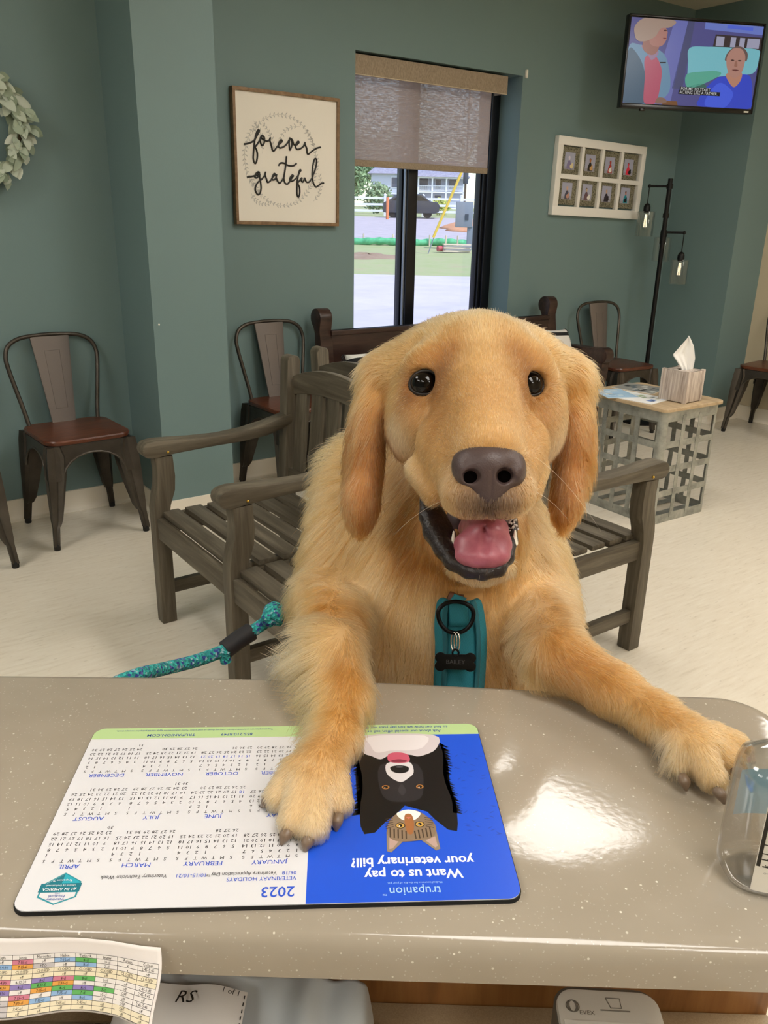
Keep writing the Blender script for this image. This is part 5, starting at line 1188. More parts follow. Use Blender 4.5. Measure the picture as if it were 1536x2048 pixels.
# ------------------------------------------------------------------ leash
_r = M('teal_rope', '2f9c9a', 0.85); _vv = _r.n('TexVoronoi'); _vv.inputs['Scale'].default_value = 430; _r.l(_r.coord('Object', (1, 1, 1)), _vv.inputs[0])
_wn2 = _r.n('TexWhiteNoise'); _r.l(_vv.outputs['Color'], _wn2.inputs['Vector'])
_r.color(_r.ramp(_wn2.outputs[0], [(0.0, '2c3f86'), (0.12, '1f7f80'), (0.4, '35aca6'), (0.7, '2a9290'), (0.86, '8fb8c0'), (0.95, '5a5a9a')], 'CONSTANT')); _r.bump(_vv.outputs['Distance'], 0.6, 0.003); ROPE = _r.m
ls = thing('dog_leash', 'teal braided rope leash with a black sleeve trailing left from the dog', 'leash', (0.3258, 0.6549, 0.9938))
b = B(); b.tube(catmull([(0.0792, 0.0159, 0.0083), (0.0447, -0.002, 0.0146), (0.021, -0.0031, 0.0104), (0.0023, 0.0045, -0.001), (-0.0249, 0.006, -0.0136), (-0.0412, 0.0057, -0.0173), (-0.069, 0.0014, -0.0163), (-0.1028, -0.0108, -0.0072), (-0.1363, -0.0295, 0.0057), (-0.1595, -0.0248, -0.0027), (-0.1747, -0.0135, -0.0388)], 8), 0.0062, 12); b.build('rope', ROPE, ls)
b = B(); kc = Vector([(0.0152, -0.0013, 0.0101)][0])
for k in range(3):
    b.tube([kc + CW(0.0063 * math.cos(q + k), 0.009 * math.sin(2 * q + k), -0.0046 * math.sin(q + k)) for q in np.linspace(0, 2 * PI, 21)[:-1]], 0.0056, 12, closed=True)
b.ball(kc, 0.0085, 14, 10); b.build('knot', ROPE, ls, smooth=True)
b = B(); A_, C_ = [Vector(p) for p in [(-0.0054, 0.0084, -0.0066), (-0.0355, 0.0065, -0.0172)]]; b.tube([A_, A_ * 0.5 + C_ * 0.5 + Vector((0, 0, 0.001)), C_], 0.0094, 14); b.build('sleeve', mat('black_sleeve', '17161a', 0.7), ls)
b = B(); b.tube([(-0.0364, 0.0021, -0.0149), (-0.0383, 0.0023, -0.021), (-0.0373, 0.0016, -0.0277)], 0.0055, 10); b.build('rope_end', ROPE, ls)
# ------------------------------------------------------------------ golden retriever: shape data (metres: right, ahead, up)
DOG_PRIMS = [
["el",[0.0788,0.7226,1.2459],[0.06,0.055,0.08],[1.0,0.0,0.0,0.0,0.3409,0.9401,0.0,0.9401,-0.3409],0.01,"u"],
["el",[0.0279,0.7403,1.2565],[0.036,0.022,0.048],[0.866,0.1704,0.4701,-0.5,0.2952,0.8142,0.0,0.9401,-0.3409],0.03,"u"],
["el",[0.1338,0.7452,1.2556],[0.035,0.022,0.048],[0.866,-0.1704,-0.4701,0.5,0.2952,0.8142,0.0,0.9401,-0.3409],0.03,"u"],
["el",[0.0755,0.6701,1.2566],[0.043,0.041,0.04],[1.0,0.0,0.0,0.0,0.3409,0.9401,0.0,0.9401,-0.3409],0.03,"u"],
["el",[0.0379,0.66,1.267],[0.0205,0.0125,0.016],[0.9903,-0.0474,-0.1308,0.1392,0.3376,0.931,0.0,0.9401,-0.3409],0.022,"u"],
["el",[0.1102,0.6652,1.2668],[0.0195,0.0125,0.016],[0.9903,0.0474,0.1308,-0.1392,0.3376,0.931,0.0,0.9401,-0.3409],0.022,"u"],
["el",[0.0279,0.6761,1.2205],[0.0275,0.04,0.045],[1.0,0.0,0.0,0.0,0.3409,0.9401,0.0,0.9401,-0.3409],0.022,"u"],
["el",[0.1261,0.6813,1.22],[0.026,0.04,0.045],[1.0,0.0,0.0,0.0,0.3409,0.9401,0.0,0.9401,-0.3409],0.022,"u"],
["rc",[0.0731,0.6321,1.2459],0.034,[0.0703,0.537,1.23],0.0235,0.02,"u"],
["rc",[0.0478,0.6047,1.2171],0.0245,[0.0563,0.5294,1.206],0.0172,0.018,"u"],
["rc",[0.103,0.6097,1.2162],0.023,[0.0858,0.5308,1.2069],0.0162,0.018,"u"],
["el",[0.0707,0.5246,1.2015],[0.0265,0.0115,0.016],[1.0,0.0,0.0,0.0,0.3409,0.9401,0.0,0.9401,-0.3409],0.012,"u"],
["rc",[0.0264,0.6057,1.1964],0.0105,[0.0382,0.5724,1.1867],0.009,0.01,"u"],
["rc",[0.1189,0.614,1.1959],0.0095,[0.1092,0.5811,1.1873],0.008,0.01,"u"],
["rc",[0.0727,0.5611,1.1408],0.0165,[0.0762,0.6534,1.1284],0.03,0.015,"u"],
["el",[0.073,0.5547,1.138],[0.0225,0.009,0.02],[1.0,0.0,0.0,0.0,0.3409,0.9401,0.0,0.9401,-0.3409],0.012,"u"],
["rc",[0.0783,0.6907,1.1139],0.048,[0.0684,0.7315,1.0506],0.066,0.04,"u"],
["el",[0.072,0.5593,1.1624],[0.024,0.022,0.05],[1.0,0.0,0.0,0.0,0.3409,0.9401,0.0,0.9401,-0.3409],0.008,"s"],
["el",[0.0448,0.5657,1.1624],[0.0105,0.026,0.03],[0.9703,-0.0825,-0.2274,0.2419,0.3307,0.9122,0.0,0.9401,-0.3409],0.006,"s"],
["el",[0.0003,0.7435,1.2362],[0.023,0.023,0.032],[1.0,0.0,0.0,0.0,0.3409,0.9401,0.0,0.9401,-0.3409],0.03,"u"],
["el",[-0.0176,0.7024,1.1814],[0.015,0.064,0.025],[0.9384,0.3048,-0.1628,0.0523,0.3404,0.9388,-0.3416,0.8895,-0.3035],0.01,"u"],
["el",[-0.0212,0.6754,1.1421],[0.013,0.026,0.018],[1.0,0.0,0.0,0.0,0.3409,0.9401,0.0,0.9401,-0.3409],0.012,"u"],
["el",[0.1657,0.75,1.2366],[0.022,0.023,0.032],[1.0,0.0,0.0,0.0,0.3409,0.9401,0.0,0.9401,-0.3409],0.03,"u"],
["el",[0.1705,0.7157,1.1888],[0.015,0.06,0.025],[0.9361,-0.3495,0.0396,0.0872,0.3396,0.9365,0.3407,0.8733,-0.3483],0.01,"u"],
["el",[0.1626,0.6873,1.1457],[0.012,0.027,0.018],[0.9945,-0.0356,-0.0983,0.1045,0.339,0.935,0.0,0.9401,-0.3409],0.012,"u"],
["rc",[0.0778,0.8217,1.1525],0.074,[0.0606,0.8027,1.0415],0.084,0.04,"u"],
["el",[0.0566,0.7673,1.0171],[0.084,0.155,0.104],[1.0,0.0,0.0,0.0,0.3409,0.9401,0.0,0.9401,-0.3409],0.05,"u"],
["el",[0.0567,0.6913,0.9397],[0.084,0.15,0.085],[1.0,0.0,0.0,0.0,0.3409,0.9401,0.0,0.9401,-0.3409],0.05,"u"],
["rc",[-0.0189,0.858,1.106],0.048,[-0.0331,0.7244,1.0164],0.04,0.05,"u"],
["rc",[0.1369,0.8347,1.0417],0.042,[0.1362,0.724,1.015],0.04,0.05,"u"],
["rc",[0.06,0.8,0.98],0.125,[0.05,1.0,0.62],0.115,0.06,"u"],
["rc",[-0.025,1.0,0.57],0.082,[-0.05,0.885,0.4],0.052,0.04,"u"],
["rc",[-0.05,0.885,0.4],0.046,[-0.05,1.03,0.17],0.026,0.02,"u"],
["rc",[-0.05,1.03,0.17],0.025,[-0.05,0.97,0.035],0.024,0.015,"u"],
["rc",[-0.05,0.97,0.035],0.028,[-0.05,0.91,0.027],0.024,0.015,"u"],
["rc",[0.125,1.0,0.57],0.082,[0.15,0.885,0.4],0.052,0.04,"u"],
["rc",[0.15,0.885,0.4],0.046,[0.15,1.03,0.17],0.026,0.02,"u"],
["rc",[0.15,1.03,0.17],0.025,[0.15,0.97,0.035],0.024,0.015,"u"],
["rc",[0.15,0.97,0.035],0.028,[0.15,0.91,0.027],0.024,0.015,"u"],
["rc",[0.05,1.09,0.6],0.035,[0.05,1.2,0.36],0.03,0.03,"u"],
["rc",[0.05,1.2,0.36],0.03,[0.06,1.27,0.22],0.015,0.02,"u"],
["rc",[-0.0466,0.7125,1.0274],0.036,[-0.0401,0.5652,1.058],0.0208,0.01,"u"],
["rc",[-0.0401,0.5652,1.058],0.0245,[-0.0292,0.525,1.043],0.0185,0.006,"u"],
["rc",[-0.0292,0.525,1.043],0.0185,[-0.03,0.4781,1.0385],0.014,0.012,"u"],
["rc",[-0.03,0.4781,1.0385],0.014,[-0.0394,0.4415,1.0405],0.0172,0.012,"u"],
["rc",[-0.0519,0.4366,1.042],0.0112,[-0.0629,0.4253,1.0325],0.009,0.003,"u"],
["rc",[-0.0459,0.4281,1.043],0.0116,[-0.051,0.4037,1.0325],0.0094,0.003,"u"],
["rc",[-0.0383,0.4283,1.043],0.0116,[-0.0383,0.398,1.0325],0.0094,0.003,"u"],
["rc",[-0.0312,0.4358,1.042],0.0112,[-0.0248,0.4199,1.0325],0.009,0.003,"u"],
["rc",[0.1465,0.7184,1.029],0.036,[0.1423,0.5753,1.052],0.0204,0.01,"u"],
["rc",[0.1423,0.5753,1.052],0.024,[0.1779,0.5427,1.042],0.018,0.006,"u"],
["rc",[0.1779,0.5427,1.042],0.018,[0.2023,0.5122,1.039],0.015,0.012,"u"],
["rc",[0.2023,0.5122,1.039],0.015,[0.2184,0.4793,1.0405],0.0174,0.012,"u"],
["rc",[0.2076,0.4745,1.042],0.0112,[0.2062,0.4664,1.0325],0.009,0.003,"u"],
["rc",[0.2154,0.4679,1.043],0.0116,[0.2221,0.4521,1.0325],0.0094,0.003,"u"],
["rc",[0.2244,0.4737,1.043],0.0116,[0.2425,0.4719,1.0325],0.0094,0.003,"u"],
["rc",[0.2303,0.4825,1.043],0.0115,[0.2504,0.4871,1.034],0.0098,0.003,"u"],
["el",[0.031,0.6448,1.2558],[0.0135,0.0108,0.013],[1.0,0.0,0.0,0.0,0.3409,0.9401,0.0,0.9401,-0.3409],0.004,"s"],
["el",[0.1137,0.6491,1.2559],[0.0135,0.0108,0.013],[1.0,0.0,0.0,0.0,0.3409,0.9401,0.0,0.9401,-0.3409],0.004,"s"]]
DOG_COAT = [
[0.0694,0.5384,1.2426,0.0,0.6656,0.7463,4,0.12,207,160,100],
[0.056,0.5583,1.2328,-0.318,0.6877,0.6527,4,0.12,200,149,90],
[0.0899,0.5614,1.2327,0.318,0.6877,0.6527,4,0.12,202,152,92],
[0.0711,0.5979,1.2513,0.0,0.6656,0.7463,5,0.12,203,154,92],
[0.0492,0.6208,1.2439,-0.6623,0.6787,0.3175,5,0.15,176,120,56],
[0.0963,0.626,1.2437,0.6623,0.6787,0.3175,5,0.15,181,125,62],
[0.0481,0.5947,1.2306,-0.8018,0.4114,-0.4335,5,0.12,185,130,68],
[0.0217,0.6391,1.2505,-0.8137,0.3183,-0.4864,4,0.12,138,90,46],
[0.0304,0.6338,1.2446,-0.3313,0.0103,-0.9435,4,0.12,168,117,60],
[0.1155,0.6391,1.2445,0.3313,0.0103,-0.9435,4,0.12,168,117,60],
[0.0436,0.6377,1.2552,-0.4851,0.8494,0.208,4,0.12,112,70,42],
[0.1026,0.6426,1.2543,0.4851,0.8494,0.208,4,0.12,120,76,44],
[0.105,0.6,1.2305,0.8018,0.4114,-0.4335,5,0.12,198,146,84],
[0.0713,0.6345,1.2729,0.0,0.7253,0.6884,8,0.2,216,172,112],
[0.071,0.6776,1.298,0.0,0.8823,0.4707,11,0.3,223,182,124],
[0.0744,0.7177,1.3058,0.0,0.947,0.3211,13,0.35,223,182,124],
[0.039,0.6817,1.2888,-0.4256,0.7923,0.4371,11,0.3,223,182,124],
[0.1078,0.6883,1.2893,0.4256,0.7923,0.4371,11,0.3,223,182,124],
[0.0516,0.6474,1.2734,-0.0953,0.5939,0.7989,7,0.15,160,102,44],
[0.0502,0.6618,1.2838,-0.199,0.6794,0.7062,8,0.18,201,152,90],
[0.0719,0.6519,1.2857,0.0,0.7253,0.6884,8,0.18,226,188,132],
[0.0706,0.6262,1.2646,0.0,0.7253,0.6884,6,0.15,220,178,119],
[0.0344,0.6668,1.2827,-0.3763,0.6424,0.6677,9,0.2,216,172,112],
[0.1141,0.6721,1.2828,0.3763,0.6424,0.6677,9,0.2,216,172,112],
[0.0331,0.6473,1.273,-0.424,0.588,0.6888,6,0.18,192,138,76],
[0.0451,0.6443,1.2647,-0.2279,0.6322,0.7405,5,0.12,124,79,38],
[0.102,0.6493,1.2638,0.2279,0.6322,0.7405,5,0.12,132,86,42],
[0.0971,0.6669,1.2832,0.199,0.6794,0.7062,8,0.18,202,154,92],
[0.0944,0.6499,1.2715,0.0953,0.5939,0.7989,7,0.15,162,104,46],
[0.1173,0.6544,1.272,0.424,0.588,0.6888,6,0.18,192,140,80],
[0.0541,0.6403,1.2537,-0.2857,0.6951,0.6597,5,0.12,168,112,47],
[0.0921,0.6426,1.2513,0.2857,0.6951,0.6597,5,0.12,170,115,52],
[0.009,0.7011,1.2601,-0.7493,0.6483,-0.1354,12,0.3,220,178,120],
[0.1483,0.7021,1.2629,0.7493,0.6483,-0.1354,12,0.3,220,178,120],
[0.0112,0.6677,1.2411,-0.7379,0.3518,-0.576,9,0.2,216,172,112],
[0.1384,0.6728,1.2406,0.7379,0.3518,-0.576,9,0.2,216,172,114],
[0.0305,0.6285,1.2358,-0.424,0.0099,-0.9056,5,0.15,203,154,96],
[0.1169,0.6336,1.2353,0.424,0.0099,-0.9056,5,0.15,207,160,104],
[0.0106,0.6489,1.2099,-0.1881,-0.0554,-0.9806,7,0.2,228,196,154],
[0.1343,0.657,1.2117,0.1881,-0.0554,-0.9806,7,0.2,226,192,149],
[0.034,0.5992,1.2136,-0.527,0.1449,-0.8374,4,0.15,210,162,102],
[0.1139,0.6046,1.2138,0.527,0.1449,-0.8374,4,0.15,212,166,108],
[0.0409,0.552,1.2068,-0.597,0.1368,-0.7905,4,0.15,207,158,96],
[0.1015,0.5543,1.2073,0.597,0.1368,-0.7905,4,0.15,210,162,104],
[0.0498,0.5243,1.1979,-0.1952,-0.2409,-0.9507,5,0.3,208,164,108],
[0.0906,0.5252,1.2003,0.1952,-0.2409,-0.9507,5,0.3,212,168,112],
[0.0694,0.5088,1.1992,0.0,-0.3409,-0.9401,5,0.4,79,61,50],
[0.059,0.5138,1.1982,-0.0995,-0.3392,-0.9354,5,0.4,138,110,84],
[0.0807,0.5142,1.1993,0.0995,-0.3392,-0.9354,5,0.4,138,110,84],
[0.0234,0.6089,1.1966,-0.5051,0.0094,-0.863,5,0.2,224,186,132],
[0.1224,0.6144,1.1971,0.5051,0.0094,-0.863,5,0.2,224,186,132],
[0.032,0.6038,1.1676,-0.4663,-0.0231,-0.8844,7,0.2,192,138,78],
[0.0704,0.5394,1.1368,0.0,-0.1499,-0.9887,9,0.4,220,188,144],
[0.0491,0.5688,1.13,-0.398,-0.1182,-0.9097,10,0.3,207,160,100],
[0.1003,0.5711,1.1363,0.398,-0.1182,-0.9097,10,0.3,207,160,100],
[0.0605,0.6629,1.0667,-0.0995,-0.3392,-0.9354,24,0.25,189,136,71],
[0.031,0.6394,1.1192,-0.398,-0.1182,-0.9097,16,0.25,185,128,68],
[0.1281,0.6415,1.125,0.3094,-0.1225,-0.943,16,0.25,192,138,76],
[0.0139,0.6806,1.1448,-0.2952,-0.1337,-0.946,16,0.25,169,112,47],  # this and the next: head's shade under the chin put into the coat colour
[0.0235,0.6671,1.1077,-0.2952,-0.1337,-0.946,18,0.25,178,122,58],
[-0.0094,0.7163,1.2373,-0.5185,-0.0878,-0.8506,18,0.3,207,156,92],
[-0.0191,0.698,1.2076,-0.2414,-0.2384,-0.9407,20,0.2,186,130,72],
[-0.0182,0.6798,1.172,-0.119,-0.2914,-0.9492,18,0.15,182,124,68],
[-0.0224,0.6617,1.1368,0.0,-0.2935,-0.956,13,0.12,186,128,70],
[-0.0035,0.6937,1.1955,0.0497,-0.2453,-0.9682,14,0.15,165,110,56],
[-0.019,0.7429,1.2433,-0.9045,0.1807,-0.3862,20,0.35,219,176,119],
[0.1667,0.7175,1.2407,0.5185,-0.0878,-0.8506,18,0.3,207,156,92],
[0.1679,0.6994,1.2112,0.2414,-0.2384,-0.9407,20,0.2,186,130,72],
[0.1676,0.6811,1.1756,0.119,-0.2914,-0.9492,18,0.15,182,124,68],
[0.1586,0.663,1.1404,0.0,-0.2935,-0.956,13,0.12,186,128,70],
[0.1529,0.6948,1.1986,-0.0497,-0.2453,-0.9682,14,0.15,165,110,56],
[0.1809,0.7443,1.2472,0.9045,0.1807,-0.3862,20,0.35,219,176,119],
[0.1866,0.7113,1.1856,0.5185,-0.0878,-0.8506,26,0.4,189,130,68],
[-0.036,0.7049,1.1826,-0.3094,-0.1225,-0.943,20,0.3,182,122,62],
[-0.0624,0.8515,1.1468,-0.9422,0.286,0.1747,40,0.55,224,182,122],
[-0.0689,0.829,1.1142,-0.9283,0.0885,-0.3612,38,0.5,220,176,116],
[-0.0664,0.794,1.0762,-0.7548,-0.1192,-0.645,34,0.45,217,172,110],
[-0.0771,0.7396,1.0436,-0.8433,-0.0806,-0.5314,38,0.5,217,173,114],
[-0.0806,0.6991,1.02,-0.597,-0.1778,-0.7823,26,0.4,211,164,102],
[-0.0221,0.7147,1.0923,-0.3011,-0.325,-0.8965,28,0.25,216,171,108],
[-0.0204,0.676,1.0587,-0.2545,-0.3296,-0.9092,28,0.25,236,202,152],
[0.0073,0.6385,1.0433,0.0995,-0.3392,-0.9354,30,0.25,224,184,128],
[0.0375,0.6372,1.0544,0.0,-0.3409,-0.9401,32,0.25,237,207,160],
[0.0162,0.6047,1.0235,0.0797,-0.3398,-0.9371,34,0.3,226,188,134],
[0.0498,0.5991,1.0228,0.0,-0.3409,-0.9401,34,0.3,223,182,128],
[0.1208,0.6816,1.0743,0.3011,-0.325,-0.8965,28,0.25,223,180,122],
[0.1257,0.6378,1.0415,0.4061,-0.3115,-0.8591,30,0.25,230,195,144],
[0.1007,0.6067,1.0291,0.1483,-0.3371,-0.9297,32,0.3,210,164,104],
[0.1794,0.7776,1.0604,0.8296,0.0182,-0.5581,26,0.45,223,184,128],
[0.1817,0.724,1.0297,0.7035,-0.1453,-0.6957,26,0.4,217,174,116],
[-0.0512,0.6598,1.0433,-0.0995,-0.3392,-0.9354,15,0.2,203,152,83],
[-0.0266,0.613,1.0465,0.4061,-0.3115,-0.8591,12,0.2,185,129,60],
[-0.0654,0.6187,1.0328,-0.2873,-0.3265,-0.9005,16,0.3,214,167,104],
[-0.0257,0.5125,1.085,0.0976,-0.5161,-0.8509,9,0.15,191,137,70],
[-0.0242,0.4843,1.07,0.0,-0.5186,-0.855,7,0.15,200,147,79],
[-0.029,0.4523,1.06,-0.0976,-0.5161,-0.8509,7,0.15,210,162,102],
[-0.0358,0.4144,1.065,-0.1455,-0.5131,-0.8459,9,0.18,220,178,124],
[-0.0467,0.4007,1.05,-0.1476,-0.428,-0.8916,5,0.18,223,189,140],
[-0.0368,0.3896,1.045,0.0,-0.3409,-0.9401,5,0.2,230,202,158],
[-0.0232,0.4075,1.045,0.1483,-0.3371,-0.9297,5,0.2,226,194,148],
[-0.0599,0.4079,1.04,-0.53,-0.2891,-0.7972,5.5,0.22,228,198,152],
[-0.0576,0.5493,1.05,-0.9397,-0.0238,-0.3412,42,0.5,226,194,144],
[-0.0517,0.5104,1.04,-0.8701,-0.0739,-0.4874,34,0.45,223,187,132],
[-0.0471,0.4686,1.04,-0.647,-0.1559,-0.7464,14,0.3,220,180,124],
[0.1477,0.6365,1.0378,0.6508,-0.2588,-0.7138,13,0.2,169,116,52],
[0.1444,0.5211,1.08,0.8,-0.2045,-0.5641,9,0.15,181,126,62],
[0.174,0.5029,1.065,0.8396,-0.1852,-0.5107,7,0.15,192,138,72],
[0.1953,0.4893,1.06,0.8,-0.2045,-0.5641,7,0.15,200,150,86],
[0.2064,0.4534,1.065,0.597,-0.3649,-0.7144,9,0.18,214,170,110],
[0.2026,0.4435,1.045,0.0995,-0.3392,-0.9354,5,0.2,224,192,144],
[0.2146,0.4364,1.045,0.2873,-0.3265,-0.9005,5,0.2,220,184,130],
[0.2436,0.4773,1.045,0.8742,-0.1655,-0.4566,5,0.2,216,176,120],
[0.1952,0.4781,1.035,-0.286,-0.2354,-0.9289,18,0.4,232,208,168],
[0.1798,0.4999,1.04,-0.1952,-0.2409,-0.9507,10,0.3,216,174,116],
[0.06,0.98,1.0,0.0,0.3714,-0.9285,32,0.3,210,160,98],
[0.06,1.1,0.7,0.0,0.2873,-0.9578,34,0.3,207,156,92],
[-0.09,0.95,0.8,-0.2822,0.1881,-0.9407,32,0.3,217,172,112],
[0.2,0.95,0.8,0.2822,0.1881,-0.9407,32,0.3,217,172,112],
[0.06,0.85,0.7,0.0,0.0,-1.0,30,0.3,226,188,134],
[-0.06,0.95,0.4,0.0,0.0995,-0.995,18,0.3,210,160,98],
[0.16,0.95,0.4,0.0,0.0995,-0.995,18,0.3,210,160,98],
[0.05,1.0,0.1,0.0,-0.2873,-0.9578,8,0.3,220,178,124],
[0.05,1.25,0.3,0.0,0.4472,-0.8944,45,0.3,224,184,128]]
DOG_EYES = [[0.031, 0.6485, 1.2544], [0.1137, 0.6528, 1.2545]]
DOG_PTS = {"nose": [[0.0696,0.5207,1.2232]],"nost": [[0.0562,0.5022,1.2235],[0.0784,0.5025,1.2242]],"nostw": [[0.0518,0.5046,1.2199],[0.0848,0.505,1.2208]],"lipL": [[0.0315,0.5957,1.1746],[0.034,0.5839,1.1658],[0.0379,0.5724,1.1573],[0.0451,0.5607,1.1485],[0.0513,0.5501,1.1427],[0.0617,0.5416,1.1399],[0.0724,0.5393,1.1396],[0.0834,0.5421,1.1414],[0.0911,0.5532,1.1455],[0.0957,0.5668,1.1536],[0.0979,0.5786,1.1627]],"lipband": [[0.0393,0.5901,1.1653],[0.0466,0.5751,1.1532]],"tongue": [[0.0836,0.6506,1.15],[0.0769,0.5902,1.1537],[0.073,0.5545,1.1548],[0.0717,0.5434,1.1508]],"teeth": [[0.052,0.5632,1.1556],[0.0978,0.5647,1.1568]],"mouth": [[0.0787,0.6174,1.1467]],"foam": [[0.0984,0.5734,1.1659],[0.1006,0.5712,1.1628],[0.097,0.5717,1.1613],[0.0996,0.5752,1.1681]],"whisk": [[0.0411,0.5527,1.2028],[0.0997,0.5537,1.2056]],"harness": [[0.0675,0.6698,1.0711],[0.0667,0.6491,1.0638],[0.0683,0.6282,1.0502],[0.0704,0.612,1.035],[0.0709,0.5987,1.0187],[0.0707,0.5864,1.0023]],"ring": [[0.0627,0.6296,1.0628]],"tag": [[0.0631,0.6013,1.0289]],"link": [[0.0627,0.6115,1.0423]],"clawsL": [[[-0.0671,0.4225,1.03],[-0.0727,0.4249,1.0232]],[[-0.0535,0.3962,1.03],[-0.0567,0.3936,1.0232]],[[-0.0406,0.3898,1.03],[-0.0423,0.3883,1.0232]],[[-0.0245,0.4101,1.03],[-0.0252,0.4065,1.0232]]],"clawsR": [[[0.204,0.4547,1.03],[0.2051,0.4511,1.0232]],[[0.2221,0.4421,1.03],[0.2252,0.4388,1.0232]],[[0.242,0.4631,1.031],[0.2464,0.4623,1.0235]],[[0.2569,0.4914,1.031],[0.2651,0.4962,1.0235]]]}
DOG_O = np.array([0.06, 0.90, 0.0])
def axis(*segs):
    out = []
    for a, c, h in segs:
        n = max(1, int(round((c - a) / h))); out.append(a + (c - a) * np.arange(n) / n)
    return np.concatenate(out + [np.array([segs[-1][1]])])

def sdf_field(prims, xs, ys, zs):
    D = np.full((len(xs), len(ys), len(zs)), 0.2, np.float32)
    for pr in prims:
        if pr[0] == 'rc':
            _, p1, r1, p2, r2, k, op = pr; p1, p2 = np.array(p1), np.array(p2); m = max(r1, r2) + k + 0.012
            lo, hi = np.minimum(p1, p2) - m, np.maximum(p1, p2) + m
        else:
            _, c, r, ax, k, op = pr; c = np.array(c); r = np.array(r); ax = np.array(ax).reshape(3, 3); m = r.max() + k + 0.012; lo, hi = c - m, c + m
        I = [(np.searchsorted(g, lo[i]), np.searchsorted(g, hi[i])) for i, g in enumerate((xs, ys, zs))]
        if any(a >= b_ for a, b_ in I): continue
        X_, Y_, Z_ = np.meshgrid(xs[I[0][0]:I[0][1]], ys[I[1][0]:I[1][1]], zs[I[2][0]:I[2][1]], indexing='ij')
        Pn = np.stack([X_, Y_, Z_], -1).astype(np.float32)
        if pr[0] == 'rc':
            d = (p2 - p1); L2_ = max(1e-9, d @ d); t_ = np.clip(((Pn - p1.astype(np.float32)) @ d.astype(np.float32)) / L2_, 0, 1)
            q = Pn - p1.astype(np.float32) - t_[..., None] * d.astype(np.float32)
            f = np.sqrt((q * q).sum(-1)) - (r1 + (r2 - r1) * t_)
        else:
            q = (Pn - c.astype(np.float32)) @ ax.T.astype(np.float32); k0 = np.sqrt(((q / r.astype(np.float32)) ** 2).sum(-1)); k1 = np.sqrt(((q / (r * r).astype(np.float32)) ** 2).sum(-1))
            f = k0 * (k0 - 1) / np.maximum(k1, 1e-6); f = np.where(k0 < 1e-4, -r.min(), f)
        S = (slice(*I[0]), slice(*I[1]), slice(*I[2])); a = D[S]
        if op == 's':
            h = np.clip(0.5 - 0.5 * (a + f) / k, 0, 1); D[S] = a * (1 - h) + (-f) * h + k * h * (1 - h)
        else:
            h = np.clip(0.5 + 0.5 * (f - a) / k, 0, 1); D[S] = f * (1 - h) + a * h - k * h * (1 - h)
    return D

def surface_net(D, xs, ys, zs):
    G = (xs, ys, zs); nx, ny, nz = D.shape; cid = np.full((nx - 1, ny - 1, nz - 1), -1, np.int64)
    acc_i, acc_p, quads = [], [], []
    for ax in range(3):
        a = np.moveaxis(D, ax, 0); s = (a[:-1] < 0) != (a[1:] < 0)
        idx = np.argwhere(s)
        o1, o2 = [k for k in range(3) if k != ax]
        i, j, k = idx.T
        d0, d1 = a[i, j, k], a[i + 1, j, k]; t_ = d0 / (d0 - d1)
        full = np.zeros((len(idx), 3), np.int64); full[:, ax] = i; full[:, o1] = j; full[:, o2] = k
        pos = np.zeros((len(idx), 3)); pos[:, ax] = G[ax][i] + t_ * (G[ax][i + 1] - G[ax][i]); pos[:, o1] = G[o1][j]; pos[:, o2] = G[o2][k]
        cells = []
        for u, v in ((-1, -1), (0, -1), (0, 0), (-1, 0)):
            c = full.copy(); c[:, o1] += u; c[:, o2] += v; cells.append(c)
            ok = (c >= 0).all(1) & (c[:, 0] < nx - 1) & (c[:, 1] < ny - 1) & (c[:, 2] < nz - 1)
            acc_i.append(c[ok]); acc_p.append(pos[ok])
        inside = np.ones(len(idx), bool)
        for c in cells: inside &= (c >= 0).all(1) & (c[:, 0] < nx - 1) & (c[:, 1] < ny - 1) & (c[:, 2] < nz - 1)
        flip = (d0 < 0) if ax != 1 else (d0 >= 0)
        q = np.stack(cells, 1)[inside]; fl = flip[inside]; q[~fl] = q[~fl][:, ::-1]
        quads.append(q)
    C = np.concatenate(acc_i); Pp = np.concatenate(acc_p)
    lin_ = (C[:, 0] * (ny - 1) + C[:, 1]) * (nz - 1) + C[:, 2]
    un, inv, cnt = np.unique(lin_, return_inverse=True, return_counts=True)
    V = np.stack([np.bincount(inv, Pp[:, m]) / cnt for m in range(3)], 1)
    Q = np.concatenate(quads); ql = (Q[..., 0] * (ny - 1) + Q[..., 1]) * (nz - 1) + Q[..., 2]
    return V, np.searchsorted(un, ql)

def smooth_mesh(V, Q, it=2, lam=0.5):
    E = np.concatenate([Q[:, [0, 1]], Q[:, [1, 2]], Q[:, [2, 3]], Q[:, [3, 0]]]); E = np.concatenate([E, E[:, ::-1]]); n = len(V)
    deg = np.maximum(1, np.bincount(E[:, 0], minlength=n))
    for _ in range(it):
        for s in (lam, -lam * 1.02):
            A = np.stack([np.bincount(E[:, 0], V[E[:, 1], m], minlength=n) for m in range(3)], 1) / deg[:, None]; V = V + s * (A - V)
    return V

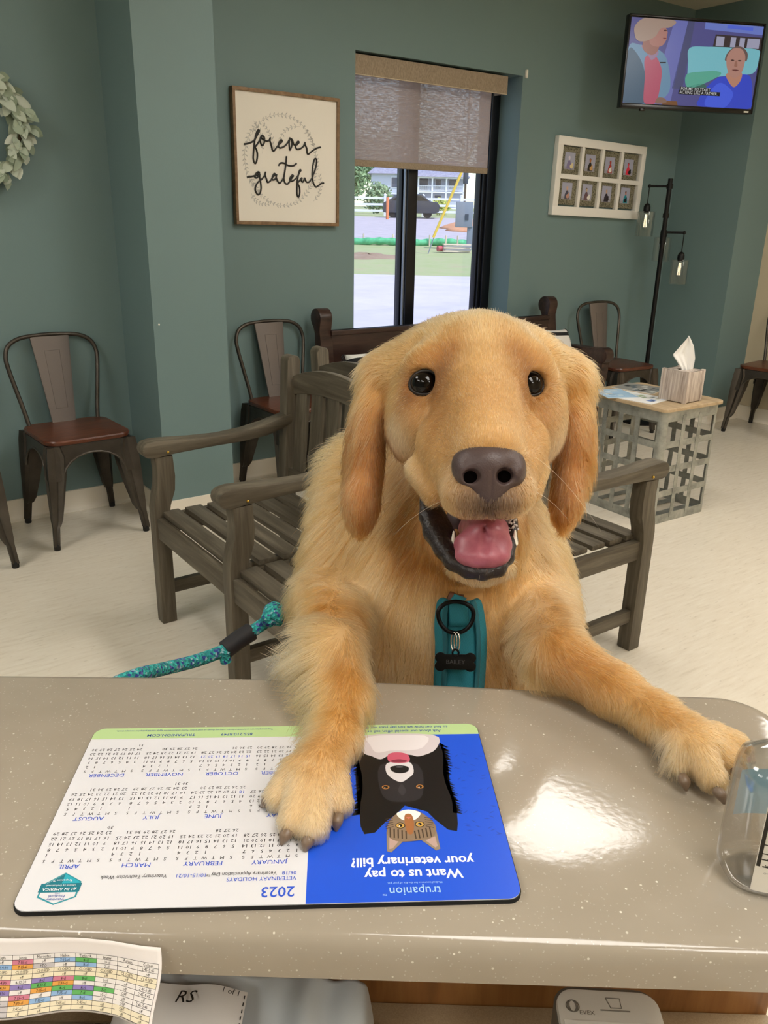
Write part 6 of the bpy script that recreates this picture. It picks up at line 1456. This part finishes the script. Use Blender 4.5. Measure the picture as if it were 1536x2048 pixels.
def np_mesh(name, V, Q, m, parent, smooth=True):
    me = bpy.data.meshes.new(name); me.vertices.add(len(V)); me.vertices.foreach_set('co', np.ascontiguousarray(V, np.float32).ravel())
    me.loops.add(Q.size); me.loops.foreach_set('vertex_index', Q.ravel().astype(np.int32)); me.polygons.add(len(Q))
    me.polygons.foreach_set('loop_start', np.arange(0, Q.size, 4, dtype=np.int32)); me.polygons.foreach_set('loop_total', np.full(len(Q), 4, np.int32))
    me.update(calc_edges=True); me.validate()
    for x in (m if isinstance(m, (list, tuple)) else [m]): me.materials.append(x)
    me.polygons.foreach_set('use_smooth', [smooth] * len(me.polygons))
    o = bpy.data.objects.new(name, me); COL.objects.link(o)
    if parent is not None: o.parent = parent
    return o

def blob(name, prims, h, m, parent, it=1):
    pts = []
    for pr in prims:
        if pr[0] == 'rc': pts += [np.array(pr[1]) - pr[2], np.array(pr[1]) + pr[2], np.array(pr[3]) - pr[4], np.array(pr[3]) + pr[4]]
        else: pts += [np.array(pr[1]) - max(pr[2]), np.array(pr[1]) + max(pr[2])]
    lo, hi = np.min(pts, 0) - 0.008, np.max(pts, 0) + 0.008
    g = [np.arange(lo[i], hi[i], h) for i in range(3)]
    V, Q = surface_net(sdf_field(prims, *g), *g); V = smooth_mesh(V, Q, it)
    return np_mesh(name, V - DOG_O, Q, m, parent)
_cp, _sp_ = math.cos(PITCH), math.sin(PITCH)
A_R, A_U, A_F = np.array([1, 0, 0.]), np.array([0, _sp_, _cp]), np.array([0, _cp, -_sp_])
AX0 = [1, 0, 0, 0, _sp_, _cp, 0, _cp, -_sp_]
def EL(c, r, k=0.004, op='u', ax=AX0): return ('el', list(c), list(r), ax, k, op)
def RC(a, ra, c, rc_, k=0.004, op='u'): return ('rc', list(a), ra, list(c), rc_, k, op)

dog = thing('golden_retriever', 'golden retriever standing up with both front paws on the counter, mouth open', 'dog', CW(*DOG_O), -YAW)
xs = axis((-0.30, -0.16, 0.007), (-0.16, 0.33, 0.0026), (0.33, 0.36, 0.007)); ys = axis((0.36, 0.82, 0.0026), (0.82, 1.36, 0.008)); zs = axis((-0.01, 0.98, 0.009), (0.98, 1.36, 0.0026))
BV, BQ = surface_net(sdf_field(DOG_PRIMS, xs, ys, zs), xs, ys, zs)
BV = smooth_mesh(BV, BQ, 2)

# ---- coat field
CG = np.array(DOG_COAT, float); CP, CD, CL, CF = CG[:, :3], CG[:, 3:6], CG[:, 6] / 1000, CG[:, 7]
def s2l(c): c = c / 255.0; return np.where(c <= 0.04045, c / 12.92, ((c + 0.055) / 1.055) ** 2.4)
CC_ = s2l(CG[:, 8:11])
def coat(P):
    out = [np.zeros((len(P), 3)), np.zeros(len(P)), np.zeros(len(P)), np.zeros((len(P), 3))]
    for s in range(0, len(P), 20000):
        p = P[s:s + 20000]; d2 = ((p[:, None, :] - CP[None]) ** 2).sum(-1); w = 1 / (d2 + 6e-5) ** 2.2; w /= w.sum(1, keepdims=True)
        dd = w @ CD; out[0][s:s + 20000] = dd / np.maximum(1e-6, np.linalg.norm(dd, axis=1, keepdims=True)); out[1][s:s + 20000] = w @ CL; out[2][s:s + 20000] = w @ CF; out[3][s:s + 20000] = w @ CC_
    return out
FURM = M('dog_skin_coat', 'd0a060', 0.8); _at = FURM.n('Attribute'); _at.attribute_name = 'coat'; FURM.color(_at.outputs['Color'])
body = np_mesh('body', BV - DOG_O, BQ, FURM.m, dog)
_bc = coat(BV)[3] * 0.80
_ca = body.data.color_attributes.new('coat', 'FLOAT_COLOR', 'POINT'); _ca.data.foreach_set('color', np.concatenate([_bc, np.ones((len(_bc), 1))], 1).astype(np.float32).ravel())
from mathutils.bvhtree import BVHTree
TREE = BVHTree.FromPolygons([Vector(v) for v in BV], [tuple(q) for q in BQ.tolist()])
def near(p):
    l, n, i, d = TREE.find_nearest(Vector(p)); n = Vector(n)
    if n.dot(Vector((0, 0, EYE)) - l) < 0: n = -n
    return np.array(l), np.array(n)

# ---- eyes
PT = {k: v for k, v in DOG_PTS.items()}
EYEM = M('dark_dog_eye', '0d0806', 0.05, spec=0.3).m
LIDM = mat('black_eyelid', '1d1512', 0.45)
for e, sd in zip(DOG_EYES, (-1, 1)):
    e = np.array(e)
    ed = blob('eye', [EL(e, (0.0118, 0.0118, 0.0118))], 0.0009, EYEM, dog, 2)
    b = B(); rings = []
    def alm(k, n=36):
        a = 2 * PI * k / n; ca, sa = math.cos(a), math.sin(a); return ca, sa, math.copysign(abs(sa) ** 1.15, sa)
    for wx, wy, zf in ((0.0106, 0.0083, -0.0084), (0.0114, 0.0092, -0.0096), (0.0126, 0.0103, -0.0092), (0.0142, 0.0118, -0.0066), (0.0150, 0.0126, -0.0025)):
        ring = []
        for k in range(36):
            ca, sa, s2 = alm(k); out_ = (ca * sd > 0)
            x = wx * ca * (1.10 if out_ else 1.04); y = wy * s2 - 0.0016 * ca * ca * (1 if not out_ else 0.6)
            z = zf + 0.0060 * (x / 0.0145) ** 2 + 0.30 * x * sd
            ring.append(e + A_R * x + A_U * y + A_F * z - DOG_O)
        rings.append(ring)
    b.loft(rings, caps=False); b.build('eyelid', LIDM, ed, smooth=True)

# ---- nose
NOSEM = M('brown_nose_leather', '4a3a38', 0.42, spec=0.45); _vv = NOSEM.n('TexVoronoi'); _vv.inputs['Scale'].default_value = 900; NOSEM.l(NOSEM.coord('Object'), _vv.inputs[0]); NOSEM.bump(_vv.outputs['Distance'], 0.25, 0.0006)
n0 = np.array(PT['nose'][0])
npr = [EL(n0 + A_U * 0.004 + A_F * 0.008, (0.0248, 0.0158, 0.0235)), EL(n0 - A_U * 0.005 + A_F * 0.008, (0.0228, 0.0158, 0.0215), 0.006), EL(n0 - A_U * 0.0165 + A_F * 0.008, (0.0125, 0.0115, 0.0165), 0.007),
       EL(n0 + A_U * 0.012 + A_F * 0.014, (0.020, 0.0095, 0.018), 0.006), EL(n0 - A_R * 0.0165 - A_U * 0.002 + A_F * 0.003, (0.0075, 0.0095, 0.0145), 0.004), EL(n0 + A_R * 0.0165 - A_U * 0.002 + A_F * 0.003, (0.0075, 0.0095, 0.0145), 0.004)]
for s, q, w in zip((-1, 1), PT['nost'], PT['nostw']):
    q, w = np.array(q), np.array(w); npr += [EL(q, (0.0066, 0.0060, 0.0140), 0.002, 's'), RC(q - A_U * 0.0018, 0.0030, w + A_F * 0.003, 0.0018, 0.002, 's')]
npr += [RC(n0 - A_U * 0.002 - A_F * 0.0155, 0.0009, n0 - A_U * 0.026 - A_F * 0.008, 0.0013, 0.0012, 's')]
nose = blob('nose', npr, 0.0007, NOSEM.m, dog, 1)
for q in PT['nost']: blob('nostril_plug', [EL(np.array(q) + A_F * 0.0120 + A_U * 0.0012, (0.0070, 0.0062, 0.0024))], 0.0009, mat('nostril_shade_black', '070505', 1.0, spec=0.0), nose, 1)  # added matte black plugs stand in for the shade inside the nose holes

# ---- mouth
LIPM = M('black_wet_lip', '241b1a', 0.30, spec=0.4); LIPM.bump(LIPM.noise(LIPM.coord('Object'), 320, 4), 0.7, 0.0015)
Lp = [np.array(p) for p in PT['lipL']]; rl = [0.0046, 0.0070, 0.0080, 0.0074, 0.0062, 0.0056, 0.0055, 0.0055, 0.0050, 0.0044, 0.0034]
lpr = [RC(Lp[i], rl[i], Lp[i + 1], rl[i + 1], 0.003) for i in range(len(Lp) - 1)]
bd = [np.array(p) for p in PT['lipband']]; lpr += [RC(bd[0], 0.0075, bd[1], 0.0085, 0.006)]
blob('lip', lpr, 0.0012, LIPM.m, dog, 1)
blob('mouth_lining', [EL(PT['mouth'][0], (0.030, 0.024, 0.020))], 0.0016, mat('dark_mouth', '3a1c1e', 0.4), dog, 1)
TON = M('pink_tongue', 'b06070', 0.38, spec=0.5); _tn = TON.noise(TON.coord('Object'), 90, 3); TON.color(TON.ramp(_tn, [(0.3, '9c4f5e'), (0.7, 'b86a78')])); TON.bump(TON.noise(TON.coord('Object'), 700, 2), 0.2, 0.0006)
T_ = [np.array(p) for p in PT['tongue']]
tpr = [EL(T_[1], (0.0185, 0.0135, 0.050), 0.006), EL(T_[2], (0.0215, 0.0130, 0.016), 0.008), EL(T_[3], (0.0200, 0.0095, 0.012), 0.006), RC(T_[2] - A_F * 0.0105 + A_U * 0.0125, 0.0010, T_[3] - A_F * 0.0128 + A_U * 0.0035, 0.0008, 0.005, 's')]
blob('tongue', tpr, 0.0011, TON.m, dog, 1)
for p in PT['teeth']:
    p = np.array(p); blob('tooth', [RC(p - A_U * 0.004, 0.0024, p + A_U * 0.0055, 0.0008)], 0.0006, mat('tooth_white', 'ece4d4', 0.25), dog, 0)
fo = mat('saliva_foam', 'cfc9c2', 0.15); R = random.Random(6)
b = B()
for p in PT['foam']:
    for k in range(7): q = np.array(p) + np.array([R.uniform(-1, 1), R.uniform(-0.6, 0.3), R.uniform(-1, 1)]) * 0.0022 - DOG_O - A_R * 0.002; b.ball(q, R.uniform(0.0005, 0.0011), 8, 6)
b.build('saliva', fo, dog, smooth=True)
# ---- claws
CLW = mat('horn_claw', '75614f', 0.35)
for cl in DOG_PTS['clawsL'] + DOG_PTS['clawsR']:
    p, q = np.array(cl[0]), np.array(cl[1]); q = q + (q - p) * np.array([0.25, 0.25, 0.0]); m = (p + q) / 2 + np.array([0, 0, 0.0022])
    blob('claw', [RC(p, 0.0034, m, 0.0030, 0.003), RC(m, 0.0030, q + np.array([0, 0, 0.0010]), 0.0014, 0.003)], 0.0008, CLW, dog, 1)

# ---- fur strands
rng = np.random.default_rng(3)
tri = np.concatenate([BQ[:, [0, 1, 2]], BQ[:, [0, 2, 3]]]); ta_, tb_, tc_ = BV[tri[:, 0]], BV[tri[:, 1]], BV[tri[:, 2]]
cr = np.cross(tb_ - ta_, tc_ - ta_); ar = np.linalg.norm(cr, axis=1) / 2; tn = cr / np.maximum(1e-12, 2 * ar)[:, None]; tcen = (ta_ + tb_ + tc_) / 3
_d, _len, _l, _c = coat(tcen)
dens = np.clip(0.9 / (_len * 1000 + 1.0), 0.02, 0.16) * 1e7 * FUR_DENSITY     # strands per square metre
hidden = (tcen[:, 1] > 0.86) | (tcen[:, 2] < 0.93); dens = np.where(hidden, dens * 0.16, dens)
def cut(p, r): return ((tcen - np.array(p)) ** 2).sum(1) < r * r
for e in DOG_EYES:
    q = tcen - (np.array(e) - A_F * 0.008); dens[((q @ A_R / 0.0126) ** 2 + (q @ A_U / 0.0096) ** 2 + (q @ A_F / 0.022) ** 2) < 1] = 0
q = tcen - n0; dens[((q @ A_R / 0.0215) ** 2 + ((q @ A_U + 0.002) / 0.0155) ** 2 + (q @ A_F / 0.016) ** 2) < 1] = 0
q = tcen - np.array(PT['mouth'][0]); dens[(np.abs(q @ A_R) < 0.025) & (np.abs(q @ A_U + 0.004) < 0.016) & (np.abs(q @ A_F + 0.02) < 0.045)] = 0
for i_ in range(len(Lp) - 1):
    for t_ in (0.0, 0.5): dens[cut(Lp[i_] * (1 - t_) + Lp[i_ + 1] * t_, 0.0058)] = 0
HP = [np.array(p) for p in PT['harness']]
for a_, c_ in zip(HP, HP[1:]):
    dv = c_ - a_; t_ = np.clip(((tcen - a_) @ dv) / (dv @ dv), 0, 1); q = tcen - a_ - t_[:, None] * dv; dens[(np.abs(q[:, 0]) < 0.0195) & (np.linalg.norm(q, axis=1) < 0.05) & (((tcen - HP[0]) @ A_U) < 0.004)] = 0
cnt = rng.poisson(ar * dens); ti = np.repeat(np.arange(len(tri)), cnt); n_ = len(ti)
u_, v_ = rng.random(n_), rng.random(n_); fl = u_ + v_ > 1; u_[fl], v_[fl] = 1 - u_[fl], 1 - v_[fl]
RP = ta_[ti] + u_[:, None] * (tb_[ti] - ta_[ti]) + v_[:, None] * (tc_[ti] - ta_[ti]); RN = tn[ti]
Dn, Ln, Lf, Cl = coat(RP)
def wob(P, f, s): return np.stack([np.sin(P[:, 0] * f + 1.3 * s + 2 * np.sin(P[:, 2] * f * 0.6 + s)) , np.sin(P[:, 1] * f * 1.1 + 2.1 * s + 2 * np.sin(P[:, 0] * f * 0.7)), np.sin(P[:, 2] * f * 0.9 + 0.7 * s + 2 * np.sin(P[:, 1] * f * 0.5))], 1)
kl = np.clip(Ln / 0.016, 0.35, 1.0)[:, None]; Dn = Dn + kl * (0.17 * wob(RP, 160, 1) + 0.10 * wob(RP, 420, 2) + rng.normal(0, 0.07, (n_, 3)))
Tg = Dn - RN * (Dn * RN).sum(1, keepdims=True); Tg /= np.maximum(1e-6, np.linalg.norm(Tg, axis=1, keepdims=True))
stray = rng.random(n_) < 0.035
lift = np.clip(Lf * (0.8 + 0.4 * rng.random(n_)) + np.where(stray, 0.3, 0), 0.05, 1.2)[:, None]
Ln = Ln * (0.72 + 0.5 * rng.random(n_)) * np.where(stray, 1.15, 1.0)
D0 = Tg * np.cos(lift) + RN * np.sin(lift)
cell = np.where(Ln > 0.020, 0.0135, np.where(Ln > 0.013, 0.0095, 0.0052)); K = np.floor((RP + 0.004 * wob(RP, 300, 4)) / cell[:, None]).astype(np.int64); key = (K[:, 0] * 73856093) ^ (K[:, 1] * 19349663) ^ (K[:, 2] * 83492791)
un, inv = np.unique(key, return_inverse=True); ncl = len(un); c_cnt = np.bincount(inv)
tip = RP + Ln[:, None] * (D0 - 0.35 * RN * lift)
ctip = np.stack([np.bincount(inv, tip[:, m]) / c_cnt for m in range(3)], 1) + rng.normal(0, 1, (ncl, 3)) * (0.07 * np.bincount(inv, Ln) / c_cnt)[:, None]
cl_f = np.where(Ln > 0.020, 0.72, np.where(Ln > 0.013, 0.5, 0.14))[:, None]
tip2 = tip + (ctip[inv] - tip) * cl_f * rng.random((n_, 1)) ** 0.5
tip2[:, 2] -= 0.10 * Ln * (Ln > 0.016)
NPT = 6; U = np.linspace(0, 1, NPT)[None, :, None]
mid = RP + Ln[:, None] * D0 * 0.5 + RN * (0.0004)
S_ = (1 - U) ** 2 * RP[:, None] + 2 * U * (1 - U) * mid[:, None] + U ** 2 * tip2[:, None]
S_ -= RN[:, None] * 0.0006 * (1 - U)
# nothing sinks into the counter or mat
over = (S_[..., 1] < 0.575) & (S_[..., 2] < ZT + 0.0042); S_[..., 2] = np.where(over, ZT + 0.0042, S_[..., 2])
edge = (S_[..., 1] >= 0.575) & (S_[..., 1] < 0.593) & (S_[..., 2] < ZT + 0.002); S_[..., 1] = np.where(edge, 0.593, S_[..., 1])
hc = bpy.data.hair_curves.new('fur'); hc.add_curves([NPT] * n_)
hc.attributes['position'].data.foreach_set('vector', np.ascontiguousarray(S_ - DOG_O, np.float32).ravel())
rad = (np.array([1.0, 0.98, 0.9, 0.75, 0.5, 0.16])[None] * (0.00015 * (0.8 + 0.4 * rng.random((n_, 1))))).astype(np.float32)
ra_ = hc.attributes.get('radius') or hc.attributes.new('radius', 'FLOAT', 'POINT'); ra_.data.foreach_set('value', rad.ravel())
Cl = np.clip(Cl, 0, 1) ** 1.17 * 0.67 * np.array([0.98, 0.97, 1.0])
vary = (0.84 + 0.32 * rng.random((n_, 1))) * (0.92 + 0.16 * rng.random(ncl))[inv][:, None]
light = (rng.random((n_, 1)) < 0.08) * 0.30
Cx = np.clip(Cl * vary * (1 - light) + light * np.array([0.86, 0.70, 0.46]), 0.004, 0.95)
rcol = hc.attributes.new('coat', 'FLOAT_COLOR', 'CURVE'); rcol.data.foreach_set('color', np.concatenate([Cx, np.ones((n_, 1))], 1).astype(np.float32).ravel())
HM = bpy.data.materials.new('golden_fur'); HM.use_nodes = True; _nt = HM.node_tree; _nt.nodes.remove(_nt.nodes['Principled BSDF'])
_ha = _nt.nodes.new('ShaderNodeAttribute'); _ha.attribute_name = 'coat'
if FUR_SHADER == 'hair':
    _hb = _nt.nodes.new('ShaderNodeBsdfHairPrincipled'); _hb.parametrization = 'COLOR'; _hb.inputs['Roughness'].default_value = 0.38; _hb.inputs['Radial Roughness'].default_value = 0.6
    _nt.links.new(_ha.outputs['Color'], _hb.inputs['Color'])
else:
    _hb = _nt.nodes.new('ShaderNodeBsdfPrincipled'); _hb.inputs['Roughness'].default_value = 0.5; _hb.inputs['Specular IOR Level'].default_value = 0.25
    _nt.links.new(_ha.outputs['Color'], _hb.inputs['Base Color'])
_nt.links.new(_hb.outputs[0], _nt.nodes['Material Output'].inputs[0])
hc.materials.append(HM)
fur = bpy.data.objects.new('fur', hc); COL.objects.link(fur); fur.parent = dog
try: SC.cycles_curves.shape = 'RIBBONS'
except Exception: pass

# ---- whiskers
R = random.Random(8)
for p, s in zip(PT['whisk'], (-1, 1)):
    for k in range(1 if s < 0 else 2):
        q = np.array(p) + A_U * R.uniform(-0.012, 0.012) + A_R * R.uniform(-0.008, 0.008); l, n = near(q); L = R.uniform(0.04, 0.07)
        d = A_R * s * R.uniform(0.6, 1.0) - A_U * R.uniform(0.2, 0.9) - A_F * R.uniform(-0.2, 0.3)
        b = B(); b.tube([l - DOG_O + d * L * t_ - A_U * 0.35 * L * t_ * t_ for t_ in np.linspace(0, 1, 8)], [0.00010 * (1 - 0.7 * t_) for t_ in np.linspace(0, 1, 8)], 5)
        b.build('whisker', mat('whisker_white', 'efe6d6', 0.4), dog, smooth=True)

# ---- harness with ring and tag
HARN = M('teal_nylon', '0c6270', 0.75); _w = HARN.n('TexWave'); _w.inputs['Scale'].default_value = 420; HARN.l(HARN.coord('Object', (1, 1, 1), (0, 0.7, 0)), _w.inputs[0]); HARN.color(HARN.ramp(_w.outputs[0], [(0.2, '0b5a66'), (0.8, '147a88')])); HARN.bump(_w.outputs[0], 0.25, 0.0008)
HARD = mat('dark_teal_webbing', '0b5560', 0.8)
hs = []
for p in HP: l, n = near(p); hs.append((l, n))
hw = [0.014, 0.0185, 0.0215, 0.0215, 0.0215, 0.021]
def hpt(i, s, off): l, n = hs[i]; q = l + A_R * s * hw[i]; return Vector(q + np.array(n) * off - DOG_O - 0.0 * A_F)
rows = [[hpt(i, s, 0.013 - 0.006 * abs(s) ** 3) for s in (-1, -0.66, -0.33, 0, 0.33, 0.66, 1)] for i in range(len(hs))]
def interp(rows, n):
    cs = [catmull([r[k] for r in rows], n) for k in range(len(rows[0]))]; return list(zip(*cs))
rr_ = interp(rows, 5)
b = B(); V = [[b.bm.verts.new(p) for p in r] for r in rr_]
for A_, C_ in zip(V, V[1:]):
    for k in range(6): b.bm.faces.new((A_[k], A_[k + 1], C_[k + 1], C_[k]))
har = b.build('harness', HARN.m, dog, smooth=True); _md = har.modifiers.new('thick', 'SOLIDIFY'); _md.thickness = 0.0035; _md.offset = 0
b = B()
for s in (-0.72, 0.72): b.tube([Vector(r[1] if s < 0 else r[5]) + Vector(-A_F * 0.003) for r in rr_], 0.0042, 8, flat=(1.0, 0.35))
b.build('edge_webbing', HARD, har, smooth=True)
b = B(); b.tube([Vector(r[3]) + Vector(-A_F * 0.0045 - A_R * 0.002) for r in rr_[2:11]], 0.0085, 10, flat=(1.0, 0.22), up=Vector(-A_F)); b.build('ring_strap', HARN.m, har, smooth=True)
b = B(); cpt = [near(p) for p in ([0.060, 0.659, 1.0755], [0.065, 0.659, 1.075], [0.070, 0.659, 1.0755])]
b.tube([Vector(l + n * 0.008 - DOG_O) for l, n in cpt], 0.0055, 8, flat=(1.0, 0.4), up=Vector(-A_F)); b.build('brown_collar', mat('brown_leather', '5a3014', 0.6), har, smooth=True)
def on(pt, off): l, n = near(pt); return l + n * off
rc0 = on(PT['ring'][0], 0.026); BLKM = mat('black_metal', '121213', 0.3, metal=0.8)
b = B(); b.tube([Vector(rc0 + A_R * 0.0150 * math.cos(a) + A_U * (0.0165 * math.sin(a) if a > PI else 0.010 * math.sin(a)) - DOG_O - A_F * 0.0015) for a in np.linspace(0, 2 * PI, 33)[:-1]], 0.0019, 8, closed=True); b.build('d_ring', BLKM, har, smooth=True)
STL = mat('steel_ring', 'c8c4bc', 0.2, metal=1.0)
lk = rc0 - A_U * 0.0235 - A_F * 0.003
b = B()
for s in (-0.0012, 0.0012): b.tube([Vector(lk + A_R * (s + 0.0022 * math.sin(a)) + A_U * 0.0078 * math.cos(a) - A_F * 0.002 * math.sin(a) - DOG_O) for a in np.linspace(0, 2 * PI, 21)[:-1]], 0.0006, 6, closed=True)
b.build('split_ring', STL, har, smooth=True)
tg = lk - A_U * 0.0165 - A_F * 0.004
bone = []
for cx, cy_, a0, a1 in ((0.0125, 0.0036, -50, 140), (-0.0125, 0.0036, 40, 230), (-0.0125, -0.0036, 130, 320), (0.0125, -0.0036, 220, 410)):
    bone += [(cx + 0.0048 * math.cos(math.radians(a0 + (a1 - a0) * k / 9)), cy_ + 0.0044 * math.sin(math.radians(a0 + (a1 - a0) * k / 9))) for k in range(10)]
b = B(); b.prism(bone, tg - DOG_O, A_R, A_U, A_F * 0.0014, bev=0.0003); b.lathe([(0.0, 0)], n=4, caps=False) if False else None
b.tube([Vector(tg + A_U * 0.0075 + A_R * 0.0026 * math.cos(a) + A_U * 0.003 * math.sin(a) + A_F * 0.0007 - DOG_O) for a in np.linspace(0, 2 * PI, 17)[:-1]], 0.0010, 6, closed=True)
bt_ = b.build('bone_tag', BLKM, har)
b = B(); mx = Matrix(((1, 0, 0, 0), (0, _sp_, -_cp, 0), (0, _cp, _sp_, 0), (0, 0, 0, 1)))
mx.translation = Vector(tg - A_F * 0.0002 - DOG_O); b.text('BAILEY', 0.0052, mx, 0, bold=0.00002); b.build('tag_lettering', mat('tag_grey', '2a2a2d', 0.5), har, smooth=False)
